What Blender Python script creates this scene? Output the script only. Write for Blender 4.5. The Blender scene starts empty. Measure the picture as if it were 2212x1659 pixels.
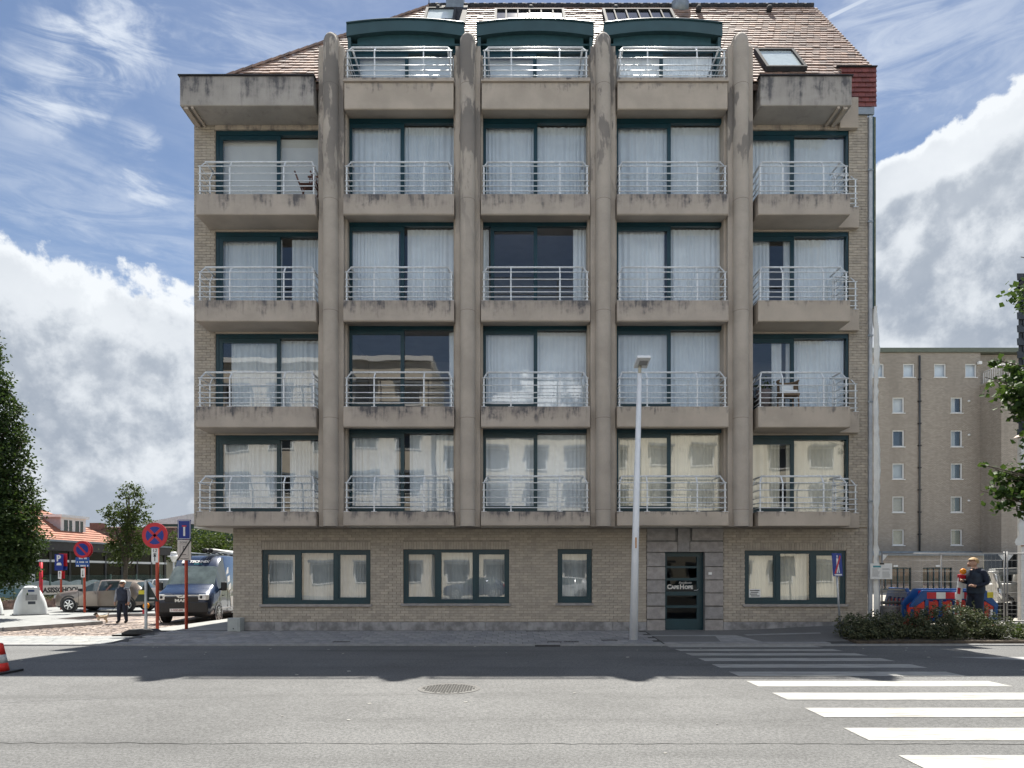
import bpy, bmesh, math, random
from mathutils import Vector, Matrix, noise as mnoise
sc = bpy.context.scene
COL = sc.collection
R = math.radians
PI = math.pi
rng = random.Random(7)

# ------------------------------------------------------------------ camera
FPX, CX, HZ, EYE = 1475.0, 1106.0, 1240.0, 1.65      # focal length and horizon of the photograph, eye height in metres
cam_data = bpy.data.cameras.new('camera')
cam = bpy.data.objects.new('camera', cam_data); COL.objects.link(cam)
cam.location = (0, 0, EYE); cam.rotation_euler = (R(90), 0, 0)
cam_data.sensor_width = 36.0; cam_data.lens = 36.0 * FPX / 2212.0
cam_data.shift_y = (HZ - 829.5) / 2212.0
cam_data.clip_start = 0.05; cam_data.clip_end = 3000
sc.camera = cam
def WX(px, Y): return (px - CX) * Y / FPX
def WZ(py, Y): return EYE + (HZ - py) * Y / FPX
def WP(px, py, Y): return Vector((WX(px, Y), Y, WZ(py, Y)))
def direction(px, py): return Vector((px - CX, FPX, HZ - py)).normalized()

# ------------------------------------------------------------------ world, sun, exposure
SUN_EL, SUN_AZ = 63.0, 4.0
world = bpy.data.worlds.new("World"); sc.world = world; world.use_nodes = True
wt = world.node_tree; wt.nodes.clear()
class NT:
    def __init__(self, tree): self.t = tree
    def n(self, typ, **kw):
        nd = self.t.nodes.new(typ)
        for k, v in kw.items():
            if k == 'ins':
                for kk, vv in v.items():
                    if hasattr(vv, 'is_output'): self.t.links.new(vv, nd.inputs[kk])
                    else: nd.inputs[kk].default_value = vv
            else: setattr(nd, k, v)
        return nd
    def link(self, a, b): self.t.links.new(a, b)
    def math(self, op, a, b=None, c=None, clamp=False):
        nd = self.n('ShaderNodeMath', operation=op, use_clamp=clamp)
        for i, v in enumerate((a, b, c)):
            if v is None: continue
            if hasattr(v, 'is_output'): self.t.links.new(v, nd.inputs[i])
            else: nd.inputs[i].default_value = v
        return nd.outputs[0]
    def vmath(self, op, a, b=None, out=0, scale=None):
        nd = self.n('ShaderNodeVectorMath', operation=op)
        for i, v in enumerate((a, b)):
            if v is None: continue
            if hasattr(v, 'is_output'): self.t.links.new(v, nd.inputs[i])
            else: nd.inputs[i].default_value = v
        if scale is not None: nd.inputs['Scale'].default_value = scale
        return nd.outputs[out]
    def noise(self, vec, scale, detail=4, rough=0.55, dist=0.0):
        nd = self.n('ShaderNodeTexNoise', ins={'Scale': scale, 'Detail': detail, 'Roughness': rough, 'Distortion': dist})
        if vec is not None: self.t.links.new(vec, nd.inputs['Vector'])
        return nd.outputs[0]
    def ramp(self, v, a, b, lo=0.0, hi=1.0, smooth=True):
        nd = self.n('ShaderNodeMapRange', clamp=True, interpolation_type='SMOOTHSTEP' if smooth else 'LINEAR',
                    ins={'From Min': a, 'From Max': b, 'To Min': lo, 'To Max': hi})
        self.t.links.new(v, nd.inputs[0]); return nd.outputs[0]
    def mix(self, f, a, b, blend='MIX'):
        nd = self.n('ShaderNodeMix', data_type='RGBA', blend_type=blend)
        for i, v in ((0, f), (6, a), (7, b)):
            if hasattr(v, 'is_output'): self.t.links.new(v, nd.inputs[i])
            elif i == 0: nd.inputs[0].default_value = v
            else: nd.inputs[i].default_value = (*v[:3], 1)
        return nd.outputs[2]
W_ = NT(wt)
gen = W_.n('ShaderNodeTexCoord').outputs['Generated']
dirn = W_.vmath('NORMALIZE', gen)
sky = W_.n('ShaderNodeTexSky', sky_type='NISHITA', sun_disc=False, sun_elevation=R(SUN_EL), sun_rotation=R(SUN_AZ),
           altitude=10.0, air_density=1.0, dust_density=0.25, ozone_density=1.0)
# cumulus banks: soft balls on the sky sphere broken up by noise
BLOBS = [(-200, 760, .15), (-60, 715, .12), (60, 690, .10), (150, 672, .10), (245, 680, .10), (330, 720, .10), (400, 760, .09), (500, 800, .1), (-300, 900, .26), (-60, 900, .22), (130, 850, .18), (300, 880, .18), (60, 1000, .22), (330, 1020, .22), (450, 960, .16),
         (620, 1050, .2), (1880, 430, .05), (1925, 395, .045), (1975, 392, .05), (2020, 350, .042), (2062, 352, .05), (2105, 325, .05), (2150, 280, .045), (2195, 285, .055), (2250, 250, .06), (2320, 270, .08), (1990, 460, .06), (2110, 410, .07), (2220, 370, .08),
         (1950, 540, .10), (2080, 520, .12), (2200, 480, .12), (2000, 650, .12), (2150, 650, .14), (2320, 560, .18), (1980, 790, .12), (2120, 800, .15), (2320, 800, .2), (2480, 480, .2), (2150, 930, .2), (1700, 1000, .2)]
blobs = [(direction(x, y), r) for x, y, r in BLOBS]
rr = random.Random(3)
for i in range(17):                                   # unseen clouds round the rest of the sky, multiplied to fill the shade
    az = R(70 + 220 * (i + rr.random()) / 17); el = R(rr.uniform(2, 55)); r = rr.uniform(.12, .3)
    if abs(math.degrees(az) - 180) < 28 and 12 < math.degrees(el) < 42: continue  # blue gap left open for the window reflections
    blobs.append((Vector((math.sin(az) * math.cos(el), math.cos(az) * math.cos(el), math.sin(el))), r))
def cloud_field(vec):
    v = None
    for c, r in blobs:
        d = W_.vmath('DISTANCE', vec, tuple(c), out=1)
        k = W_.ramp(d, 0.0, r * 1.45, 1.0, 0.0)
        v = k if v is None else W_.math('SMOOTH_MAX', v, k, 0.12)
    n1 = W_.noise(vec, 4.6, 10, .6, .12); n2 = W_.noise(vec, 13.0, 7, .6, .2)
    s = W_.math('ADD', W_.math('MULTIPLY', W_.math('SUBTRACT', n1, .5), 1.1), W_.math('MULTIPLY', W_.math('SUBTRACT', n2, .5), .95))
    s = W_.math('ADD', s, W_.math('MULTIPLY', W_.math('SUBTRACT', W_.noise(vec, 31.0, 5, .6, .1), .5), .45))
    return W_.math('ADD', v, s)
f0 = cloud_field(dirn)
f1 = cloud_field(W_.vmath('NORMALIZE', W_.vmath('ADD', dirn, (0.0, .02, .05))))
dens = W_.ramp(f0, .42, .54)
lit = W_.ramp(W_.math('SUBTRACT', f0, f1), -.16, .32)                    # thin towards the sun: bright rim; thick: grey underside
body = W_.ramp(f0, .45, .80)
puff = W_.noise(dirn, 7.0, 6, .6, .3)
lum = W_.math('ADD', W_.math('MULTIPLY', lit, .75), W_.math('MULTIPLY', W_.math('SUBTRACT', 1.0, body), .55))
lum = W_.math('ADD', lum, W_.math('MULTIPLY', W_.math('SUBTRACT', puff, .5), .7))
lum = W_.math('ADD', lum, W_.math('MULTIPLY', W_.math('SUBTRACT', W_.noise(dirn, 3.4, 5, .55), .5), .55))
lum = W_.ramp(lum, -.08, 1.05, smooth=False)
ccol = W_.mix(lum, (.066, .076, .091), (.164, .171, .178))
sepd = W_.n('ShaderNodeSeparateXYZ'); W_.link(dirn, sepd.inputs[0])
front = W_.ramp(sepd.outputs[1], .35, -.6, 1.0, 2.5)            # unseen clouds opposite the sun brightened as front-lit, to fill the shade
ccv = W_.n('ShaderNodeVectorMath', operation='SCALE'); W_.link(ccol, ccv.inputs[0]); W_.link(front, ccv.inputs['Scale']); ccol = ccv.outputs[0]
# thin high veil with streaks
mp = W_.n('ShaderNodeMapping', ins={'Rotation': (0.3, R(-38), 0.2), 'Scale': (2.0, 2.4, 9.0)}); W_.link(dirn, mp.inputs[0])
st = W_.noise(mp.outputs[0], 1.9, 9, .62, .5)
big = W_.noise(dirn, 1.6, 3, .5)
veil = W_.math('MULTIPLY', W_.ramp(st, .42, .78), W_.ramp(big, .36, .62))
fine = W_.noise(dirn, 16.0, 6, .62, .8)
mf = W_.n('ShaderNodeMapping', ins={'Rotation': (0, R(40), 0), 'Scale': (5.0, 6.0, 26.0)}); W_.link(dirn, mf.inputs[0])
fib = W_.math('ADD', W_.math('MULTIPLY', W_.noise(mf.outputs[0], 1.5, 8, .62, .9), .7), W_.math('MULTIPLY', W_.noise(dirn, 9.0, 6, .6, .4), .3))
def streak(a, b, width, soft, t0, t1, noise_amt):
    d1, d2 = direction(*a), direction(*b)
    nrm = d1.cross(d2).normalized(); along = (d2 - d1).normalized()
    off = W_.math('ABSOLUTE', W_.vmath('DOT_PRODUCT', dirn, tuple(nrm), out=1))
    if noise_amt: off = W_.math('ADD', off, W_.math('MULTIPLY', W_.math('SUBTRACT', fine, .5), noise_amt))
    s = W_.ramp(off, width, width + soft, 1.0, 0.0)
    t = W_.vmath('DOT_PRODUCT', dirn, tuple(along), out=1)
    e0, e1 = d1.dot(along), d2.dot(along)
    return W_.math('MULTIPLY', s, W_.math('MULTIPLY', W_.ramp(t, e0 - t0, e0 + t0), W_.ramp(t, e1 + t1, e1 - t1)))
s1 = W_.math('MULTIPLY', streak((30, 260), (340, -20), .008, .06, .05, .05, .10), W_.ramp(fib, .40, .62, .02, .95))
s2 = W_.math('MULTIPLY', streak((-60, 340), (420, 640), .03, .12, .2, .1, .12), W_.ramp(fib, .36, .66, .05, .6))
s3 = W_.math('MULTIPLY', streak((270, 270), (345, 470), .006, .035, .03, .02, .09), W_.ramp(fib, .42, .66, 0, .8))
s4 = W_.math('MULTIPLY', streak((1790, 60), (2300, 40), .02, .11, .05, .3, .15), W_.ramp(fib, .38, .64, .08, .75))
s5 = W_.math('MULTIPLY', streak((640, -10), (420, 130), .03, .09, .1, .1, .12), W_.ramp(fib, .38, .64, .05, .7))
ct = streak((1787, 39), (1990, -60), .0011, .0016, .004, .2, 0)
veil = W_.math('MAXIMUM', W_.math('MULTIPLY', veil, .35), W_.math('MAXIMUM', W_.math('MAXIMUM', s1, s2), W_.math('MAXIMUM', W_.math('MAXIMUM', s3, s5), W_.math('MAXIMUM', s4, ct))))
SKY_STRENGTH = 0.05
tint = W_.mix(1.0, sky.outputs[0], (.40, .39, .392), 'MULTIPLY')
skyc = W_.n('ShaderNodeVectorMath', operation='SCALE'); W_.link(tint, skyc.inputs[0]); skyc.inputs['Scale'].default_value = 1.0
CLOUD_GAIN = 1.0 / SKY_STRENGTH
def gain(c): return W_.vmath('SCALE', c, scale=CLOUD_GAIN)
base = W_.mix(veil, skyc.outputs[0], gain(W_.mix(0.0, (.138, .150, .168), (1, 1, 1))))
final = W_.mix(dens, base, gain(ccol))
bg = W_.n('ShaderNodeBackground', ins={'Strength': SKY_STRENGTH}); W_.link(final, bg.inputs[0])
wo = W_.n('ShaderNodeOutputWorld'); W_.link(bg.outputs[0], wo.inputs[0])
world.cycles.sampling_method = 'MANUAL'; world.cycles.sample_map_resolution = 512

sun_data = bpy.data.lights.new('sun', 'SUN'); sun_data.energy = 2.0; sun_data.angle = R(0.53); sun_data.color = (1.0, .95, .86)
sun = bpy.data.objects.new('sun', sun_data); COL.objects.link(sun)
sun.rotation_euler = (R(-(90 - SUN_EL)), 0, R(-SUN_AZ)); sun.location = (6, 60, 90)
sc.view_settings.view_transform = 'Standard'; sc.view_settings.look = 'None'
sc.view_settings.gamma = 1.0; sc.view_settings.use_curve_mapping = False
sc.view_settings.exposure = 2.50
sc.render.engine = 'CYCLES'
sc.cycles.max_bounces = 8; sc.cycles.transparent_max_bounces = 12; sc.cycles.diffuse_bounces = 3; sc.cycles.glossy_bounces = 4
sc.cycles.caustics_reflective = False; sc.cycles.caustics_refractive = False
sc.cycles.use_denoising = True

# ------------------------------------------------------------------ materials
MATS = {}
def srgb(r, g, b):
    f = lambda c: (c / 255 / 12.92) if c / 255 <= .04045 else ((c / 255 + .055) / 1.055) ** 2.4
    return (f(r), f(g), f(b))
def M(name, col, rough=.7, metal=0.0, var=.12, scale=6.0, bump=0.0, bscale=60.0, spec=.5, coat=0.0, spread=None):
    """plain painted or mineral surface: colour with noise variation, optional fine relief"""
    if name in MATS: return MATS[name]
    m = bpy.data.materials.new(name); m.use_nodes = True; t = NT(m.node_tree); m.node_tree.nodes.clear()
    out = t.n('ShaderNodeOutputMaterial'); b = t.n('ShaderNodeBsdfPrincipled', ins={'Roughness': rough, 'Metallic': metal})
    b.inputs['Specular IOR Level'].default_value = spec; b.inputs['Coat Weight'].default_value = coat
    tc = t.n('ShaderNodeTexCoord').outputs['Object']
    lo = tuple(max(0, c * (1 - var)) for c in col); hi = tuple(min(1, c * (1 + var)) for c in col)
    f = t.ramp(t.noise(tc, scale, 5, .6), .3, .7)
    c = t.mix(f, lo, hi)
    if spread:                                   # per-piece colour spread, from the piece attribute and the object's own random number
        at = t.n('ShaderNodeAttribute', attribute_name='piece').outputs['Fac']
        oi = t.n('ShaderNodeObjectInfo').outputs['Random']
        rnd = t.math('FRACT', t.math('ADD', at, oi))
        cr = t.n('ShaderNodeValToRGB'); cr.color_ramp.interpolation = 'LINEAR'
        for i, (p, cc) in enumerate(spread):
            e = cr.color_ramp.elements[i] if i < 2 else cr.color_ramp.elements.new(p)
            e.position = p; e.color = (*cc, 1)
        t.link(rnd, cr.inputs[0])
        c = t.mix(1.0, c, cr.outputs[0], 'MULTIPLY')
    t.link(c, b.inputs['Base Color'])
    if bump:
        bp = t.n('ShaderNodeBump', ins={'Strength': bump, 'Distance': .01}); t.link(t.noise(tc, bscale, 4, .65), bp.inputs['Height']); t.link(bp.outputs[0], b.inputs['Normal'])
    t.link(b.outputs[0], out.inputs[0]); MATS[name] = m; return m
def concrete(name, col, top=.6, streaks=.6, patches=0.0):
    """exposed concrete: grain, run-off streaks starting from the top edge, dark weathering patches"""
    if name in MATS: return MATS[name]
    m = bpy.data.materials.new(name); m.use_nodes = True; t = NT(m.node_tree); m.node_tree.nodes.clear()
    out = t.n('ShaderNodeOutputMaterial'); b = t.n('ShaderNodeBsdfPrincipled', ins={'Roughness': .88})
    co = t.n('ShaderNodeTexCoord'); ob = t.n('ShaderNodeNewGeometry').outputs['Position']; ge = co.outputs['Generated']
    grain = t.noise(ob, 55, 3, .7); large = t.noise(ob, 1.3, 5, .6)
    c = t.mix(t.ramp(large, .3, .7), tuple(x * .88 for x in col), tuple(min(1, x * 1.1) for x in col))
    c = t.mix(t.ramp(grain, .3, .7, 0, .22), c, tuple(x * .55 for x in col))
    mp = t.n('ShaderNodeMapping', ins={'Scale': (1, 1, .11)}); t.link(ob, mp.inputs[0])
    s = t.ramp(t.math('ADD', t.math('MULTIPLY', t.noise(mp.outputs[0], 9.0, 6, .72), .55), t.math('MULTIPLY', t.noise(ob, 5.0, 5, .6), .45)), .40, .64)
    s2 = t.ramp(t.noise(mp.outputs[0], 3.0, 4, .6), .38, .62)
    sep = t.n('ShaderNodeSeparateXYZ'); t.link(ge, sep.inputs[0])
    gz = t.math('ADD', sep.outputs[2], t.math('MULTIPLY', t.math('SUBTRACT', s, .5), .5))
    topm = t.ramp(gz, 1.02 - top, 1.05)
    k = t.math('MULTIPLY', t.math('MULTIPLY', topm, t.math('ADD', t.math('MULTIPLY', s, .65), .35)), t.math('MULTIPLY', t.math('ADD', t.math('MULTIPLY', s2, .85), .15), streaks))
    c = t.mix(t.math('MINIMUM', k, .92), c, (.085, .083, .092))
    if patches:
        mq = t.n('ShaderNodeMapping', ins={'Scale': (1, 1, .26)}); t.link(ob, mq.inputs[0])
        pt = t.math('ADD', t.noise(mq.outputs[0], 2.4, 7, .6, .25), t.math('MULTIPLY', t.math('SUBTRACT', t.noise(ob, .55, 2, .5), .5), .5))
        pm = t.math('MULTIPLY', t.ramp(pt, .52, .57), t.ramp(sep.outputs[2], .5, .85, .06, 1.0))
        lp = t.ramp(t.noise(mq.outputs[0], 1.9, 3, .5), .62, .64); pm = t.math('MULTIPLY', pm, t.math('SUBTRACT', 1.0, lp))
        pm = t.math('MULTIPLY', pm, patches)
        c = t.mix(pm, c, (.085, .082, .085))
    t.link(c, b.inputs['Base Color'])
    bp = t.n('ShaderNodeBump', ins={'Strength': .35, 'Distance': .006}); t.link(grain, bp.inputs['Height']); t.link(bp.outputs[0], b.inputs['Normal'])
    t.link(b.outputs[0], out.inputs[0]); MATS[name] = m; return m
def glass(name, tint=(.975, .99, .995), refl=.16, rough=.0, wob=.12):
    if name in MATS: return MATS[name]
    m = bpy.data.materials.new(name); m.use_nodes = True; t = NT(m.node_tree); m.node_tree.nodes.clear()
    out = t.n('ShaderNodeOutputMaterial')
    tr = t.n('ShaderNodeBsdfTransparent'); tr.inputs[0].default_value = (*tint, 1)
    gl = t.n('ShaderNodeBsdfGlossy', ins={'Roughness': rough})
    lw = t.n('ShaderNodeLayerWeight', ins={'Blend': .5}).outputs['Facing']        # 1 - |cos|, the same from both sides of a thin pane
    frs = t.math('ADD', refl, t.math('MULTIPLY', 1 - refl, t.math('POWER', lw, 5.0)))
    ob = t.n('ShaderNodeNewGeometry').outputs['Position']
    bp = t.n('ShaderNodeBump', ins={'Strength': wob, 'Distance': .02}); t.link(t.noise(ob, 1.1, 1, .4), bp.inputs['Height'])
    t.link(bp.outputs[0], gl.inputs['Normal'])
    mx = t.n('ShaderNodeMixShader'); t.link(frs, mx.inputs[0]); t.link(tr.outputs[0], mx.inputs[1]); t.link(gl.outputs[0], mx.inputs[2])
    t.link(mx.outputs[0], out.inputs[0]); MATS[name] = m; return m
def blockbrick(name, col):
    """far brickwork: courses too small to build, with damp streaks"""
    m = bpy.data.materials.new(name); m.use_nodes = True; t = NT(m.node_tree); m.node_tree.nodes.clear()
    out = t.n('ShaderNodeOutputMaterial'); b = t.n('ShaderNodeBsdfPrincipled', ins={'Roughness': .9})
    ob = t.n('ShaderNodeNewGeometry').outputs['Position']; sp_ = t.n('ShaderNodeSeparateXYZ'); t.link(ob, sp_.inputs[0])
    cb = t.n('ShaderNodeCombineXYZ'); t.link(t.math('ADD', sp_.outputs[0], sp_.outputs[1]), cb.inputs[0]); t.link(sp_.outputs[2], cb.inputs[1])
    br = t.n('ShaderNodeTexBrick', ins={'Scale': 1.0, 'Mortar Size': .012, 'Brick Width': .22, 'Row Height': .075, 'Color1': (*[c * .82 for c in col], 1), 'Color2': (*[c * 1.14 for c in col], 1), 'Mortar': (*[c * .62 for c in col], 1)})
    t.link(cb.outputs[0], br.inputs['Vector'])
    mp = t.n('ShaderNodeMapping', ins={'Scale': (.9, .9, .07)}); t.link(ob, mp.inputs[0])
    c = t.mix(t.ramp(t.noise(mp.outputs[0], .9, 6, .65), .45, .75, 0, .5), br.outputs['Color'], tuple(x * .55 for x in col))
    c = t.mix(t.ramp(t.noise(ob, .22, 4, .6), .4, .7, 0, .35), c, tuple(x * .7 for x in col))
    t.link(c, b.inputs['Base Color']); t.link(b.outputs[0], out.inputs[0]); MATS[name] = m; return m
def asphalt(name, lo, hi, gscale=170, bump=.5, blotch=.17):
    if name in MATS: return MATS[name]
    m = bpy.data.materials.new(name); m.use_nodes = True; t = NT(m.node_tree); m.node_tree.nodes.clear()
    out = t.n('ShaderNodeOutputMaterial'); b = t.n('ShaderNodeBsdfPrincipled', ins={'Roughness': .85})
    ob = t.n('ShaderNodeNewGeometry').outputs['Position']
    g1 = t.noise(ob, gscale, 3, .75); g2 = t.noise(ob, gscale * .35, 3, .7); big = t.noise(ob, .35, 5, .6)
    mp = t.n('ShaderNodeMapping', ins={'Scale': (.12, 1.2, 1)}); t.link(ob, mp.inputs[0]); lane = t.noise(mp.outputs[0], .9, 6, .6)
    f = t.math('ADD', t.math('MULTIPLY', t.ramp(g1, .36, .64, smooth=False), .55), t.math('MULTIPLY', t.ramp(g2, .36, .64), .45))
    c = t.mix(f, lo, hi)
    c = t.mix(t.math('MULTIPLY', t.ramp(big, .35, .7), blotch * 2), c, tuple(x * .6 for x in lo))
    c = t.mix(t.math('MULTIPLY', t.ramp(lane, .5, .72), blotch * 2), c, tuple(x * .55 for x in lo))
    t.link(c, b.inputs['Base Color'])
    bp = t.n('ShaderNodeBump', ins={'Strength': bump, 'Distance': .006}); t.link(g1, bp.inputs['Height']); t.link(bp.outputs[0], b.inputs['Normal'])
    t.link(b.outputs[0], out.inputs[0]); MATS[name] = m; return m
def paintline(name, col):
    """road paint with worn, dirty streaks"""
    if name in MATS: return MATS[name]
    m = bpy.data.materials.new(name); m.use_nodes = True; t = NT(m.node_tree); m.node_tree.nodes.clear()
    out = t.n('ShaderNodeOutputMaterial'); b = t.n('ShaderNodeBsdfPrincipled', ins={'Roughness': .7})
    ob = t.n('ShaderNodeNewGeometry').outputs['Position']
    mp = t.n('ShaderNodeMapping', ins={'Scale': (.7, 3.0, 1)}); t.link(ob, mp.inputs[0])
    a = t.ramp(t.noise(mp.outputs[0], 2.6, 8, .7, .8), .40, .66, 0, .9); g = t.ramp(t.math('ADD', t.noise(ob, 70, 4, .7), t.math('MULTIPLY', t.noise(ob, 2.2, 4, .6), .5)), .82, 1.0, 0, .8)
    c = t.mix(a, col, tuple(x * .55 for x in col)); c = t.mix(g, c, (.2, .2, .19))
    t.link(c, b.inputs['Base Color']); t.link(b.outputs[0], out.inputs[0]); MATS[name] = m; return m
def leafmat(name, a, b_, sss=.25):
    if name in MATS: return MATS[name]
    m = bpy.data.materials.new(name); m.use_nodes = True; t = NT(m.node_tree); m.node_tree.nodes.clear()
    out = t.n('ShaderNodeOutputMaterial')
    at = t.n('ShaderNodeAttribute', attribute_name='piece').outputs['Fac']
    c = t.mix(at, a, b_)
    b = t.n('ShaderNodeBsdfPrincipled', ins={'Roughness': .55}); t.link(c, b.inputs['Base Color']); b.inputs['Specular IOR Level'].default_value = .22
    tl = t.n('ShaderNodeBsdfTranslucent'); t.link(t.mix(.5, c, (.10, .16, .02)), tl.inputs[0])
    mx = t.n('ShaderNodeMixShader', ins={0: sss}); t.link(b.outputs[0], mx.inputs[1]); t.link(tl.outputs[0], mx.inputs[2])
    t.link(mx.outputs[0], out.inputs[0]); MATS[name] = m; return m
def emitter(name, col, strength):
    if name in MATS: return MATS[name]
    m = bpy.data.materials.new(name); m.use_nodes = True; t = NT(m.node_tree); m.node_tree.nodes.clear()
    out = t.n('ShaderNodeOutputMaterial'); e = t.n('ShaderNodeEmission', ins={'Strength': strength}); e.inputs[0].default_value = (*col, 1)
    t.link(e.outputs[0], out.inputs[0]); MATS[name] = m; return m

# ------------------------------------------------------------------ mesh building
ORG = {}                                                  # object name -> its origin in the space the shapes are given in
def link(o, parent=None):
    COL.objects.link(o)
    if parent is not None: o.parent = parent
    return o
def tag(o, label=None, cat=None, group=None, kind=None):
    if label: o['label'] = label
    if cat: o['category'] = cat
    if group: o['group'] = group
    if kind: o['kind'] = kind
    return o
def thing(name, label, cat, loc=(0, 0, 0), rz=0.0, group=None, world_space=True):
    """an Empty at the thing's base; its parts are given in world space, or in the thing's own space when rotated"""
    o = bpy.data.objects.new(name, None); o.empty_display_size = .2; link(o)
    o.location = loc; o.rotation_euler = (0, 0, rz)
    ORG[o.name] = Vector(loc) if world_space else Vector((0, 0, 0))
    return tag(o, label, cat, group)
class MB:
    def __init__(s): s.v = []; s.f = []; s.m = []; s.p = []; s.cur = 0; s.piece = 0.0; s.sm = []; s.smooth = False
    def add(s, vs, fs):
        o = len(s.v); s.v.extend(tuple(v) for v in vs)
        for f in fs: s.f.append(tuple(i + o for i in f)); s.m.append(s.cur); s.p.append(s.piece); s.sm.append(s.smooth)
        return s
    def box(s, x0, x1, y0, y1, z0, z1, back=True):
        vs = [(x0, y0, z0), (x1, y0, z0), (x1, y1, z0), (x0, y1, z0), (x0, y0, z1), (x1, y0, z1), (x1, y1, z1), (x0, y1, z1)]
        fs = [(0, 3, 2, 1), (4, 5, 6, 7), (0, 1, 5, 4), (1, 2, 6, 5), (3, 0, 4, 7)]
        if back: fs.append((2, 3, 7, 6))
        return s.add(vs, fs)
    def obox(s, c, ax, ay, az):
        """box centred at c with half-axis vectors"""
        c, ax, ay, az = map(Vector, (c, ax, ay, az))
        vs = [c + i * ax + j * ay + k * az for k in (-1, 1) for i, j in ((-1, -1), (1, -1), (1, 1), (-1, 1))]
        return s.add(vs, [(0, 3, 2, 1), (4, 5, 6, 7), (0, 1, 5, 4), (1, 2, 6, 5), (2, 3, 7, 6), (3, 0, 4, 7)])
    def bar(s, a, b, w, d, up=(0, 0, 1)):
        a, b = Vector(a), Vector(b); t = (b - a).normalized(); u = Vector(up)
        if abs(t.dot(u)) > .95: u = Vector((0, 1, 0))
        side = t.cross(u).normalized(); u = side.cross(t).normalized()
        return s.obox((a + b) / 2, (b - a) / 2, side * w / 2, u * d / 2)
    def quad(s, a, b, c, d): return s.add([a, b, c, d], [(0, 1, 2, 3)])
    def prism(s, poly, d, cap=True):
        """polygon (3D points, in order) swept along vector d"""
        n = len(poly); d = Vector(d); p = [Vector(q) for q in poly]
        vs = p + [q + d for q in p]
        fs = [(i, (i + 1) % n, (i + 1) % n + n, i + n) for i in range(n)]
        if cap: fs += [tuple(range(n - 1, -1, -1)), tuple(range(n, 2 * n))]
        return s.add(vs, fs)
    def tube(s, pts, r, n=8, cap=True):
        pts = [Vector(p) for p in pts]; k = len(pts); rs = r if isinstance(r, (list, tuple)) else [r] * k
        vs = []; ref = None
        for i, p in enumerate(pts):
            t = (pts[min(i + 1, k - 1)] - pts[max(i - 1, 0)]).normalized()
            if ref is None:
                ref = Vector((0, 0, 1)) if abs(t.z) < .9 else Vector((1, 0, 0))
            a = t.cross(ref).normalized(); b = a.cross(t).normalized(); ref = b
            for j in range(n):
                q = 2 * PI * j / n; vs.append(p + (a * math.cos(q) + b * math.sin(q)) * rs[i])
        fs = [(i * n + j, i * n + (j + 1) % n, (i + 1) * n + (j + 1) % n, (i + 1) * n + j) for i in range(k - 1) for j in range(n)]
        if cap: fs += [tuple(range(n - 1, -1, -1)), tuple((k - 1) * n + j for j in range(n))]
        old = s.smooth; s.smooth = n >= 6; s.add(vs, fs); s.smooth = old
        return s
    def lathe(s, prof, c=(0, 0, 0), axis=(0, 0, 1), n=20, smooth=True, cap=True):
        """(radius, height) profile turned about an axis through c"""
        c = Vector(c); ax = Vector(axis).normalized(); u = ax.orthogonal().normalized(); w = ax.cross(u)
        vs = [c + ax * h + (u * math.cos(2 * PI * j / n) + w * math.sin(2 * PI * j / n)) * r for r, h in prof for j in range(n)]
        k = len(prof)
        fs = [(i * n + j, i * n + (j + 1) % n, (i + 1) * n + (j + 1) % n, (i + 1) * n + j) for i in range(k - 1) for j in range(n)]
        if cap and prof[0][0] > 1e-6: fs.append(tuple(range(n - 1, -1, -1)))
        if cap and prof[-1][0] > 1e-6: fs.append(tuple((k - 1) * n + j for j in range(n)))
        old = s.smooth; s.smooth = smooth; s.add(vs, fs); s.smooth = old
        return s
    def mesh(s, name, mats, off=(0, 0, 0)):
        me = bpy.data.meshes.new(name); off = Vector(off)
        me.from_pydata([Vector(v) - off for v in s.v], [], s.f)
        for m in (mats if isinstance(mats, (list, tuple)) else [mats]): me.materials.append(m)
        me.polygons.foreach_set('material_index', s.m)
        me.polygons.foreach_set('use_smooth', s.sm)
        if any(s.p):
            at = me.attributes.new('piece', 'FLOAT', 'FACE'); at.data.foreach_set('value', s.p)
        me.update(); return me
    def build(s, name, mats, parent=None, origin=None, bevel=0.0):
        """one mesh object; without a parent its origin goes to `origin` (or the base centre of its box)"""
        if parent is not None: off = ORG.get(parent.name, Vector((0, 0, 0))); 
        else:
            if origin is None:
                xs, ys, zs = zip(*[tuple(v) for v in s.v]); origin = ((min(xs) + max(xs)) / 2, (min(ys) + max(ys)) / 2, min(zs))
            off = Vector(origin)
        o = bpy.data.objects.new(name, s.mesh(name, mats, off)); link(o, parent)
        if parent is None: o.location = off
        ORG[o.name] = Vector(off)
        if bevel:
            b = o.modifiers.new('b', 'BEVEL'); b.width = bevel; b.segments = 2; b.limit_method = 'ANGLE'
        return o
def inst(name, me, parent, loc, org=None, rot=None, scale=None):
    """another object on the same mesh data, placed in world space under parent"""
    o = bpy.data.objects.new(name, me); link(o, parent)
    o.location = Vector(loc) - ORG.get(parent.name, Vector((0, 0, 0)))
    if rot: o.rotation_euler = rot
    if scale: o.scale = scale
    return o
def copy_tree(o, parent=None, loc=None, label=None):
    c = o.copy(); COL.objects.link(c); ORG[c.name] = ORG.get(o.name, Vector((0, 0, 0)))
    if parent is not None: c.parent = parent
    if loc is not None: c.location = loc
    if label: c['label'] = label
    for ch in list(o.children): copy_tree(ch, c)
    return c
FONT_CACHE = {}
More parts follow.
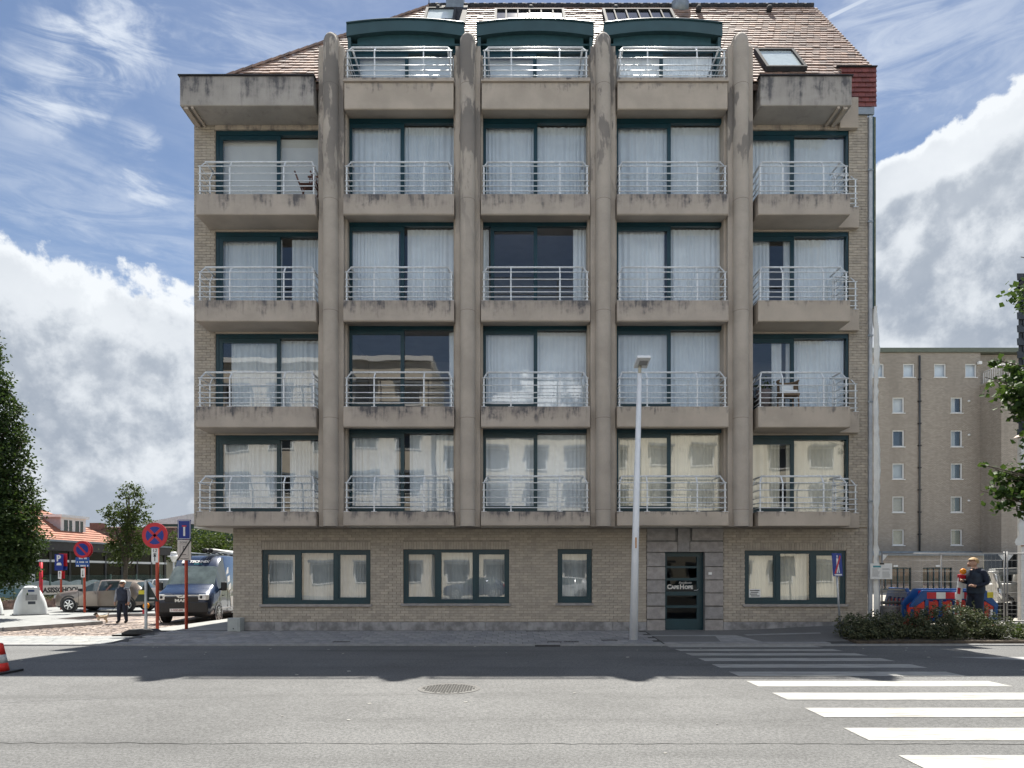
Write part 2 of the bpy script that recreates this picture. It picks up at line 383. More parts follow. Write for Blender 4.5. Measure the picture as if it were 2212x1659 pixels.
def text(name, s, size, mat, parent, loc, face='front', align='CENTER', extrude=.004, squash=1.0, rot=None, shear=0.0, bold=0.0):
    """lettering as a thin raised mesh; 'front' faces the viewer at -Y"""
    cu = bpy.data.curves.new(name, 'FONT'); cu.body = s; cu.size = size; cu.align_x = align; cu.align_y = 'CENTER'; cu.extrude = extrude; cu.shear = shear; cu.offset = bold
    cu.resolution_u = 3
    tmp = bpy.data.objects.new(name, cu); COL.objects.link(tmp)
    dg = bpy.context.evaluated_depsgraph_get(); me = bpy.data.meshes.new_from_object(tmp.evaluated_get(dg)); me.materials.clear(); me.materials.append(mat)
    bpy.data.objects.remove(tmp)
    o = bpy.data.objects.new(name, me); link(o, parent)
    o.location = Vector(loc) - (ORG.get(parent.name, Vector((0, 0, 0))) if parent else Vector((0, 0, 0)))
    o.rotation_euler = rot if rot else (R(90), 0, 0); o.scale = (squash, 1, 1)
    return o
# ------------------------------------------------------------------ materials in use
m_asph = asphalt('asphalt', (.040, .0405, .041), (.190, .192, .191), 95, .6)
m_asph2 = asphalt('footway_asphalt', (.09, .09, .09), (.2, .2, .2), 150, .35)
m_pave = M('concrete_paver', (.255, .255, .26), .85, var=.18, scale=5, bump=.3, spread=[(0, (.82, .83, .86)), (1, (1.12, 1.1, 1.08))])
m_joint = M('joint_sand', (.05, .05, .05), .95, var=.3, scale=20)
m_kerb = M('kerb_concrete', (.27, .27, .27), .85, var=.15, scale=4, bump=.3)
m_pale = M('pale_paver', (.235, .242, .24), .85, var=.14, scale=3, bump=.3, spread=[(0, (.9, .92, .95)), (1, (1.08, 1.06, 1.02))])
m_sett = M('stone_sett', (.27, .235, .215), .8, var=.25, scale=9, bump=.5, spread=[(0, (.62, .62, .66)), (.5, (1, .93, .88)), (1, (1.3, 1.22, 1.12))])
m_yard = M('yard_sand', (.33, .31, .27), .95, var=.2, scale=2, bump=.4)
m_soil = M('soil', (.07, .055, .04), .95, var=.35, scale=8, bump=.6)
m_earth = M('earth', (.09, .1, .06), .95, var=.3, scale=.2)
m_white = paintline('road_paint', (.35, .347, .33))
m_conc = concrete('balcony_concrete', (.46, .40, .345), top=.8, streaks=1.25)
m_conc_clean = concrete('clean_concrete', (.475, .41, .345), top=.3, streaks=.7)
m_conc_dirty = concrete('cornice_concrete', (.40, .37, .34), top=1.15, streaks=1.3)
m_col = concrete('column_concrete', (.45, .395, .34), top=.02, streaks=.0, patches=.62)
m_brick = M('buff_brick', (.42, .375, .32), .85, var=.1, scale=7, bump=.3, bscale=80, spread=[(0, (.86, .85, .84)), (.5, (1, .99, .97)), (1, (1.1, 1.08, 1.05))])
m_mortar = M('mortar', (.295, .262, .225), .95, var=.15, scale=12, bump=.3)
m_blue = M('bluestone', (.30, .28, .272), .7, var=.16, scale=6, bump=.25, spread=[(0, (.88, .9, .92)), (1, (1.1, 1.08, 1.06))])
m_plinth = M('plinth_stone', (.255, .25, .255), .8, var=.38, scale=3.2, bump=.3)
m_blue_dk = M('bluestone_joint', (.19, .185, .185), .8, var=.2)
m_frame = M('teal_frame', (.002, .034, .050), .38, var=.1, scale=2, spec=.5)
m_frame_dk = M('dark_teal', (.006, .04, .055), .4, var=.1, scale=2)
m_canopy = M('canopy_teal', (.030, .072, .085), .5, var=.12, scale=1.5)
m_rail = M('galvanised_rail', (.72, .75, .78), .4, metal=.1, var=.1, scale=14)
m_glass = glass('window_glass')
m_curt = M('net_curtain', (.70, .77, .83), .9, var=.05, scale=2)
m_curt_w = M('white_curtain', (.82, .88, .93), .9, var=.05, scale=2)
m_curt_c = M('cream_curtain', (.80, .77, .66), .9, var=.05, scale=2)
m_blind = M('roller_blind', (.70, .72, .71), .9, var=.04, scale=2)
m_room = M('room_paint', (.42, .42, .43), .9, var=.1, scale=1)
m_sheet = M('soffit_paint', (.62, .6, .54), .8, var=.06, scale=3)
m_tile = M('roof_tile', (.32, .24, .212), .6, var=.2, scale=9, bump=.3, bscale=30, spec=.35, spread=[(0, (.68, .7, .72)), (.35, (.93, .9, .87)), (.7, (1.08, 1.0, .94)), (1, (1.3, 1.18, 1.05))])
m_redtile = M('red_hung_tile', (.19, .055, .05), .6, var=.15, scale=6, spread=[(0, (.85, .85, .85)), (1, (1.15, 1.1, 1.1))])
m_zinc = M('zinc', (.24, .27, .3), .45, metal=.5, var=.15, scale=6)
m_lead = M('dark_lead', (.05, .05, .055), .8, var=.2, spec=.15)
m_plastic_w = M('white_plastic', (.72, .74, .74), .45, var=.06, scale=3)
m_black = M('black_plastic', (.012, .013, .015), .5, var=.2)
m_rubber = M('black_rubber', (.02, .021, .023), .75, var=.2, bump=.3)
m_steel = M('bright_steel', (.6, .62, .63), .28, metal=.9, var=.1)
m_red = M('signal_red', (.50, .014, .03), .42, var=.06)
m_bluep = M('signal_blue', (.006, .03, .24), .4, var=.06)
m_wht = M('white_paint', (.76, .76, .75), .45, var=.04)
m_orange_post = M('orange_red_post', (.42, .055, .022), .5, var=.1)
m_darkgl = M('dark_glass', (.012, .016, .02), .06, var=.1, spec=.9)
m_black_print = M('black_print', (.015, .015, .017), .6, var=.05)

# ------------------------------------------------------------------ heights of the ground
def zroad(Y): return .105 - .13 * min(1.0, abs((Y - 8.5) / 7.5)) ** 2
def sstep(t): t = max(0, min(1, t)); return t * t * (3 - 2 * t)
def zpave(X, Y): return max(0, min(1.0, (Y - 16.0) / 2.6)) * (.11 + .15 * sstep((X - 5.6) / 4)) + .004
def zside(Y):
    for (a, za), (b, zb) in zip(((15.9, .0), (18.6, -.05), (20.5, -.2)), ((18.6, -.05), (20.5, -.2), (300, -.2))):
        if Y <= b: return za + (zb - za) * max(0, (Y - a) / (b - a))
    return -.2
PLAZA = -.08
def sheet(name, xs, ys, zf, mat):
    mb = MB(); nx = len(xs)
    vs = [(x, y, zf(x, y)) for y in ys for x in xs]
    fs = [(j * nx + i, j * nx + i + 1, (j + 1) * nx + i + 1, (j + 1) * nx + i) for j in range(len(ys) - 1) for i in range(nx - 1)]
    mb.smooth = True; mb.add(vs, fs)
    return tag(mb.build(name, mat, origin=(0, ys[0], 0)), kind='structure')
def fr(a, b, n): return [a + (b - a) * i / n for i in range(n + 1)]
g = MB(); g.add([(900 * math.cos(2 * PI * i / 64), 60 + 900 * math.sin(2 * PI * i / 64), -.45) for i in range(64)], [tuple(range(64))])
tag(g.build('ground', m_earth, origin=(0, 60, -.45)), kind='structure')
rd = sheet('road', fr(-90, 90, 4), fr(-7, 15.9, 40), lambda x, y: zroad(y), m_asph); ORG['road'] = Vector((0, -7, 0))
def crack(pts, w, seed):
    q = random.Random(seed); mb = MB(); P = []
    for (xa, ya), (xb, yb) in zip(pts, pts[1:]):
        n = max(2, int(math.hypot(xb - xa, yb - ya) / .12)); P += [(xa + (xb - xa) * i / n + q.gauss(0, .008), ya + (yb - ya) * i / n + q.gauss(0, .011)) for i in range(n)]
    vs = []
    for x, y in P: ww = w * q.uniform(.3, 1.2); vs += [(x, y - ww, zroad(y) + .0025), (x, y + ww, zroad(y) + .0025)]
    mb.add(vs, [(2 * i, 2 * i + 2, 2 * i + 3, 2 * i + 1) for i in range(len(P) - 1)]); mb.build('crack', M('crack_dark', (.018, .018, .018), .95), rd)
crack([(-14, 6.31), (-3, 6.27), (2.5, 6.25), (14, 6.22)], .007, 1)
crack([(-16, 12.72), (-2, 12.66), (3.4, 12.62)], .006, 2)
crack([(-9, 8.1), (-7.4, 8.5), (-6.1, 8.2), (-4.8, 8.55)], .004, 3)
mb = MB(); q_ = random.Random(5)
for i in range(46):                                    # bits of grit and flattened litter
    x, y = q_.uniform(-9, 9), q_.uniform(5.8, 15.6); s_ = q_.uniform(.008, .03); mb.obox((x, y, zroad(y) + .004), (s_, s_ * .3, 0), (-s_ * .2, s_ * .6, 0), (0, 0, .003))
tag(mb.build('grit', M('pale_grit', (.4, .39, .36), .9), rd), kind='stuff')
# far kerb: one flush line of long kerb stones
kerb = tag(thing('kerb', None, None, (0, 15.95, 0)), kind='structure')
k0 = MB(); k0.box(.006, .994, 0, .16, -.2, .012); km = k0.mesh('kerb_stone', m_kerb)
for i in range(-24, 24): inst('kerb_stone', km, kerb, (i * 1.0, 15.87, random.Random(i).uniform(-.002, .004)))
kb = MB(); kb.box(-90, -24, 15.87, 16.03, -.2, .012); kb.box(24, 90, 15.87, 16.03, -.2, .012); tag(kb.build('kerb_run', m_kerb, kerb), kind='stuff')
# footway before the building: bedding sheet with paving slabs laid on it
pav = sheet('pavement', fr(-9.6, 60, 60), fr(16.03, 18.62, 6), zpave, m_joint)
ORG['pavement'] = Vector((0, 16.03, 0))
pm_ = MB(); pm_.box(-.1435, .1435, -.1435, .1435, -.05, .012); paver_me = pm_.mesh('paver', m_pave)
spots = []
for j in range(8):
    for i in range(48):
        x = -9.2 + .3 * i + (.15 if j % 2 else 0); y = 16.2 + .3 * j
        if x < 3.55: spots.append((x, y))
spots.sort(key=lambda p: abs(p[0] + 1.5) + .5 * abs(p[1] - 16)); r_ = random.Random(2)
rest = MB()
for n, (x, y) in enumerate(spots):
    z = zpave(x, y) + r_.uniform(-.003, .003)
    if n < 290: inst('paver', paver_me, pav, (x, y, z), rot=(R(2.4), 0, 0))
    else: rest.piece = r_.random(); rest.box(x - .1435, x + .1435, y - .1435, y + .1435, z - .05, z + .012)
tag(rest.build('paving', m_pave, pav), kind='stuff')
mb = MB()
for i in range(30):                                             # tactile slabs along the crossing
    x = 3.75 + .3 * i
    if x < 7.6: mb.piece = r_.random() * .5 + .5; mb.box(x - .147, x + .147, 16.05, 16.34, -.03, zpave(x, 16.2) + .016)
tag(mb.build('tactile_paving', m_pave, pav), kind='stuff')
# smooth footway right of the door up to the planting bed
sheet('footway', fr(3.6, 60, 60), fr(16.36, 18.61, 6), lambda x, y: zpave(x, y) + .006, m_asph2)
mb = MB()
for x0, x1, y in ((3.1, 5.35, 17.35), (6.0, 7.9, 17.45)): mb.add([(x0, y, zpave(x0, y) + .012), (x1, y, zpave(x1, y) + .012), (x1 + .05, y + .2, zpave(x1, y + .2) + .012), (x0, y + .2, zpave(x0, y + .2) + .012)], [(0, 1, 2, 3)])
mb.add([(5.2, 17.55, zpave(5.2, 17.55) + .011), (5.75, 17.55, zpave(5.75, 17.55) + .011), (6.0, 16.36, zpave(6, 16.36) + .012), (5.0, 16.36, zpave(5, 16.36) + .012)], [(3, 2, 1, 0)])
tag(mb.build('pavement_marking', m_kerb), kind='structure')
# zebra crossing: eleven painted bars on the cambered road
zeb = tag(thing('crossing_marking', None, None, (5.3, 10, .1)), kind='structure')
zr = random.Random(5)
for i in range(12):
    y1 = 15.87 - i * 1.0; y0 = y1 - .5; xl = 3.56 - .026 * i + zr.uniform(-.02, .02); xr = 7.0 - .02 * i + .14 * min(i, 4) * 0
    m_ = MB(); n = 16
    for side in (0, 1): pass
    top = [(xl + (xr - xl) * k / n, y, zroad(y) + .005) for y in (y0, y1) for k in range(n + 1)]
    m_.add(top, [(k, k + 1, n + 2 + k, n + 1 + k) for k in range(n)])
    m_.build('stripe', m_white, zeb)
# road patch of old marking and grating at far right
mb = MB()
mb.add([(WX(2050, 13.1), 13.1, zroad(13.1) + .004), (18, 13.1, zroad(13.1) + .004), (18, 11.4, zroad(11.4) + .004), (11.5, 11.4, zroad(11.4) + .004)], [(3, 2, 1, 0)])
tag(mb.build('road_marking', m_kerb), kind='structure')
gr = tag(thing('road_grating', 'long dark slotted drain grating set in the pale strip at right road edge', 'grating', (12.6, 12.3, zroad(12.3))), None)
mb = MB(); mb.box(10.75, 17, 11.75, 12.75, 0, zroad(12.3) + .008); mb.build('base_plate', m_lead, gr)
for i in range(14):
    mb = MB(); y = 11.8 + .07 * i; mb.box(10.8 + .0 * i, 17, y, y + .035, 0, zroad(12.3) + .02); mb.build('slat', m_zinc, gr)
# yard beyond the kerb at right, planting bed
sheet('yard', fr(9.75, 120, 30), fr(18.55, 54, 10), lambda x, y: .262, m_yard)
mb = MB(); mb.box(8.1, 15.5, 16.05, 17.55, -.1, .075); tag(mb.build('planting_bed_ground', m_soil), kind='structure')
mb = MB(); mb.box(15.3, 60, 16.04, 18.55, -.1, .2); tag(mb.build('forecourt_ground', m_pale), kind='structure')
# side street at left: pale band, setts, raised square
sheet('side_street', fr(-90, -7.4, 40), fr(16.03, 90, 60), lambda x, y: zside(y) - .03, m_joint)
ss = bpy.data.objects['side_street']; ORG['side_street'] = Vector((0, 16.03, 0))
mb = MB(); r_ = random.Random(9)
y = 16.05
while y < 19.1:
    x = -24 + r_.uniform(-.2, 0)
    while x < -9.3:
        w = .3; mb.piece = r_.random(); z = zside(y + .1); mb.box(x + .004, x + w - .004, y + .004, y + .196, z - .06, z + r_.uniform(0, .005), back=True); x += w
    y += .2
tag(mb.build('pale_paving', m_pale, ss), kind='stuff')
mb = MB(); y = 19.1
while y < 33.0:
    x = -20.5 - (y - 19) * .1; d = .15 if y < 26 else .3
    while x < -8.4 + (.0 if y > 24 else -1.6):
        w = r_.uniform(.12, .19) if y < 26 else .3
        z = zside(y + d / 2) + r_.uniform(-.012, .008); mb.piece = r_.random(); mb.box(x + .006, x + w - .006, y + .006, y + d - .006, z - .06, z, back=False); x += w
    y += d
tag(mb.build('setts', m_sett, ss), kind='stuff')
mb = MB(); mb.add([(-10.9, 18.6, .0), (-7.55, 18.6, .03), (-7.55, 32, .1), (-9.75, 32, .06)], [(0, 1, 2, 3)])
mb.add([(-10.9, 18.6, -.2), (-10.9, 18.6, 0), (-9.75, 32, .06), (-9.75, 32, -.2)], [(3, 2, 1, 0)])
tag(mb.build('side_pavement', m_pale), kind='structure')
pl = [(-60, 21.2), (-16.4, 22.0), (-15.05, 25.0), (-17.75, 26.4), (-17.55, 28.3), (-16.8, 30.0), (-9, 30.2), (-9, 90), (-60, 90)]
mb = MB(); mb.prism([(x, y, -.3) for x, y in pl], (0, 0, .22)); sq = tag(mb.build('square_pavement', m_pale, origin=(-30, 30, -.3)), kind='structure')
for a, b in zip(pl[0:6], pl[1:7]):
    mb = MB(); v = (Vector((*b, 0)) - Vector((*a, 0))); L = v.length; t = v / L; nrm = Vector((-t.y, t.x, 0)) * .07; n = max(1, min(12, int(L)))
    if L > 20: a = (-24, a[1] + (b[1] - a[1]) * .81); v = Vector((*b, 0)) - Vector((*a, 0)); L = v.length; n = 8
    for i in range(n):
        p = Vector((*a, -.2)) + v * ((i + .5) / n)
        q = MB(); q.obox(p + Vector((0, 0, .062)), t * (L / n / 2 - .006), nrm, (0, 0, .066)); q.build('kerb_stone', m_kerb, sq)
# ------------------------------------------------------------------ the apartment building
YW, YF, YB = 18.6, 17.8, 18.3            # wall, balcony front, window plane of the middle bays
bld = thing('apartment_building', 'six storey buff brick and concrete apartment building with steel railed balconies and teal windows', 'building', (0, 18.6, .1))
LV = [3.28, 6.02, 8.79, 11.56, 14.58]    # tops of the balcony slabs
SB = [2.893, 5.47, 8.235, 11.015, 13.78]  # their undersides
CC = [-4.75, -1.16, 2.39, 6.0]           # column axes
XL, XR = -8.66, 9.69
# --- shell: rear, sides, floors
mb = MB()
mb.box(XL, XL + .3, YW + .02, 31, 2.95, 14.3); mb.box(XR - .3, XR, YW + .02, 31, 0, 14.3); mb.box(XL, XR, 30.7, 31.02, 0, 14.3)
mb.box(-7.6, -7.3, YW + .12, 31, 0, 2.95)
mb.build('side_wall', M('brick_far', (.30, .245, .18), .9, var=.2, scale=20), bld)
mb = MB()
mb.box(-9.3, XL - .002, 21.6, 28.5, 3.0, 14.2); mb.build('side_bay', m_conc_clean, bld)      # bays on the side fronts
mb = MB(); mb.box(XR + .25, 11.1, 22.2, 29, 2.8, 14.2); mb.build('side_bay', m_conc_clean, bld)
mb = MB()
for k in range(5):
    zt = LV[k] - .02; mb.box(XL + .31, XR - .31, YW + .16, 30.6, zt - .22, zt)
mb.box(XL + .31, XR - .31, 22.2, 22.35, .1, 14.3)
for c in CC:
    mb.box(c - .1, c + .1, YW + .16, 22.2, 2.9, 14.3)
mb.box(-7.28, XR - .31, YW + .16, 30.6, -.05, .08); mb.box(3.2, 3.35, YW + .16, 22.1, .1, 2.8); mb.box(6.05, 6.2, YW + .16, 22.1, .1, 2.8); mb.box(.6, .75, YW + .16, 22.1, .1, 2.8)
mb.build('interior_wall', m_room, bld)
# --- soffit over the ground floor
mb = MB(); mb.box(-5.0, 6.4, YF + .5, YW - .003, 2.905, 2.95); mb.box(XL, -7.62, YW + .0, 31, 2.9, 2.948); mb.build('soffit', m_sheet, bld)
# --- brick pieces
brick_me = {}
BR = random.Random(11)
bricks = []                                      # (x centre, z centre, width, height, y front)
def wall_bricks(x0, x1, z0, z1, yf, holes=()):
    L, H, J = .212, .063, .011; row = 0; z = z0
    while z + H <= z1 + .02:
        x = x0 - (L + J) / 2 * (row % 2)
        while x < x1:
            a, b = max(x, x0), min(x + L, x1)
            segs = [(a, b)]
            for hx0, hx1, hz0, hz1 in holes:
                if z + H > hz0 and z < hz1:
                    new = []
                    for s0, s1 in segs:
                        if s1 <= hx0 or s0 >= hx1: new.append((s0, s1))
                        else:
                            if s0 < hx0: new.append((s0, hx0))
                            if s1 > hx1: new.append((hx1, s1))
                    segs = new
            for s0, s1 in segs:
                if s1 - s0 > .03: bricks.append(((s0 + s1) / 2, z + H / 2, s1 - s0, H, yf))
            x += L + J
        z += H + J; row += 1
GW = [(-6.817, -3.854, .83, 2.308), (-2.963, -.076, .85, 2.32), (1.241, 2.18, .86, 2.33), (6.343, 9.11, .83, 2.29)]      # ground floor windows
DOOR = (3.665, 5.755, .0, 2.91)
holes = [(a, b, c, d + .215) for a, b, c, d in GW] + [DOOR]
wall_bricks(-7.6, XR, .36, 2.9, YW, holes)
for a, b, c, d in GW:                            # soldier courses
    n = int((b - a + .12) / .074); w = (b - a + .0) / n
    for i in range(n): bricks.append((a + w * (i + .5), d + .108, w - .011, .2, YW))
wall_bricks(XL, -8.08, 2.96, 13.9, YW); wall_bricks(9.18, XR, 2.93, 14.3, YW)
# mortar backing with the openings left out
mb = MB(); yb = YW + .014
xs = [-7.6] + sorted(v for h in holes for v in h[:2]) + [XR]
for a, b, c, d in holes:
    if (a, b) == DOOR[:2]: continue
    mb.box(a, b, yb, YW + .15, .1, c); mb.box(a, b, yb, YW + .15, d - .215, 2.9)
edges = [-7.6]
for h in sorted(holes): edges += [h[0], h[1]]
edges += [XR]
for a, b in zip(edges[0::2], edges[1::2]): mb.box(a, b, yb, YW + .15, .1, 2.9)
mb.box(XL, -8.08, yb, YW + .15, 2.95, 14.0); mb.box(9.18, XR, yb, YW + .15, 2.95, 14.3)
wall = mb.build('wall', m_mortar, bld)
full = [b for b in bricks if abs(b[2] - .212) < .001 and abs(b[3] - .063) < .001 and b[1] < 2.9]
full.sort(key=lambda b: abs(b[0] - 2.7) + abs(b[1] - 1.6) * .6)
pick = set(id(b) for b in full[:295])
bm_ = MB(); bm_.box(-.106, .106, 0, .02, -.0315, .0315, back=False); bme = bm_.mesh('brick', m_brick)
st = MB()
for b in bricks:
    x, z, w, h, y = b; yy = y + BR.uniform(-.004, .004)
    if id(b) in pick: inst('brick', bme, bld, (x, yy, z))
    else: st.piece = BR.random() * .999 + .0005; st.box(x - w / 2, x + w / 2, yy, yy + .02, z - h / 2, z + h / 2, back=False)
tag(st.build('brickwork', m_brick, bld), kind='stuff')
# plinth of long stone blocks
x = -7.62; i = 0
while x < XR:
    w = min(1.15, XR - x)
    if not (x < DOOR[1] and x + w > DOOR[0]) or w < .05:
        q = MB(); q.box(x + .004, x + w - .004, YW - .022, YW + .1, .0, .345 + .0 * i); q.build('plinth_block', m_plinth, bld); x += w
    elif x < DOOR[0] - .05:
        q = MB(); q.box(x + .004, DOOR[0] - .004, YW - .022, YW + .1, .0, .345); q.build('plinth_block', m_plinth, bld); x = DOOR[1]
    else: x = DOOR[1] + .001
    i += 1
# --- windows
CR = random.Random(21)
def curtain_mesh(x0, x1, z0, z1, y, kind, seed, mat):
    r = random.Random(seed); mb = MB(); mb.smooth = True
    if kind == 'blind':
        mb.quad((x0, y, z0), (x1, y, z0), (x1, y, z1), (x0, y, z1)); return mb, mat
    n = max(8, int((x1 - x0) / .018)); ph = r.random() * 6; pitch = r.uniform(.085, .15)
    amp = .026 if kind == 'full' else .013
    cols = []; u = 0.0
    for i in range(n + 1):
        x = x0 + (x1 - x0) * i / n
        u += (x1 - x0) / n / pitch * (1 + .55 * math.sin(x * 7.3 + ph) * math.sin(x * 3.1 + ph * 2))
        cols.append((x, amp * (math.sin(u * 2 * PI) * .8 + .35 * math.sin(u * 4.7 + ph))))
    zs = (z0, (z0 + z1) / 2, z1); k = (1.25, 1.0, .75)
    vs = [(x + (.012 * math.sin(ph + x * 4) if j == 0 else 0), y + w * k[j], z) for j, z in enumerate(zs) for x, w in cols]
    mb.add(vs, [(j * (n + 1) + i, j * (n + 1) + i + 1, (j + 1) * (n + 1) + i + 1, (j + 1) * (n + 1) + i) for j in range(2) for i in range(n)])
    return mb, mat
SEED = [0]
def add_curtain(win, x0, x1, z0, z1, y, kind, mat):
    SEED[0] += 1; mb, mt = curtain_mesh(x0, x1, z0, z1, y, kind, SEED[0], mat); return mb.build('curtain', mt, win)
def patio_window(x0, x1, z0, z1, y, curt, mull=.5, slide=0.0, frame=m_frame, right_hidden=False):
    """left sliding leaf in a deep frame, right fixed pane; curt = list of (u0, u1, kind, material) across the width"""
    f = MB(); t = .1; d = .12; xm = x0 + (x1 - x0) * mull
    f.box(x0, x1, y, y + d, z1 - .115, z1); f.box(x0, x1, y, y + d, z0, z0 + .10); f.box(x0, x0 + .075, y, y + d, z0 + .1, z1 - .115); f.box(x1 - .05, x1, y, y + d, z0 + .1, z1 - .115)
    win = f.build('window', frame, bld)
    sx0, sx1 = x0 + .078 + slide, xm + .05 + slide * .0
    s = MB(); ys = y + .012; b = .1
    s.box(sx0, sx0 + b, ys, ys + .05, z0 + .103, z1 - .118); s.box(sx1 - b, sx1, ys, ys + .05, z0 + .103, z1 - .118)
    s.box(sx0 + b, sx1 - b, ys, ys + .05, z1 - .118 - .12, z1 - .118); s.box(sx0 + b, sx1 - b, ys, ys + .05, z0 + .103, z0 + .103 + .12)
    s.build('sash', frame, win)
    p = MB(); p.quad((sx0 + b, ys + .025, z0 + .22), (sx1 - b, ys + .025, z0 + .22), (sx1 - b, ys + .025, z1 - .235), (sx0 + b, ys + .025, z1 - .235)); p.build('pane', m_glass, win)
    p = MB(); p.quad((sx1, y + .07, z0 + .1), (x1 - .05, y + .07, z0 + .1), (x1 - .05, y + .07, z1 - .115), (sx1, y + .07, z1 - .115)); p.build('pane', m_glass, win)
    for u0, u1, kind, mt in curt:
        add_curtain(win, x0 + .08 + (x1 - x0 - .13) * u0, x0 + .08 + (x1 - x0 - .13) * u1, z0 + .06, z1 - .13, y + d + .05, kind, mt)
    return win
F, B_ = 'full', 'blind'
mid = {  # bay, storey (0 = first floor): curtains
 (2, 3): [(0, .5, F, m_curt), (.5, 1, F, m_curt)], (2, 2): [(0, .46, F, m_curt_w), (.54, 1, F, m_curt_w)], (2, 1): [(.93, 1, F, m_curt_w)], (2, 0): [(0, .46, F, m_curt), (.56, 1, F, m_curt)],
 (3, 3): [(0, .5, F, m_curt), (.5, 1, F, m_curt)], (3, 2): [(0, .06, F, m_curt), (.86, 1, F, m_curt_w)], (3, 1): [(0, 1, 'fine', m_curt_w)], (3, 0): [(0, 1, 'fine', m_curt_w)],
 (4, 3): [(0, .5, F, m_curt), (.5, 1, 'fine', m_curt)], (4, 2): [(0, .47, F, m_curt_w), (.53, 1, F, m_curt_w)], (4, 1): [(0, 1, 'fine', m_curt)], (4, 0): [(0, .5, F, m_curt_c), (.5, 1, 'fine', m_curt_c)],  # bay four, first floor: cream stands in for the sunlit building's reflection
}
for b in (2, 3, 4):
    x0, x1 = CC[b - 2] + .285, CC[b - 1] - .285
    for k in range(4):
        patio_window(x0, x1, LV[k] - .03, SB[k + 1] + .075, YB, mid[(b, k)], mull=.505, slide=.22 if (b, k) == (3, 2) else 0)
end = {
 (1, 3): [(0, .55, B_, m_blind), (.55, 1, B_, m_blind)], (1, 2): [(0, .5, F, m_curt), (.58, 1, F, m_curt)], (1, 1): [(.08, .5, F, m_curt), (.5, 1, F, m_curt)], (1, 0): [(0, .5, F, m_curt), (.56, 1, F, m_curt)],
 (5, 3): [(0, .5, F, m_curt_w), (.5, 1, 'fine', m_curt)], (5, 2): [(0, .38, F, m_curt_w), (.5, 1, F, m_curt_w)], (5, 1): [(.40, .48, F, m_curt_w), (.52, 1, F, m_curt_w)], (5, 0): [(0, .47, F, m_curt_c), (.52, 1, 'fine', m_curt_c)],
}
for k in range(4):
    zt = SB[k + 1] - .04 if k < 3 else 13.74
    patio_window(-8.075, -4.6, LV[k] - .03, zt, YW + .03, end[(1, k)], mull=.49)
    patio_window(5.75, 9.175, LV[k] - .03, zt, YW + .03, end[(5, k)], mull=.555)
mb = MB(); mb.box(-8.08, -4.6, YW - .02, YW + .15, 13.745, 14.25); mb.box(5.75, 9.18, YW - .02, YW + .15, 13.745, 14.25)
for k in range(3): mb.box(-8.08, -4.6, YW - .01, YW + .15, SB[k + 1] - .035, LV[k + 1] - .04); mb.box(5.75, 9.18, YW - .01, YW + .15, SB[k + 1] - .035, LV[k + 1] - .04)
mb.build('lintel', m_conc_clean, bld)
# interior things seen in the undraped rooms
# ground floor windows: three casements in a frame, sill
def casement(x0, x1, z0, z1, n, curt):
    f = MB(); y = YW + .06; t = .085
    f.box(x0, x1, y, y + .09, z1 - t, z1); f.box(x0, x1, y, y + .09, z0, z0 + .11); f.box(x0, x0 + t, y, y + .09, z0 + .11, z1 - t); f.box(x1 - t, x1, y, y + .09, z0 + .11, z1 - t)
    xs = fr(x0, x1, n) if n == 1 else [x0, x0 + (x1 - x0) * .335, x0 + (x1 - x0) * .675, x1]
    for xm in xs[1:-1]: f.box(xm - .065, xm + .065, y, y + .09, z0 + .11, z1 - t)
    win = f.build('window', m_frame, bld)
    for i, (a, b) in enumerate(zip(xs, xs[1:])):
        a += t if i == 0 else .065; b -= t if i == len(xs) - 2 else .065
        ins = .0 if (i == 1) else .05
        if ins or n == 1:
            s = MB(); ins = .05; s.box(a, a + ins, y + .012, y + .07, z0 + .11, z1 - t); s.box(b - ins, b, y + .012, y + .07, z0 + .11, z1 - t); s.box(a + ins, b - ins, y + .012, y + .07, z1 - t - ins, z1 - t); s.box(a + ins, b - ins, y + .012, y + .07, z0 + .11, z0 + .11 + ins + .02)
            s.build('sash', m_frame, win)
        p = MB(); p.quad((a + ins, y + .04, z0 + .11 + ins), (b - ins, y + .04, z0 + .11 + ins), (b - ins, y + .04, z1 - t - ins), (a + ins, y + .04, z1 - t - ins)); p.build('pane', m_glass, win)
        add_curtain(win, a, b, z0 + .06, z1 - .03, y + .24, 'fine', curt)
    r = MB(); r.box(x0 - .06, x1 + .04, YW - .05, YW + .06, z0 - .065, z0 - .003); r.build('sill', m_blue, win)
    v = MB(); v.box(x0, x1, YW + .155, YW + .16, z0 - .2, z0 + .1); v.build('reveal', m_room, win)
    return win
m_curt_g = M('grey_net', (.46, .49, .50), .9, var=.06, scale=2)
casement(*GW[0], 3, m_curt_g); casement(*GW[1], 3, m_curt_g); casement(*GW[2], 1, m_curt_g); w4 = casement(*GW[3], 3, m_curt_c)
# sheet of notices inside the right-hand window
mb = MB(); mb.box(6.48, 6.80, YW + .085, YW + .088, 1.0, 1.24)
nt = mb.build('notice_sheet', m_wht, w4)
for i, s in enumerate(('TE HUREN', 'appartement', 'inlichtingen', '050 41 41 30')): pass
tx = MB()
for i in range(4): tx.box(6.51 + .02 * (i % 2), 6.77 - .03 * (i % 3), YW + .0835, YW + .085, 1.19 - .05 * i, 1.212 - .05 * i)
tx.build('print', m_black_print, w4)
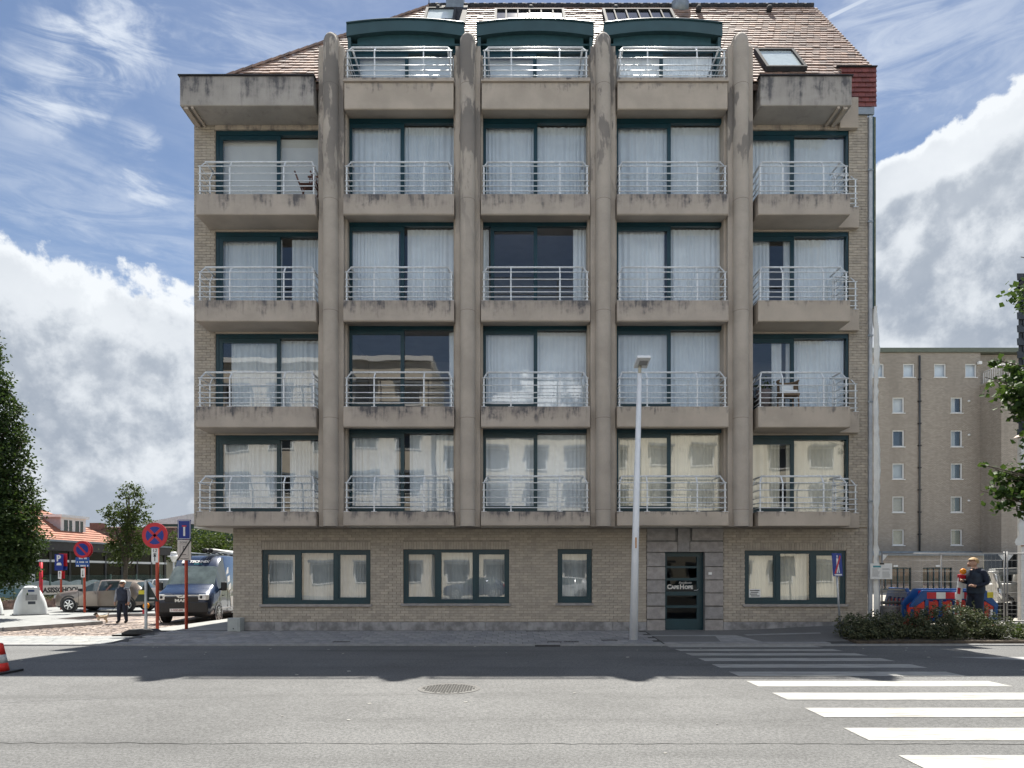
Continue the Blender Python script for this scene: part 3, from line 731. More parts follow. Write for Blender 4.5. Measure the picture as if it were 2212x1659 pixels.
# --- entrance: stone surround, door
ent = MB()
ent.box(DOOR[0], 4.165, YW + .02, YW + .15, 0, 2.9); ent.box(5.25, DOOR[1], YW + .02, YW + .15, 0, 2.9); ent.box(4.165, 5.25, YW + .02, YW + .15, 2.26, 2.9)
ent = ent.build('entrance_surround', m_blue_dk, bld)
hz = [.10, .43, .79, 1.145, 1.50, 1.86, 2.25]
for s0, s1 in ((DOOR[0] + .01, 4.163), (5.252, DOOR[1] - .01)):
    for i, (a, b) in enumerate(zip(hz, hz[1:])):
        q = MB(); q.piece = CR.random(); top = b - (.035 if i in (0, 1) else .022); q.box(s0, s1, YW - .03, YW + .05, a + .004, top); q.build('stone_block', m_blue, ent)
for a, b, c, d in ((DOOR[0] + .01, 4.50, 2.255, 2.52), (4.515, 4.83, 2.255, 2.89), (4.845, DOOR[1] - .01, 2.255, 2.52), (DOOR[0] + .01, 4.44, 2.57, 2.89), (4.90, DOOR[1] - .01, 2.57, 2.89)):
    q = MB(); q.piece = CR.random(); q.box(a, b, YW - .03, YW + .05, c, d); q.build('stone_block', m_blue, ent)
q = MB(); q.box(3.7, 5.75, YW - .10, YW + .3, -.05, .112); q.build('doorstep', m_blue, ent)
yd = YW + .16; dx0, dx1 = 4.17, 5.16
df = MB(); t = .085
rails = [.115, .42, .74, 1.07, 1.42, 1.77, 2.05, 2.25]
df.box(dx0, dx0 + t, yd, yd + .06, .115, 2.25); df.box(dx1 - t, dx1, yd, yd + .06, .115, 2.25)
zz = [(.115, .40), (.66, .72), (1.02, 1.08), (1.37, 1.43), (1.70, 1.76), (2.17, 2.25)]
zz = [(.115, .42), (.72, .79), (1.06, 1.17), (1.47, 1.54), (1.81, 1.87), (2.13, 2.25)]
for a, b in zz: df.box(dx0 + t, dx1 - t, yd, yd + .06, a, b)
df.box(5.16, 5.25, yd, yd + .05, .115, 2.25)
door = df.build('door', m_frame_dk, bld)
m_dglass = glass('door_glass', (.12, .18, .22), .02, 0, .35)
for (a, b), (c, d) in zip(zz, zz[1:]):
    p = MB(); p.quad((dx0 + t, yd + .03, b), (dx1 - t, yd + .03, b), (dx1 - t, yd + .03, c), (dx0 + t, yd + .03, c)); p.build('pane', m_dglass, door)
m_letter = M('silver_letter', (.62, .62, .6), .4, var=.04)
for s, x, sz in (('C', 4.315, .17), ('APE', 4.475, .125), ('H', 4.665, .17), ('OPE', 4.85, .125)):
    text('lettering', s, sz, m_letter, door, (x + .01, yd + .022, 1.285 + (.012 if len(s) == 1 else 0) - .005), bold=.007)
text('lettering', 'Residentie', .085, m_letter, door, (4.76, yd + .022, 1.41), shear=.35)
mb = MB(); mb.tube([(4.99, yd - .04, 1.20), (5.07, yd - .04, 1.205), (5.09, yd - .04, 1.225), (5.115, yd - .01, 1.235), (5.115, yd + .02, 1.235)], .011, 7); mb.build('handle', m_steel, door)
mb = MB(); mb.box(5.34, 5.43, YW - .045, YW - .031, 1.63, 1.70); mb.build('bell_plate', m_wht, bld)
# --- columns
for c in CC:
    mb = MB(); mb.smooth = False
    mb.box(c - .325, c + .325, YF + .14, YW + .02, 2.9, 15.52)                # flat strips left and right of the shaft
    col = mb.build('column', m_col, bld)
    s = MB(); s.smooth = True; n = 14; r = .2; yc = YF + .14
    rows = []
    zt = 15.42
    prof = [(2.9, 1.0), (5.9, 1), (8.7, 1), (11.4, 1), (14.2, 1), (zt, 1.0), (zt + .14, .96), (zt + .26, .84), (zt + .35, .62), (zt + .41, .34), (zt + .43, .06)]
    for z, k in prof:
        rows.append([(c - r * k * math.cos(PI * i / n), yc - .235 * (k if k < 1 else 1) * math.sin(PI * i / n) ** .8 + (1 - k) * .0, z) for i in range(n + 1)])
    vs = [p for row in rows for p in row]; m_ = n + 1
    fs = [(j * m_ + i, j * m_ + i + 1, (j + 1) * m_ + i + 1, (j + 1) * m_ + i) for j in range(len(rows) - 1) for i in range(n)]
    s.add(vs, fs); s.build('shaft', m_col, col)
    b = MB(); b.box(c - .2, c + .2, yc - .002, yc + .25, 15.5, 15.70); b.lathe([(.2, -.12), (.2, .12)], (c, yc + .123, 15.68), (0, 1, 0), 20); b.build('shaft_back', m_col, col)
    j = MB()
    for z in (3.33, 5.72, 8.52, 11.42, 14.42):                              # ring joints
        j.smooth = True
        ring = lambda zz, e: [(c - (r + e) * math.cos(PI * i / n), yc - (.235 + e) * math.sin(PI * i / n) ** .8, zz) for i in range(n + 1)]
        a, b2 = ring(z - .004, .002), ring(z + .004, .002); o = len(j.v); j.add(a + b2, [(i, i + 1, n + 2 + i, n + 1 + i) for i in range(n)])
    j.build('joint', M('joint_dark', (.12, .11, .1), .9), col)
    e = MB(); e.box(c - .385, c - .327, YF + .30, YW, 2.92, 15.40); e.box(c + .327, c + .385, YF + .30, YW, 2.92, 15.4); e.build('side_strip', m_conc_clean, col)
# --- balconies
def slab(x0, x1, k, yb, mat, chamf):
    """balcony slab with parapet face; underside rising towards the windows in the middle bays"""
    b = MB(); z0, z1 = SB[k], LV[k]
    if chamf:
        prof = [(YF, z1), (YF, z0 + .03), (YF + .03, z0), (yb, z0 + .075), (yb, z1)]
    else: prof = [(YF, z1), (YF, z0 + .02), (YF + .02, z0), (yb, z0), (yb, z1)]
    b.prism([(x0, y, z) for y, z in prof], (x1 - x0, 0, 0)); return b.build('balcony', mat, bld, bevel=.012)
def railing(x0, x1, z, yb, left=True, right=True, yfr=None, inner=True, high=0.0):
    yf = (YF + .07) if yfr is None else yfr; zt = z + .945 + high; ins = .13
    a, b = x0 + .075, x1 - .075
    hand = MB(); hand.tube([(a + ins * .6, yf + ins, zt), (b - ins * .6, yf + ins, zt)], .026, 8)
    if left: hand.tube([(a + ins * .6 + .01, yf + ins, zt), (a + ins * .6 + .01, yb, zt)], .026, 8)
    if right: hand.tube([(b - ins * .6 - .01, yf + ins, zt), (b - ins * .6 - .01, yb, zt)], .026, 8)
    rl = hand.build('railing', m_rail, bld)
    hs = (.105, .238, .375, .568, .757)
    for h in hs:
        t = MB(); t.tube([(a - .045, yf - .012, z + h + (high if h > .7 else 0)), (b + .045, yf - .012, z + h + (high if h > .7 else 0))], .0135, 6)
        if left: t.tube([(a - .005, yf - .03, z + h), (a - .005, yb, z + h)], .0135, 6)
        if right: t.tube([(b + .005, yf - .03, z + h), (b + .005, yb, z + h)], .0135, 6)
        t.build('rail', m_rail, rl)
    zk = z + .765
    def post(x, y, dx, dy):
        p = MB(); p.bar((x, y, z), (x, y, zk), .034, .022); p.bar((x, y, zk - .01), (x + dx, y + dy, zt - .012), .034, .022); p.box(x - .07, x + .07, y - .04, y + .04, z, z + .012); p.build('post', m_rail, rl)
    post(a, yf, ins * .6, ins); post(b, yf, -ins * .6, ins)
    if inner:
        w = b - a
        for u in (.262, .737): post(a + w * u, yf, 0, ins)
    if yb - yf > .6:
        if left: post(a, yb - .12, ins * .6, 0)
        if right: post(b, yb - .12, -ins * .6, 0)
    return rl
for k in range(4):
    dirty = m_conc if k in (3, 2, 1, 0) else m_conc_clean
    slab(-8.24, -5.115, k, YW - .012, m_conc, False); railing(-8.24, -5.115, LV[k], YW - .02)
    for b in (2, 3, 4):
        x0, x1 = CC[b - 2] + .35, CC[b - 1] - .35
        slab(x0, x1, k, YB + .1, m_conc if not (b == 4 and k < 2) else m_conc_clean, True); railing(x0, x1, LV[k], YB)
    slab(6.42, 8.82, k, YW - .012, m_conc if k == 3 else m_conc_clean, False); railing(6.42, 8.82, LV[k], YW - .02)
    b = MB(); b.box(8.823, 9.39, YW - .14, YW - .012, SB[k] + .003, LV[k] + .02); b.build('balcony', m_conc_clean, bld, bevel=.012)
    railing(8.62, 9.38, LV[k] + .02, YW - .02, yfr=YW - .10, left=False, right=False, inner=False)
# top cornices and the fifth floor parapets
for x0, x1 in ((XL + .0, -5.17), (6.48, 8.86)):
    b = MB(); b.prism([(x0, YF, 14.63), (x0, YF, 13.88), (x0, YF + .02, 13.86), (x0, YW - .022, 13.86), (x0, YW - .022, 14.63)], (x1 - x0, 0, 0)); b.build('cornice', m_conc_dirty, bld, bevel=.012)
    b = MB(); b.box(x0 - .04, x1 + .03, YF - .04, YW + .3, 14.632, 14.66); b.build('coping', m_lead, bld)
    for xa in ((x0 + .12, x1 - .3) if x0 < 0 else (x0 + .2, x1 - .12)):
        pass
for xa, xb, zr in ((XL + .1, XL + .2, 13.79), (XL + .28, XL + .34, 13.81), (8.66, 8.76, 13.79), (8.5, 8.56, 13.81)): b = MB(); b.box(xa, xb, YF + .03, YW - .03, zr, 13.862); b.build('soffit_rib', m_conc_clean, bld)
b = MB(); b.box(8.87, 9.37, YW - .14, YW - .003, 13.72, 14.55); b.build('cornice', m_conc_clean, bld, bevel=.012)
for b_ in (2, 3, 4):
    x0, x1 = CC[b_ - 2] + .37, CC[b_ - 1] - .37
    b = MB(); b.prism([(x0, YF + .02, 14.48), (x0, YF + .02, 13.80), (x0, YF + .05, 13.78), (x0, YB + .12, 13.885), (x0, YB + .12, 14.48)], (x1 - x0, 0, 0)); b.build('balcony', m_conc_clean, bld, bevel=.012)
    b = MB(); b.box(x0 - .02, x1 + .02, YF - .03, YF + .3, 14.484, 14.58); b.build('coping', m_conc, bld, bevel=.008)
    b = MB(); b.box(x0, x1, YF + .3, 19.6, 14.36, 14.44); b.build('terrace_floor', m_lead, bld)
    railing(x0, x1, 14.58, 19.2)
# --- roof
YE, ZE, YR, ZR = 17.98, 14.60, 22.2, 20.08
DORM = [(-4.61, -1.33), (-.99, 2.28), (2.56, 5.86)]
XH = -2.72
sl = Vector((0, YR - YE, ZR - ZE)); SL = sl.length; sl /= SL; up = Vector((0, -sl.z, sl.y))
mb = MB()
XV = 9.78
def deck(z0, z1, xa, xb):
    ya, yb_ = YE + (YR - YE) * (z0 - ZE) / (ZR - ZE), YE + (YR - YE) * (z1 - ZE) / (ZR - ZE)
    hip = lambda z: -7.92 + (XH + 7.92) * (z - ZE) / (ZR - ZE)
    mb.prism([(hip(z0) if xa is None else xa, ya, z0 - .06), (xb, ya, z0 - .06), (xb, yb_, z1 - .06), (hip(z1) if xa is None else xa, yb_, z1 - .06)], (0, .05, -.12))
ZD = 17.02
deck(ZD, ZR, None, XV); deck(ZE, ZD, None, DORM[0][0] - .002)
for (a0, a1), (b0, b1) in zip(DORM, DORM[1:]): deck(ZE, ZD, a1 + .002, b0 - .002)
deck(ZE, ZD, DORM[2][1] + .002, 8.85); deck(15.42, ZD, 8.852, XV)
mb.add([(-7.92, YE, ZE - .06), (XH, YR, ZR - .06), (XH, YR + .1, ZR - .1), (-8.4, 26.5, ZE - .06)], [(3, 2, 1, 0)])
mb.add([(XH, YR, ZR - .06), (XV, YR, ZR - .06), (XV, 30.5, 14.4), (-8.4, 30.5, 14.4), (-8.4, 26.5, ZE - .06)], [(0, 1, 2, 3, 4)])
mb.add([(XV - .05, YW + .08, 14.4), (XV - .05, 30.5, 14.4), (XV - .05, YR, ZR - .1), (XV - .05, YW + .08, 15.3)], [(0, 1, 2, 3)])
roof = mb.build('roof', M('roof_deck', (.1, .07, .06), .9), bld)
ROWS = 32; RH = SL / ROWS; TW = .2
tr = random.Random(4); tiles = []
for r in range(ROWS):
    t0 = r * RH; p = Vector((0, YE, ZE)) + sl * t0; xl = -7.92 + (XH + 7.92) * (r / ROWS); x = xl - (TW / 2 if r % 2 else 0)
    while x < XV:
        a, b = max(x, xl), min(x + TW, XV)
        cx = (a + b) / 2; hidden = any(d0 - .05 < cx < d1 + .05 for d0, d1 in DORM) and p.z < 17.0
        hidden = hidden or (cx > 8.85 and p.z < 15.38)
        if b - a > .04 and not hidden: tiles.append((a, b, p, r))
        x += TW
def tile(mb, a, b, p, lift, jig):
    n0 = p + up * (.03 + lift); n1 = p + sl * (RH * 1.12) + up * lift
    th = up * .026
    vs = [(a + .003, *(n0 - th).yz), (b - .003, *(n0 - th).yz), (b - .003, *(n1 - th).yz), (a + .003, *(n1 - th).yz), (a + .003, *n0.yz), (b - .003, *n0.yz), (b - .003, *n1.yz), (a + .003, *n1.yz)]
    mb.add(vs, [(4, 5, 6, 7), (0, 1, 5, 4), (1, 2, 6, 5), (3, 0, 4, 7)])
whole = sorted((t for t in tiles if t[1] - t[0] > TW - .002), key=lambda t: (abs((t[0] + t[1]) / 2 - 7.6) * .7 + t[2].z * .5))
tp = set(id(t) for t in whole[:290])
proto = MB(); tile(proto, -TW / 2, TW / 2, Vector((0, 0, 0)), 0, 0); tme = proto.mesh('roof_tile', m_tile)
st = MB()
for t in tiles:
    a, b, p, r = t; lift = tr.uniform(-.004, .008)
    if id(t) in tp: inst('roof_tile', tme, roof, ((a + b) / 2, p.y + up.y * lift, p.z + up.z * lift))
    else: st.piece = tr.random() * .99 + .005; tile(st, a, b, p, lift, 0)
tag(st.build('tiling', m_tile, roof), kind='stuff')
ht = MB()                                                                   # hip and ridge caps
n = 26
for i in range(n):
    a = Vector((-7.92, YE, ZE + .03)).lerp(Vector((XH, YR, ZR + .03)), i / n); b = Vector((-7.92, YE, ZE + .05)).lerp(Vector((XH, YR, ZR + .05)), (i + 1.15) / n)
    ht.piece = tr.random() * .99 + .005; ht.bar(a, b, .16, .05, up=(-.3, -.4, .8))
tag(ht.build('hip_cap', m_tile, roof), kind='stuff')
rc = MB()
for i in range(40):
    x = XH + (XV - XH) * i / 40; rc.piece = .1 + tr.random() * .1; rc.tube([(x, YR, ZR + .02), (x + (XV - XH) / 40 + .01, YR, ZR + .035)], .09, 7)
tag(rc.build('ridge_cap', m_lead, roof), kind='stuff')
vg = MB(); vg.smooth = False
for r in range(ROWS):
    p = Vector((0, YE, ZE)) + sl * (r * RH); q = p + sl * RH
    if p.z < 15.34: continue
    vg.piece = tr.random() * .99 + .005
    vs = [(XV - .02, *(p + up * .02).yz), (XV + .11, *(p + up * .02).yz), (XV + .11, *(p - up * .12).yz), (XV - .02, *(p - up * .12).yz)]
    vg.prism(vs, (0, *(q - p + up * -.03).yz))
tag(vg.build('verge', m_tile, roof), kind='stuff')
def on_roof(x, z, h=.04):
    t = (z - ZE) / (ZR - ZE); return Vector((x, YE + (YR - YE) * t, z)) + up * h
def skylight(x0, x1, z0, z1, mat_p, name='skylight', n=1):
    a = on_roof(x0, z0, .1); b = on_roof(x1, z1, .1); u = (on_roof(x0, z1, .1) - a); L = u.length; u /= L
    fr_ = MB(); w = .08
    for xa, xb in ((x0, x0 + w), (x1 - w, x1)): fr_.obox(a + Vector(((xa + xb) / 2 - x0, 0, 0)) + u * L / 2, (w / 2, 0, 0), u * L / 2, up * .06)
    for s in (w / 2, L - w / 2): fr_.obox(a + Vector(((x1 - x0) / 2, 0, 0)) + u * s, ((x1 - x0) / 2 - w, 0, 0), u * w / 2, up * .06)
    for i in range(1, n): fr_.obox(a + Vector(((x1 - x0) * i / n, 0, 0)) + u * L / 2, (.02, 0, 0), u * (L / 2 - w), up * .05)
    sk = fr_.build(name, m_lead, roof)
    p = MB(); c = a + Vector(((x1 - x0) / 2, 0, 0)) + u * L / 2 + up * .01; hx = Vector(((x1 - x0) / 2 - w, 0, 0)); hu = u * (L / 2 - w)
    p.quad(c - hx - hu, c + hx - hu, c + hx + hu, c - hx + hu); p.build('pane', mat_p, sk)
    return sk
m_skyl = M('skylight_painted_sheen', (.55, .62, .62), .15, var=.05, spec=1.0)  # pale base colour imitates the bright reflection in the panes
skylight(6.82, 7.92, 15.15, 16.35, m_skyl); skylight(-2.72, -1.75, 18.5, 19.55, m_skyl)
skylight(-.55, 1.65, 18.2, 19.45, m_darkgl, n=6); skylight(2.85, 5.05, 18.2, 19.45, m_darkgl, n=6)
for x in (-2.35, .6, 3.3, 5.95, 8.2):
    v = MB(); p = on_roof(x, 19.6, .02); v.lathe([(.09, 0), (.09, .12), (.05, .17)], p, up, 8); v.build('roof_vent', m_lead, roof)
ch = MB(); ch.box(-2.12, -1.56, 21.95, 22.5, 19.6, 20.95); ch = ch.build('chimney', m_zinc, roof)
ch2 = MB(); ch2.box(1.45, 2.0, 24.3, 24.9, 16.0, 20.5); ch2.build('chimney', m_zinc, roof)
cp = MB(); cp.lathe([(.3, -.3), (.3, .12), (.22, .2), (.2, .42), (.1, .55)], (5.45, 22.2, 20.05), n=16); cp.build('ventilator', m_zinc, roof)
ap = MB(); c = on_roof(-1.85, 19.3, .055); ap.obox(c, (.42, 0, 0), sl * 1.0, up * .02); ap.build('chimney_apron', m_lead, roof)
wire = MB(); wire.tube([(XH, YR, ZR + .36), (XV, YR, ZR + .36)], .03, 6)
for i in (0, 6): wire.tube([(XH + i * 2.0 + .02, YR, ZR), (XH + i * 2.0 + .02, YR, ZR + .36)], .02, 5)
wire.build('ridge_rail', m_zinc, roof)
# dormers with curved canopies
for d0, d1 in DORM:
    cx = (d0 + d1) / 2; hw = (d1 - d0) / 2; n = 18
    def arc(u, z0, rise): return z0 + rise * (1 - u * u)
    mb = MB(); yf, yb = 19.0, 20.3
    tp_ = [(cx + hw * u, arc(u, 16.96, .12)) for u in fr(-1, 1, n)]; bt = [(cx + hw * u, arc(u, 16.62, .15)) for u in fr(-1, 1, n)]
    vs = [(x, yf, z) for x, z in tp_] + [(x, yf, z) for x, z in bt] + [(x, yb, z + .12) for x, z in tp_] + [(x, yb, z + .0) for x, z in bt]
    m_ = n + 1; fs = []
    for i in range(n):
        fs += [(m_ + i, m_ + i + 1, i + 1, i), (i, i + 1, 2 * m_ + i + 1, 2 * m_ + i), (3 * m_ + i, 3 * m_ + i + 1, m_ + i + 1, m_ + i)]
    mb.add(vs, fs)
    mb.add([(cx - hw, yf, 16.62), (cx - hw, yf, 16.96), (cx - hw, yb, 17.08), (cx - hw, yb, 16.62)], [(0, 1, 2, 3)]); mb.add([(cx + hw, yf, 16.62), (cx + hw, yf, 16.96), (cx + hw, yb, 17.08), (cx + hw, yb, 16.62)], [(3, 2, 1, 0)])
    dm = mb.build('dormer', m_canopy, bld)
    e = MB(); e.tube([(x, yf - .01, z + .015) for x, z in tp_], .028, 6); e.build('canopy_edge', m_frame, dm)
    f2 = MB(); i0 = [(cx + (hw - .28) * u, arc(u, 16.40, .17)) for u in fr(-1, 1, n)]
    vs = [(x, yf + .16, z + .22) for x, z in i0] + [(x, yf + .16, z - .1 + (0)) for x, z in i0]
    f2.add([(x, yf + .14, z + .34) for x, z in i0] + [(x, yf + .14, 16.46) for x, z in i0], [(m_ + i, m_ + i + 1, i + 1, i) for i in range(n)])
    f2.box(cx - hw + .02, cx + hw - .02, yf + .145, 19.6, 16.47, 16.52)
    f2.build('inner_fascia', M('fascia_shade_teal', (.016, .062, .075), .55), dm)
    s = MB()
    for x in (d0 + .03, d1 - .12): s.prism([(x, 19.22, 14.44), (x, 20.2, 14.44), (x, 20.2, 16.6), (x, 19.02, 16.6)], (.09, 0, 0))
    s.build('cheek', m_canopy, dm)
    w = patio_window(d0 + .13, d1 - .13, 14.44, 16.46, 19.25, [(0, .5, B_, m_curt), (.5, 1, B_, m_curt)] if d0 < 2 else [(0, .5, F, m_curt), (.5, 1, F, m_curt)], mull=.5)
# tile-hung gable shoulder at the right, flashing, pipes
sh = MB(); sh.box(8.9, XV + .02, YW - .02, YW + 1.6, 14.34, 15.40); shoulder = sh.build('gable_shoulder', m_lead, bld)
for r in range(8):
    z = 14.34 + r * .134
    for i in range(6):
        x = 8.8 + .2 * i + (.1 if r % 2 else 0); a, b = max(x, 8.87), min(x + .2, XV + .12)
        if b > a: q = MB(); q.piece = tr.random(); q.prism([(a + .003, YW - .075, z), (a + .003, YW - .055, z), (a + .003, YW - .022, z + .15), (a + .003, YW - .04, z + .15)], (b - a - .006, 0, 0)); q.build('hung_tile', m_redtile, shoulder)
q = MB(); q.box(8.8, XV + .13, YW - .10, YW + .4, 15.415, 15.435); q.build('shoulder_cap', m_lead, shoulder)
q = MB(); q.box(9.36, XV + .06, YW - .06, YW + .02, 14.14, 14.335); q.build('flashing', m_zinc, bld)
q = MB(); q.box(9.702, 9.79, YW - .06, YW + .03, .3, 14.1)
dp = q.build('downpipe', M('grey_cover', (.42, .45, .49), .5), bld)
for z in (3.6, 6.3, 8.1, 11.2, 12.6):
    q = MB(); q.box(9.66, 9.80, YW - .075, YW - .06, z, z + .05); q.build('clip', m_zinc, dp)
q = MB(); q.box(9.80, 9.86, YW - .02, YW + .4, 8.9, 14.1); q.build('fascia_strip', m_frame_dk, bld)
q = MB(); q.box(9.862, 9.91, YW, YW + .4, 8.9, 14.1); q.build('mossy_edge', M('moss_edge', (.16, .17, .1), .9, var=.4), bld)
# ------------------------------------------------------------------ street lamp, covers, cabinet
mb = MB(); lx, ly = 2.97, 16.7; lz = zpave(lx, ly)
lamp = thing('street_lamp', 'tall tapering white lamp post with flat white lantern in front of the apartment building', 'street lamp', (lx, ly, lz))
m_lamp = M('lamp_white', (.78, .8, .83), .42, var=.05, scale=3)
mb.tube([(lx, ly, lz - .05), (lx + .045, ly, lz + 2.3), (lx + .15, ly, 6.55)], [.105, .085, .058], 10); mb.build('pole', m_lamp, lamp)
mb = MB(); mb.tube([(lx + .15, ly, 6.52), (lx + .16, ly, 6.75)], .04, 8); mb.build('neck', M('ivory', (.5, .47, .38), .5), lamp)
mb = MB(); c = Vector((lx + .19, ly - .12, 6.80))
ax, ay, az = Vector((.165, 0, .0)), Vector((.0, -.26, .05)), Vector((0, .01, .035))
mb.obox(c, ax, ay, az); hd = mb.build('lantern_head', m_lamp, lamp, bevel=.015)
mb = MB(); mb.obox(c - az * 1.06 + Vector((.02, -.02, 0)), ax * .62, ay * .4, az * .12); mb.build('lens', M('lamp_lens', (.3, .31, .33), .2), lamp)
mb = MB(); mb.obox(c - az * 1.04 + Vector((0, .1, 0)), ax * .9, ay * .45, az * .08); mb.build('underside', M('lamp_grey', (.45, .46, .48), .5), lamp)
mb = MB(); mb.box(lx + .03, lx + .06, ly - .098, ly - .092, 2.28, 2.54); mb.build('sticker', M('orange_sticker', (.5, .2, .03), .6), lamp)
mb = MB(); mb.box(lx - .1, lx - .085, ly - .11, ly - .10, 1.2, 1.215); mb.build('bolt', m_steel, lamp)
mh_y = 9.2; mh_x = WX(970, mh_y); mz = zroad(mh_y)
mhole = thing('manhole_cover', 'round patterned iron manhole cover in the sunlit road', 'manhole', (mh_x, mh_y, mz))
m_iron = M('cast_iron', (.07, .068, .065), .5, metal=.4, var=.3, scale=20)
mb = MB(); mb.lathe([(.42, -.05), (.42, .006), (.365, .006)], (mh_x, mh_y, mz), n=36, smooth=False); mb.f = mb.f[:-2]; mb.m = mb.m[:-2]; mb.p = mb.p[:-2]; mb.sm = mb.sm[:-2]; mb.build('frame_ring', M('iron_ring', (.085, .083, .08), .6, var=.2), mhole)
mb = MB(); mb.lathe([(.36, -.05), (.36, .004)], (mh_x, mh_y, mz), n=36, smooth=False); mb.build('lid', M('worn_iron', (.2, .2, .195), .4, metal=.5), mhole)
mb = MB()
for i in range(-9, 10):
    for j in range(-9, 10):
        x, y = i * .037, j * .037
        if x * x + y * y < .34 ** 2 and (i + j) % 2 == 0: mb.box(mh_x + x - .0155, mh_x + x + .0155, mh_y + y - .0155, mh_y + y + .0155, mz, mz + .009)
tag(mb.build('tread', M('tread_iron', (.035, .034, .033), .7), mhole), kind='stuff')
GLABEL = ['narrow dark drain grating near the left end of the paved footway', 'small dark cover close to the wall left of the lamp post', 'longer dark grating at the kerb, left of a pair of covers',
          'left cover of the touching pair on the footway', 'right cover of the touching pair on the footway', 'dark cover just left of the lamp post foot']
for lab, (x0, x1, y, dep) in zip(GLABEL, ((720, 757, 1386, .16), (1136, 1180, 1370, .12), (1156, 1210, 1392.5, .1), (1182, 1214, 1386, .2), (1217, 1249, 1386, .2), (1298, 1333, 1383.6, .22))):
    Y = 1.62 * FPX / (y - HZ); a, b = WX(x0, Y), WX(x1, Y); z = zpave(0, Y)
    gt = thing('footway_cover', lab, 'drain cover', ((a + b) / 2, Y, z), group='iron covers in the footway')
    mb = MB(); mb.box(a, b, Y - dep / 2, Y + dep / 2, z - .05, z + .014); mb.build('plate', m_lead, gt)
    n = max(4, int((b - a) / .06))
    mb = MB()
    for i in range(n): mb.box(a + (b - a) * (i + .2) / n, a + (b - a) * (i + .7) / n, Y - dep * .42, Y + dep * .42, z, z + .019)
    tag(mb.build('bar', m_iron, gt), kind='stuff')
cab = thing('utility_cabinet', 'small grey utility cabinet at the left foot of the brick wall', 'cabinet', (-7.43, 18.4, .03))
m_cab = M('cabinet_grey', (.36, .38, .37), .6, var=.06)
mb = MB(); mb.box(-7.61, -7.27, 18.25, 18.56, .11, .47); mb.build('body', m_cab, cab, bevel=.01)
mb = MB(); mb.box(-7.59, -7.32, 18.235, 18.25, .13, .45); dr = mb.build('door', m_cab, cab, bevel=.006)
mb = MB(); mb.lathe([(.016, 0), (.016, .012)], (-7.44, 18.236, .19), (0, -1, 0), 8); mb.build('lock', m_black, dr)
mb = MB(); mb.box(-7.63, -7.24, 18.22, 18.56, -.04, .108); mb.build('base', m_black, cab)

# ------------------------------------------------------------------ signs at the left
def disc_sign(par, x, y, z, r, bars):
    mb = MB(); mb.lathe([(r, 0), (r, .02)], (x, y, z), (0, 1, 0), 36, smooth=False); p = mb.build('sign_disc', m_red, par)
    mb = MB(); mb.lathe([(r * .70, 0), (r * .70, .003)], (x, y - .003, z), (0, 1, 0), 36, smooth=False); mb.build('blue_field', m_bluep, p)
    for a in bars:
        mb = MB(); t = Vector((math.cos(a), 0, math.sin(a))); s = Vector((-t.z, 0, t.x)); mb.obox((x, y - .005, z), t * r * .74, s * r * .105, (0, .0015, 0)); mb.build('bar', m_red, p)
    mb = MB(); mb.lathe([(r * .995, .021), (r * .995, .024)], (x, y, z), (0, 1, 0), 30, smooth=False); mb.build('back', m_zinc, p)
    return p
def rect(par, name, x, y, z, w, h, mat, d=.012, r=.0):
    mb = MB(); mb.box(x - w / 2, x + w / 2, y, y + d, z - h / 2, z + h / 2); return mb.build(name, mat, par, bevel=.01 if w > .2 else 0)
def arrow(par, x, y, z, h, mat, down=False):
    mb = MB(); s = -1 if down else 1
    mb.box(x - .011, x + .011, y - .002, y, z - h / 2, z + h / 2); zt = z + s * h / 2
    mb.add([(x - .045, y - .002, zt - s * .0), (x + .045, y - .002, zt), (x, y - .002, zt + s * .09)], [(0, 1, 2) if not down else (2, 1, 0)])
    return mb.build('arrow', mat, par)
sx, sy = -10.1, 19.4
s = thing('no_stopping_sign', 'red and blue crossed no stopping disc on an orange red post', 'road sign', (sx, sy, -.01))
mb = MB(); mb.tube([(sx - .005, sy + .06, -.1), (sx - .01, sy + .06, 2.75)], .046, 10); mb.build('post', m_orange_post, s)
disc_sign(s, sx - .04, sy - .02, 2.745, .365, (PI / 4, -PI / 4))
pl_ = rect(s, 'distance_plate', sx - .04, sy - .015, 2.18, .19, .4, m_wht)
text('lettering', '12', .13, m_black_print, pl_, (sx - .04, sy - .018, 2.315)); text('lettering', 'm', .11, m_black_print, pl_, (sx - .04, sy - .018, 2.225)); arrow(pl_, sx - .04, sy - .016, 2.08, .13, m_black_print)
dx, dy = -9.67, 20.2
s = thing('dead_end_sign', 'blue dead end sign above a white end of zone plate', 'road sign', (dx, dy, .02))
mb = MB(); mb.tube([(dx + .01, dy + .06, -.1), (dx, dy + .06, 3.2)], .046, 10); mb.build('post', m_orange_post, s)
cxs = WX(398.3, dy); p = rect(s, 'panel', cxs, dy - .01, WZ(1144, dy), .395, .58, m_bluep)
mb = MB(); w, h, zc = .18, .27, WZ(1144, dy)
for a, b, c, d in ((-w, w, h - .012, h), (-w, w, -h, -h + .012), (-w, -w + .012, -h, h), (w - .012, w, -h, h)): mb.box(cxs + a, cxs + b, dy - .0125, dy - .01, zc + c, zc + d)
mb.build('border', m_wht, p)
mb = MB(); mb.box(cxs - .028, cxs + .028, dy - .013, dy - .01, zc - .19, zc + .08); mb.build('road_symbol', m_wht, p)
mb = MB(); mb.box(cxs - .065, cxs + .065, dy - .014, dy - .01, zc + .082, zc + .125); mb.build('bar_symbol', m_red, p)
zc = WZ(1188.3, dy); p = rect(s, 'zone_plate', cxs, dy - .01, zc, .405, .6, M('zone_plate', (.6, .59, .56), .5, var=.03))
m_faded = M('faded_print', (.16, .16, .16), .6)
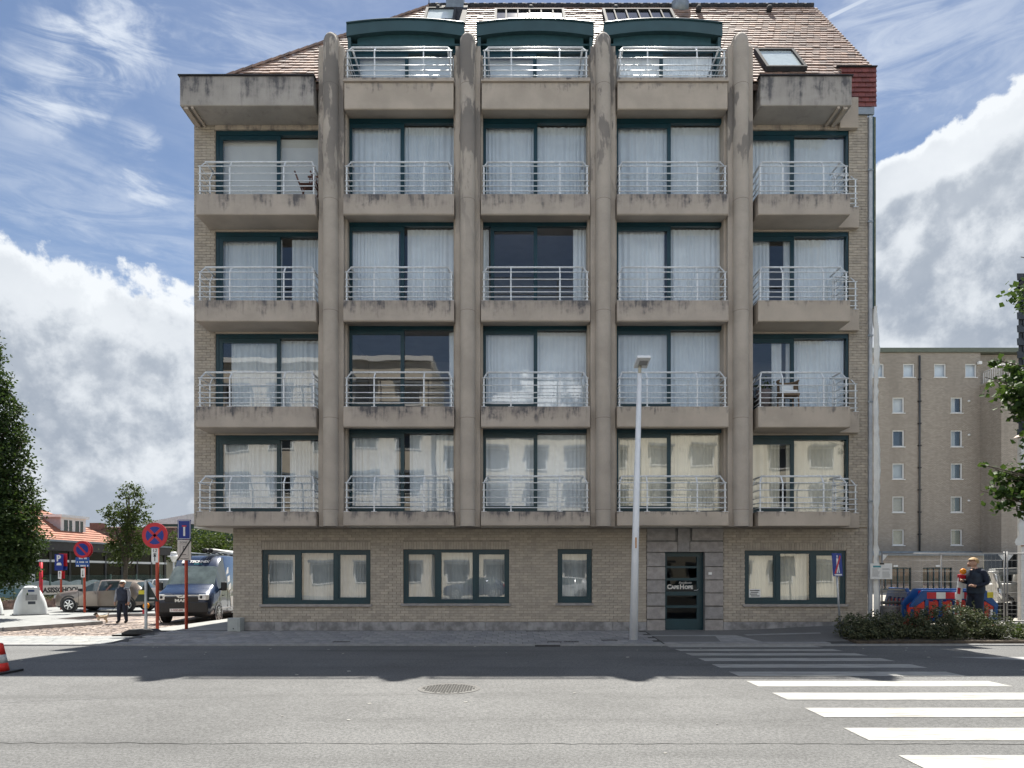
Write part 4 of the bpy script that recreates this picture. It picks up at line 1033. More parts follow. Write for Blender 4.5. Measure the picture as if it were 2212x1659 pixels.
text('lettering', 'ZONE', .085, m_faded, p, (cxs - .02, dy - .012, zc + .22)); text('lettering', 'P', .21, m_faded, p, (cxs, dy - .012, zc + .035)); text('lettering', 'betalend', .07, m_faded, p, (cxs + .01, dy - .012, zc - .25))
mb = MB(); w, h = .125, .17
for a, b, c, d in ((-w, w, h - .008, h), (-w, w, -h, -h + .008), (-w, -w + .008, -h, h), (w - .008, w, -h, h)): mb.box(cxs + a, cxs + b, dy - .0125, dy - .01, zc - .01 + c, zc - .01 + d)
mb.build('border', m_faded, p)
mb = MB(); mb.box(cxs - .06, cxs + .06, dy - .0125, dy - .01, zc - .145, zc - .12); mb.build('car_symbol', m_faded, p)
mb = MB(); t = Vector((.195, 0, .30)); mb.obox((cxs, dy - .015, zc), t, Vector((.3, 0, -.195)).normalized() * .02, (0, .002, 0)); mb.build('end_bar', m_black_print, p)
tx_, ty = WX(309, 18.75), 18.75
s = thing('warning_triangle_sign', 'portable triangular road works sign seen from behind on a black rubber foot', 'road sign', (tx_, ty, zside(ty)))
mb = MB(); x0 = tx_; z0 = .0
mb.prism([(x0 - .49, ty - .2, z0), (x0 + .49, ty - .2, z0), (x0 + .49, ty - .2, z0 + .05), (x0 + .3, ty - .2, z0 + .14), (x0 - .28, ty - .2, z0 + .14), (x0 - .49, ty - .2, z0 + .05)], (0, .4, 0)); mb.build('foot', m_rubber, s, bevel=.02)
mb = MB(); px_ = tx_ + .08; mb.box(px_ - .028, px_ + .028, ty - .03, ty + .03, z0 + .1, WZ(1254, ty)); mb.build('post', M('grey_post', (.42, .45, .47), .5, metal=.3), s)
mb = MB(); zb, za = WZ(1299.6, ty), WZ(1257, ty)
mb.prism([(px_ - .345, ty + .035, zb), (px_ + .33, ty + .035, zb), (px_ + .33 - .03, ty + .035, zb + .04), (px_ + .02, ty + .035, za), (px_ - .03, ty + .035, za), (px_ - .345 + .03, ty + .035, zb + .04)][0:6], (0, .02, 0)); tr_ = mb.build('triangle_plate', M('dark_green_back', (.012, .022, .022), .55), s)
mb = MB(); mb.box(px_ - .22, px_ - .06, ty + .031, ty + .034, zb + .2, zb + .31); mb.build('yellow_label', M('yellow_label', (.6, .5, .03), .5), tr_)
mb = MB(); mb.box(px_ + .07, px_ + .22, ty + .031, ty + .034, zb + .07, zb + .11); mb.build('white_label', m_wht, tr_)
m_amber = M('amber_lens', (.75, .26, .01), .25, var=.1, scale=20)
mb = MB(); mb.lathe([(.02, -.04), (.07, -.035), (.095, 0), (.07, .035), (.02, .04)], (px_ - .02, ty + .05, WZ(1309, ty)), (0, 1, 0), 16); mb.build('lamp', m_amber, s)
mb = MB(); mb.box(px_ - .1, px_ - .02, ty + .0, ty + .1, WZ(1326, ty), WZ(1317, ty)); mb.build('battery_box', m_red, s)
def park_sign(Y):
    X = WX(127.5, Y); s = thing('parking_sign', 'small blue parking sign with arrow plate beside the school fence', 'road sign', (X, Y, PLAZA))
    mb = MB(); mb.tube([(X + .06, Y + .06, PLAZA), (X + .06, Y + .06, 2.6)], .045, 8); mb.build('post', m_orange_post, s)
    zc = WZ(1211, Y); p = rect(s, 'panel', X, Y, zc, .43, .62, m_bluep)
    text('lettering', 'P', .40, m_wht, p, (X - .02, Y - .003, zc + .1), bold=.015)
    mb = MB(); mb.prism([(X - .12, Y - .003, zc - .23), (X + .12, Y - .003, zc - .23), (X + .12, Y - .003, zc - .16), (X + .07, Y - .003, zc - .1), (X - .07, Y - .003, zc - .1), (X - .12, Y - .003, zc - .16)], (0, .002, 0)); mb.build('car_symbol', m_wht, p)
    rect(s, 'lower_plate', X - .01, Y, WZ(1228.5, Y), .42, .17, m_bluep); q = rect(s, 'arrow_plate', X + .03, Y, WZ(1242, Y), .16, .38, m_wht); arrow(q, X + .03, Y - .001, WZ(1243, Y), .2, m_black_print)
    rect(s, 'back_panel', X + .12, Y + .12, zc + .02, .40, .64, m_red); rect(s, 'back_plate', X + .12, Y + .12, WZ(1227, Y), .40, .2, m_bluep); rect(s, 'back_arrow_plate', X + .12, Y + .12, WZ(1242, Y), .16, .36, m_red)
park_sign(33.2)
X, Y = WX(181, 30.4), 30.4
s = thing('no_parking_sign', 'red ringed no parking disc over a blue text plate on orange red post', 'road sign', (X, Y, PLAZA))
mb = MB(); mb.tube([(X - .0, Y + .06, PLAZA), (X - .02, Y + .06, 2.7)], .05, 8); mb.build('post', m_orange_post, s)
disc_sign(s, WX(178.3, Y), Y - .03, WZ(1187, Y), .385, (-PI / 4,)); disc_sign(s, WX(182.5, Y + .15), Y + .13, WZ(1187, Y), .385, ())
p = rect(s, 'text_plate', WX(178.5, Y), Y - .02, WZ(1214, Y), .62, .42, M('plate_blue', (.01, .075, .3), .45))
for i, (a, w) in enumerate(((0, .4), (0, .5), (0, .54))):
    mb = MB(); n = 9
    for k in range(n):
        if (k * 7 + i * 3) % 5: xx = WX(178.5, Y) - w / 2 + w * (k + .5) / n; mb.box(xx - w / n * .36, xx + w / n * .36, Y - .023, Y - .02, WZ(1206 + 8 * i, Y) - .035, WZ(1206 + 8 * i, Y) + .03)
    tag(mb.build('lettering', m_wht, p), kind='stuff')
p = rect(s, 'arrow_plate', WX(179.5, Y), Y - .02, WZ(1237.5, Y), .17, .4, m_wht); arrow(p, WX(179.5, Y), Y - .022, WZ(1237, Y), .2, m_black_print, True)
X, Y = WX(88.5, 31.5), 31.5
mb = MB(); mb.tube([(X, Y, PLAZA), (X, Y, 2.2)], .075, 10); s = thing('sign_post', 'bright red sign post beside the white collection container', 'post', (X, Y, PLAZA)); mb.build('tube', m_red, s)
mb = MB(); mb.lathe([(.08, 2.2), (.05, 2.24)], (X, Y, 0), n=10); mb.build('end_cap', m_black, s)
# white street lantern in the square
X, Y = WX(375.3, 41), 41
s = thing('white_lantern', 'white tiered lantern on slim white column behind the dead end sign', 'street lamp', (X, Y, PLAZA))
mb = MB(); mb.tube([(X, Y, PLAZA), (X, Y, 2.45)], .045, 8); mb.build('column', m_wht, s)
zt = WZ(1192, Y); mb = MB(); mb.lathe([(.08, -.62), (.17, -.42), (.2, -.33), (.34, -.30), (.34, -.27), (.2, -.22), (.18, -.12), (.17, -.1), (.2, -.08), (.12, .0)], (X, Y, zt), n=16); mb.build('lantern', m_wht, s)
# traffic cone
X, Y = WX(-7, 10.75), 10.75; z = zroad(Y)
s = thing('traffic_cone', 'red traffic cone with grey reflective band at the edge of the shadow', 'cone', (X, Y, z))
mb = MB(); mb.lathe([(.17, .03), (.145, .16)], (X, Y, z), n=20); mb.lathe([(.118, .29), (.085, .46), (.06, .47), (.055, .40)], (X, Y, z), n=20); mb.build('cone', M('cone_red', (.62, .03, .02), .5, var=.1), s)
mb = MB(); mb.lathe([(.1455, .16), (.1185, .29)], (X, Y, z), n=20); mb.build('band', M('reflective_grey', (.5, .5, .49), .4, var=.15), s)
mb = MB(); mb.box(X - .25, X + .25, Y - .25, Y + .25, z, z + .035); mb.build('base', m_black, s, bevel=.01)
# white collection container
X, Y = WX(66, 29.2), 29.2
s = thing('collection_container', 'white curved underground waste collection pod standing on the square', 'container', (X, Y, PLAZA), R(38), world_space=False)
mb = MB(); mb.smooth = True
rows = [(0, .60, .62), (.25, .595, .60), (.5, .55, .57), (.75, .47, .52), (.95, .38, .46), (1.12, .27, .40), (1.2, .2, .36), (1.22, .1, .3)]
n = 24
def sq_ring(a, b, z): return [(a * math.copysign(abs(math.cos(q)) ** .45, math.cos(q)), b * math.copysign(abs(math.sin(q)) ** .45, math.sin(q)), z) for q in (2 * PI * i / n for i in range(n))]
vs = [p for z, a, b in rows for p in sq_ring(a, b, z)]
mb.add(vs, [(j * n + i, j * n + (i + 1) % n, (j + 1) * n + (i + 1) % n, (j + 1) * n + i) for j in range(len(rows) - 1) for i in range(n)] + [tuple((len(rows) - 1) * n + i for i in range(n))])
mb.build('body', m_plastic_w, s)
def pod_panel(name, u0, u1, z0, z1, mat, out=.012):
    def p(u, z):
        for (za, a, b), (zb_, a2, b2) in zip(rows, rows[1:]):
            if za <= z <= zb_: k = (z - za) / (zb_ - za); return (u, -(b + (b2 - b) * k) - out, z)
    mb = MB(); zs = fr(z0, z1, 5); mb.add([p(u, z) for z in zs for u in (u0, u1)], [(2 * i, 2 * i + 1, 2 * i + 3, 2 * i + 2) for i in range(5)]); return mb.build(name, mat, s)
pod_panel('front_panel', -.30, .30, .03, 1.16, m_plastic_w, .014)
pod_panel('display', -.11, .11, .98, 1.06, M('display_blue', (.03, .07, .2), .3), .02); pod_panel('hatch', -.2, .2, .62, .86, M('hatch_grey', (.35, .36, .37), .4), .02); pod_panel('label', -.12, .14, .46, .58, M('label_dark', (.06, .07, .09), .5), .02)
mb = MB(); mb.box(-.62, .62, -.64, .64, -.02, .03); mb.build('base', M('pod_base', (.1, .1, .1), .8), s)
X, Y = WX(-31, 28.8), 28.8
s2 = copy_tree(s, None, (X, Y, PLAZA), 'second white collection pod just cut by the left picture edge')

# ------------------------------------------------------------------ vehicles
def wheel(par, x, y, r, w, side, spokes=6, rimcol=None, rim_r=.62):
    """tyre with rim; side -1: outer face towards -y"""
    c = (x, y, r)
    mb = MB(); mb.lathe([(r * .66, -w / 2), (r * .93, -w / 2), (r, -w * .34), (r, w * .34), (r * .93, w / 2), (r * .66, w / 2)], c, (0, side, 0), 28); wl = mb.build('wheel', m_rubber, par)
    mb = MB(); rr_ = r * .66
    mb.lathe([(rr_, -.02), (rr_, w / 2 - .004), (rr_ * .93, w / 2 - .015), (rr_ * .92, w / 2 - .06), (.001, w / 2 - .075)], c, (0, side, 0), 28, cap=False); mb.build('rim_barrel', m_black, wl)
    mb = MB(); ys = side * (w / 2 - .004)
    for i in range(spokes):
        a = 2 * PI * i / spokes + .3; t = Vector((math.cos(a), 0, math.sin(a))); u = Vector((-t.z, 0, t.x))
        mb.obox(Vector(c) + t * rr_ * .5 + Vector((0, ys, 0)), t * rr_ * .47, u * rr_ * (.1 if spokes < 8 else .06), (0, .012, 0))
    mb.lathe([(rr_ * .25, 0), (rr_ * .22, .02)], Vector(c) + Vector((0, ys - side * .01, 0)), (0, side, 0), 14)
    mb.lathe([(rr_ * .9, 0), (rr_, .0), (rr_, .02), (rr_ * .92, .02)], Vector(c) + Vector((0, ys - side * .012, 0)), (0, side, 0), 28, cap=False)
    mb.build('rim', rimcol or m_steel, wl); return wl
def car_loft(par, st, mats, glass_side, glass_front, glass_rear, lower_rows=0):
    """st: stations (x, z_low, z_belt, z_top, w_low, w_belt, w_top). Faces are shared out to body, lower cladding and glass parts."""
    def sec(s):
        x, zl, zb, zt, wl, wb, wt = s; zm = zl + (zb - zl) * .38
        h = [(0, zl), (wl * .92, zl), (wl, zl + .07), (wb, zm), (wb * .995, zb), (wt + (wb - wt) * .06, zt - .05), (wt * .88, zt), (0, zt + .012)]
        return [(x, -y, z) for y, z in h] + [(x, y, z) for y, z in h[-2:0:-1]]
    S = [sec(s) for s in st]; n = len(S[0]); half = 7
    groups = {}
    for i in range(len(S) - 1):
        xm = (st[i][0] + st[i + 1][0]) / 2
        for j in range(n):
            row = j if j < half else n - 1 - j
            key = 'body'
            if row == 4 and any(a <= xm <= b for a, b in glass_side): key = ('side_window', next(k for k, (a, b) in enumerate(glass_side) if a <= xm <= b), j < half)
            elif row in (5, 6) and glass_front[0] <= xm <= glass_front[1]: key = 'windscreen'
            elif row in (5, 6) and glass_rear[0] <= xm <= glass_rear[1]: key = 'rear_window'
            elif row < lower_rows: key = 'cladding'
            groups.setdefault(key, []).append((S[i][j], S[i + 1][j], S[i + 1][(j + 1) % n], S[i][(j + 1) % n]))
    for key, qs in groups.items():
        mb = MB(); idx = {}
        for q in qs:
            ids = []
            for p in q:
                k = tuple(round(c, 4) for c in p)
                if k not in idx: idx[k] = len(mb.v); mb.v.append(p)
                ids.append(idx[k])
            mb.f.append(tuple(ids)); mb.m.append(0); mb.p.append(0.0); mb.sm.append(True)
        nm = key if isinstance(key, str) else key[0]
        if nm == 'body':
            for sidx in (0, len(S) - 1):
                ids = [mb.v.index(p) if p in mb.v else None for p in S[sidx]]
                o = len(mb.v); mb.v.extend(S[sidx]); mb.f.append(tuple(range(o, o + n)) if sidx else tuple(range(o + n - 1, o - 1, -1))); mb.m.append(0); mb.p.append(0.0); mb.sm.append(False)
        mb.build(nm, mats.get(nm, mats['glass']), par)
def paint(name, col, coat=.6, rough=.3): return M(name, col, rough, metal=.25, var=.05, scale=2, coat=coat)
m_cglass = M('car_glass', (.035, .05, .05), .04, var=.1, spec=.8)
SUV_ST = [(.0, .42, .62, .66, .62, .64, .60), (.06, .26, .70, .78, .74, .76, .70), (.22, .2, .80, .88, .84, .86, .76), (.6, .2, .88, .96, .87, .89, .78), (1.08, .2, .93, 1.02, .88, .9, .78), (1.25, .2, .94, 1.07, .88, .9, .74),
          (1.75, .2, .95, 1.34, .88, .9, .66), (2.05, .2, .96, 1.44, .88, .9, .63), (2.12, .2, .96, 1.452, .88, .9, .63), (2.6, .2, .98, 1.47, .88, .9, .63), (2.95, .2, .99, 1.46, .88, .9, .63), (3.03, .2, .99, 1.455, .88, .9, .63), (3.5, .2, 1.02, 1.42, .88, .9, .62),
          (3.72, .22, 1.04, 1.36, .87, .89, .61), (4.02, .26, 1.0, 1.08, .84, .86, .62), (4.17, .34, .86, .92, .78, .8, .66), (4.2, .42, .7, .74, .7, .72, .62)]
def crossover(name, label, loc, rz, body, group=None, clad=m_black):
    t = thing(name, label, 'car', loc, rz, group, world_space=False)
    car_loft(t, SUV_ST, {'body': body, 'glass': m_cglass, 'windscreen': m_cglass, 'rear_window': m_cglass, 'cladding': clad}, [(1.3, 2.06), (2.12, 2.96), (3.03, 3.55)], (1.1, 2.04), (3.73, 4.0), lower_rows=2)
    for x in (.78, 3.4):
        for sd in (-1, 1):
            mb = MB(); mb.lathe([(.405, 0), (.405, .012), (.33, .012)], (x, sd * .885, .36), (0, sd, 0), 26, smooth=False, cap=False); mb.build('wheel_arch', clad, t)
            wheel(t, x, sd * .80, .335, .22, sd, 6)
    for sd in (-1, 1):
        mb = MB(); mb.obox((.16, sd * .70, .72), (.14, sd * .05, .03), (.02, -sd * .09, 0), (0, 0, .06)); mb.build('headlight', M('lamp_clear', (.5, .52, .52), .1, spec=.9), t)
        mb = MB(); mb.obox((4.06, sd * .76, .92), (.10, -sd * .03, 0), (.03, sd * .07, 0), (0, 0, .09)); mb.build('tail_light', m_red, t)
        mb = MB(); mb.obox((1.34, sd * .98, 1.02), (.05, 0, 0), (0, .09, 0), (0, 0, .06)); mb.build('wing_mirror', clad, t, bevel=.02)
        for x in (1.9, 2.85):
            mb = MB(); mb.obox((x, sd * .915, .86), (.09, 0, 0), (0, .012, 0), (0, 0, .015)); mb.build('door_handle', body, t)
        for x in (1.22, 2.1, 3.02):
            mb = MB(); mb.obox((x, sd * .899, .62), (.006, 0, 0), (0, .004, 0), (0, 0, .3)); mb.build('door_gap', m_black, t)
    mb = MB(); mb.obox((.02, 0, .5), (.03, 0, 0), (0, .55, 0), (0, 0, .09)); mb.build('grille', m_black, t)
    return t
suv_y = 31.9
crossover('parked_car', 'beige brown crossover parked side on behind the old man and the no parking sign', (WX(111.5, suv_y - .9), suv_y, PLAZA), 0, paint('bronze_paint', (.20, .165, .135)), 'cars parked on the square')
crossover('parked_car', 'silver car mostly hidden behind the triangular sign and the van', (WX(246, 36), 36.4, PLAZA), R(4), paint('silver_paint', (.5, .52, .54)), 'cars parked on the square', paint('silver_sill', (.42, .44, .46)))
crossover('parked_car', 'white car roof glimpsed far back left of the blue van', (WX(318, 47), 47, PLAZA), R(0), paint('white_car_paint', (.66, .67, .67)), 'cars parked on the square', paint('white_sill', (.5, .5, .5)))
# the van
van = thing('delivery_van', 'dark blue high roofed panel van with white stripes facing the road', 'van', (-12.15, 25.1, -.2), R(96.5), None, world_space=False)
m_van = paint('van_blue', (.010, .022, .055), .9, .25)
VS = [(.0, .46, .8, .9, .80, .86, .80), (.06, .3, 1.0, 1.07, .93, .97, .88), (.22, .28, 1.06, 1.17, .97, 1.0, .88), (.55, .28, 1.16, 1.30, .98, 1.01, .88), (.86, .28, 1.22, 1.42, .99, 1.02, .88), (.92, .28, 1.24, 1.47, .99, 1.02, .87),
      (1.2, .28, 1.26, 1.79, .99, 1.02, .84), (1.5, .28, 1.27, 2.10, .99, 1.02, .80), (1.56, .28, 1.27, 2.16, .99, 1.02, .79), (1.85, .28, 1.28, 2.44, .99, 1.02, .78), (2.15, .28, 1.29, 2.56, .99, 1.02, .80), (2.3, .28, 1.29, 2.58, .99, 1.02, .82), (3.3, .28, 1.3, 2.6, .99, 1.02, .84), (5.9, .28, 1.3, 2.6, .99, 1.02, .84), (5.98, .35, 1.3, 2.5, .97, 1.0, .82)]
car_loft(van, VS, {'body': m_van, 'glass': m_cglass, 'windscreen': M('van_screen', (.10, .125, .125), .04, var=.3, scale=2, spec=.8), 'cladding': m_black}, [(1.25, 2.1)], (.93, 1.55), (9, 9), lower_rows=2)
mb = MB(); mb.obox((.02, 0, .62), (.04, 0, 0), (0, .93, 0), (0, 0, .2)); mb.build('bumper', m_black, van, bevel=.05)
mb = MB(); mb.obox((.02, 0, .92), (.03, 0, 0), (0, .60, 0), (0, 0, .10)); mb.build('grille', m_black, van, bevel=.02)
mb = MB(); mb.prism([(-.012, -.72, 1.05), (-.012, -.18, 1.05), (-.012, -.1, .97), (-.012, .1, .97), (-.012, .18, 1.05), (-.012, .72, 1.05), (-.012, .72, 1.085), (-.012, -.72, 1.085)], (-.01, 0, 0)); mb.build('chrome_bar', m_steel, van)
mb = MB(); mb.tube([(-.03, .07, 1.0), (-.03, .03, 1.03), (-.03, -.02, 1.03), (-.03, -.06, 1.06)], .014, 6); mb.build('emblem', m_black, van)
text('lettering', 'MAN', .15, m_steel, van, (-.035, 0, .87), rot=(R(90), 0, R(-90)), bold=.006, squash=1.35)
text('lettering', 'TECHNIX', .17, m_wht, van, (1.70, .13 - .2, 2.335), rot=(R(45), 0, R(-90)), bold=.008, shear=.25)
mb = MB(); mb.obox((1.68, .5, 2.33), (.06, 0, .06), (0, .06, 0), (.006, 0, -.006)); mb.build('logo', m_wht, van)
text('lettering', 'ZONWERING', .05, M('cyan_print', (.1, .45, .5), .5), van, (1.61, -.05, 2.245), rot=(R(45), 0, R(-90)))
mb = MB(); mb.obox((-.03, .14, .52), (.008, 0, 0), (0, .26, 0), (0, 0, .06)); pl_ = mb.build('number_plate', m_wht, van)
text('lettering', '1-XSD-885', .095, M('plate_red', (.25, .02, .03), .5), van, (-.041, .14, .522), rot=(R(90), 0, R(-90)))
for sd in (-1, 1):
    mb = MB(); mb.obox((.035, sd * .765, .995), (.06, sd * .05, .0), (-.025, sd * .155, 0), (0, 0, .10)); hl = mb.build('headlight', M('van_lamp_clear', (.75, .77, .77), .12, spec=.9), van, bevel=.03)
    for k in (0, 1):
        mb = MB(); mb.lathe([(.055, 0), (.05, .012)], (-.03 + .03 * k, sd * (.70 + .13 * k), .995), (-1, sd * .3, 0), 12); mb.build('lamp_ring', m_black, hl)
    mb = MB(); mb.obox((.12, sd * .82, .875), (.10, sd * .04, 0), (.01, -sd * .02, 0), (0, 0, .014)); mb.build('indicator', m_amber, hl)
    mb = MB(); mb.obox((1.12, sd * 1.17, 1.38), (.05, 0, 0), (0, .11, 0), (0, 0, .17)); mr = mb.build('wing_mirror', m_black, van, bevel=.04)
    mb = MB(); mb.bar((1.14, sd * 1.0, 1.26), (1.13, sd * 1.14, 1.28), .06, .08); mb.build('arm', m_black, mr)
    for x in (1.02, 4.7):
        mb = MB(); mb.lathe([(.44, 0), (.44, .03), (.37, .03)], (x, sd * .995, .38), (0, sd, 0), 26, smooth=False, cap=False); mb.build('wheel_arch', m_van, van)
        wheel(van, x, sd * .90, .36, .24, sd, 10)
    mb = MB(); mb.obox((1.55, sd * 1.03, 1.02), (.09, 0, 0), (0, .015, 0), (0, 0, .02)); mb.build('door_handle', m_black, van)
    for x in (1.12, 2.14): mb = MB(); mb.obox((x, sd * 1.018, .78), (.007, 0, 0), (0, .006, 0), (0, 0, .46)); mb.build('door_gap', m_black, van)
    mb = MB(); mb.obox((2.9, sd * 1.02, .52), (1.6, 0, 0), (0, .012, 0), (0, 0, .025)); mb.build('side_trim', M('trim_grey', (.45, .47, .5), .4), van)
sd = -1
for i, z in enumerate((2.22, 1.88, 1.55, 1.24)):
    mb = MB(); y = -1.03 + (z - 1.3) * .165 if z > 1.3 else -1.028
    y1 = -1.03 + (z + .22 - 1.3) * .165
    mb.add([(2.22, y, z - .05), (2.52, y, z + .02), (2.62, y1, z + .26), (2.32, y1, z + .19)], [(0, 1, 2, 3)]); mb.build('stripe', m_wht, van)
mb = MB(); y = -1.031
for q in (((2.35, 1.16), (2.52, 1.2), (2.43, .98)), ((2.54, 1.2), (2.76, 1.2), (2.65, 1.0)), ((2.78, 1.2), (2.95, 1.16), (2.87, .98)), ((2.34, 1.1), (2.42, .95), (2.62, .42)), ((2.45, .96), (2.85, .96), (2.65, .38)), ((2.88, .95), (2.96, 1.1), (2.68, .42))):
    mb.add([(x, y, z) for x, z in q], [(0, 1, 2)])
mb.build('diamond_print', m_wht, van)
mb = MB()
for yy in (-.62, .62): mb.tube([(2.2, yy, 2.70), (5.7, yy, 2.72)], .025, 6)
for x in (2.4, 4.0, 5.5): mb.tube([(x, -.7, 2.66), (x, .7, 2.66)], .022, 6)
rk = mb.build('roof_rack', m_zinc, van)
for i, yy in enumerate((-.42, -.22)):
    mb = MB(); mb.tube([(1.95, yy, 2.78), (5.6, yy, 2.78)], .085, 10); mb.build('carrier_tube', m_plastic_w, van)
    mb = MB(); mb.tube([(1.90, yy, 2.78), (1.98, yy, 2.78)], .095, 10); mb.build('tube_cap', m_black, van)
mb = MB(); mb.tube([(1.75, .3, 2.36), (1.98, .3, 2.62)], .012, 5); mb.build('aerial', m_black, van)
mb = MB(); mb.obox((1.0, .1, 1.47), (.02, .55, 0), (.01, 0, .0), (0, 0, .012)); mb.build('wiper', m_black, van)
mb = MB(); mb.obox((1.42, -.30, 1.985), (.0, .30, 0), (.02, 0, .02), (.004, 0, -.004)); mb.build('dashboard_card', M('screen_card', (.45, .5, .5), .5), van)
# ------------------------------------------------------------------ foliage
m_leaf_dk = leafmat('leaf_dark', (.014, .035, .012), (.05, .085, .025))
m_leaf_md = leafmat('leaf_mid', (.03, .055, .014), (.095, .12, .03), .3)
m_leaf_near = leafmat('leaf_near', (.02, .05, .014), (.07, .12, .03), .3)
m_leaf_shrub = leafmat('leaf_shrub', (.03, .045, .026), (.16, .165, .095), .15)
m_bark = M('bark', (.09, .075, .055), .9, var=.35, scale=9, bump=.6)
def leaf(mb, c, size, r, droop=.0, asp=.62):
    d = Vector((r.gauss(0, 1), r.gauss(0, 1), r.gauss(0, .7) - droop)).normalized(); u = d.cross(Vector((r.gauss(0, 1), r.gauss(0, 1), r.gauss(0, 1)))).normalized()
    s = size * r.uniform(.65, 1.25); n = d.cross(u) * s * .12
    mb.piece = .004 + .99 * r.random() ** 1.3
    mb.add([c - d * s * .5, c + u * s * asp * .5 + n, c + d * s * .55, c - u * s * asp * .5 + n], [(0, 1, 2, 3)])
def clump_crown(blobs, n_clumps, per, clump_r, size, seed, hollow=.35):
    """leaves gathered in clumps through ellipsoids; blobs: (centre, (rx, ry, rz), weight)"""
    r = random.Random(seed); mb = MB(); cl = []
    tot = sum(b[2] for b in blobs)
    for c, rad, w in blobs:
        for _ in range(int(n_clumps * w / tot)):
            while True:
                p = Vector((r.uniform(-1, 1), r.uniform(-1, 1), r.uniform(-1, 1)))
                if hollow < p.length < 1 + r.uniform(-.05, .12): break
            q = Vector(c) + Vector((p.x * rad[0], p.y * rad[1], p.z * rad[2])); cl.append(q)
            cr = clump_r * r.uniform(.6, 1.3); k = int(per * r.uniform(.5, 1.4)); tone = r.random()
            for _ in range(k):
                o = Vector((r.gauss(0, .5), r.gauss(0, .5), r.gauss(0, .42))) * cr
                leaf(mb, q + o, size, r)
    return mb, cl
def tree(name, label, base, trunk_pts, trunk_r, blobs, n_clumps, per, clump_r, size, mat, seed, group=None, limbs=26):
    t = thing(name, label, 'tree', base, group=group)
    mb, cl = clump_crown(blobs, n_clumps, per, clump_r, size, seed)
    b = MB(); b.tube(trunk_pts, [trunk_r * (1 - .6 * i / (len(trunk_pts) - 1)) for i in range(len(trunk_pts))], 8); tr_ = b.build('trunk', m_bark, t)
    r = random.Random(seed + 1); b = MB()
    for q in r.sample(cl, min(limbs, len(cl))):
        k = r.uniform(.35, 1.0); n = len(trunk_pts) - 1; f = k * n; i = min(int(f), n - 1); s = Vector(trunk_pts[i]).lerp(Vector(trunk_pts[i + 1]), f - i)
        if s.z > q.z - .1: s.z = max(Vector(trunk_pts[0]).z + .5, q.z - .6)
        m_ = s.lerp(q, .55) + Vector((0, 0, .12 * (q - s).length)); b.tube([s, m_, q], [trunk_r * .34, trunk_r * .2, trunk_r * .07], 5)
    tag(b.build('branches', m_bark, t), kind='stuff')
    tag(mb.build('crown', mat, t), kind='stuff')
    return t
# tall column tree at the left edge
bx, by = -19.75, 26.0; bl = []
for z, rx in ((1.9, 1.35), (2.9, 1.6), (3.9, 1.55), (4.9, 1.4), (5.9, 1.22), (6.9, 1.02), (7.8, .84), (8.7, .64), (9.5, .44), (10.25, .26), (10.75, .14)):
    bl.append(((bx + random.Random(int(z * 9)).uniform(-.12, .12), by, z), (rx, rx, .85), rx * rx))
tree('column_tree', 'tall dark green column shaped tree cut by the left picture edge', (bx, by, PLAZA), [(bx, by, -.3), (bx, by, 2), (bx, by, 5), (bx, by, 9)], .2, bl, 1700, 26, .27, .13, m_leaf_dk, 31, limbs=40)
# airy young tree in the middle of the square
X, Y = WX(270, 36), 36.0; z0 = PLAZA
def zy(y): return WZ(y, Y)
bl = [((WX(285, Y), Y, zy(1095)), (.85, .8, 1.0), 1.3), ((WX(262, Y), Y, zy(1130)), (.75, .8, .8), 1), ((WX(300, Y), Y, zy(1140)), (.75, .8, .8), 1), ((WX(248, Y), Y, zy(1170)), (.55, .6, .6), .6), ((WX(278, Y), Y, zy(1180)), (1.0, 1, .6), 1), ((WX(305, Y), Y, zy(1185)), (.6, .7, .6), .6), ((WX(255, Y), Y, zy(1205)), (.6, .7, .5), .5), ((WX(238, Y), Y, zy(1105)), (.45, .5, .35), .3), ((WX(280, Y), Y, zy(1062)), (.45, .5, .4), .4)]
tree('young_tree', 'airy young broadleaf tree standing between the school and the no stopping sign', (X, Y, z0), [(X, Y, -.3), (X + .02, Y, 1.6), (X + .1, Y, 3.2), (X + .25, Y, 5.2)], .13, bl, 330, 18, .24, .13, m_leaf_md, 41, limbs=34)
for i, (px, py, Y, rx, rz, lab) in enumerate(((425, 1178, 52, 2.2, 1.3, 'leafy tree just left of the brick corner behind the van'), (480, 1175, 54, 2.4, 1.3, 'broad tree behind the van under the first floor overhang'), (236, 1243, 44, .9, .4, 'low bushy tree in the garden beside the young tree trunk'), (-60, 1190, 46, 3.2, 2.2, 'dark tree far back at the left picture edge'))):
    X = WX(px, Y); Z = WZ(py, Y)
    tree('background_tree', lab, (X, Y, PLAZA), [(X, Y, -.3), (X, Y, Z * .6), (X + .1, Y, Z)], .16, [((X, Y, Z), (rx, rx * .8, rz), 1), ((X - rx * .4, Y, Z - rz * .5), (rx * .7, rx * .7, rz * .7), .6), ((X + rx * .45, Y, Z - rz * .45), (rx * .7, rx * .7, rz * .7), .6)], 210, 18, .36, .2, m_leaf_md, 51 + i, limbs=16)
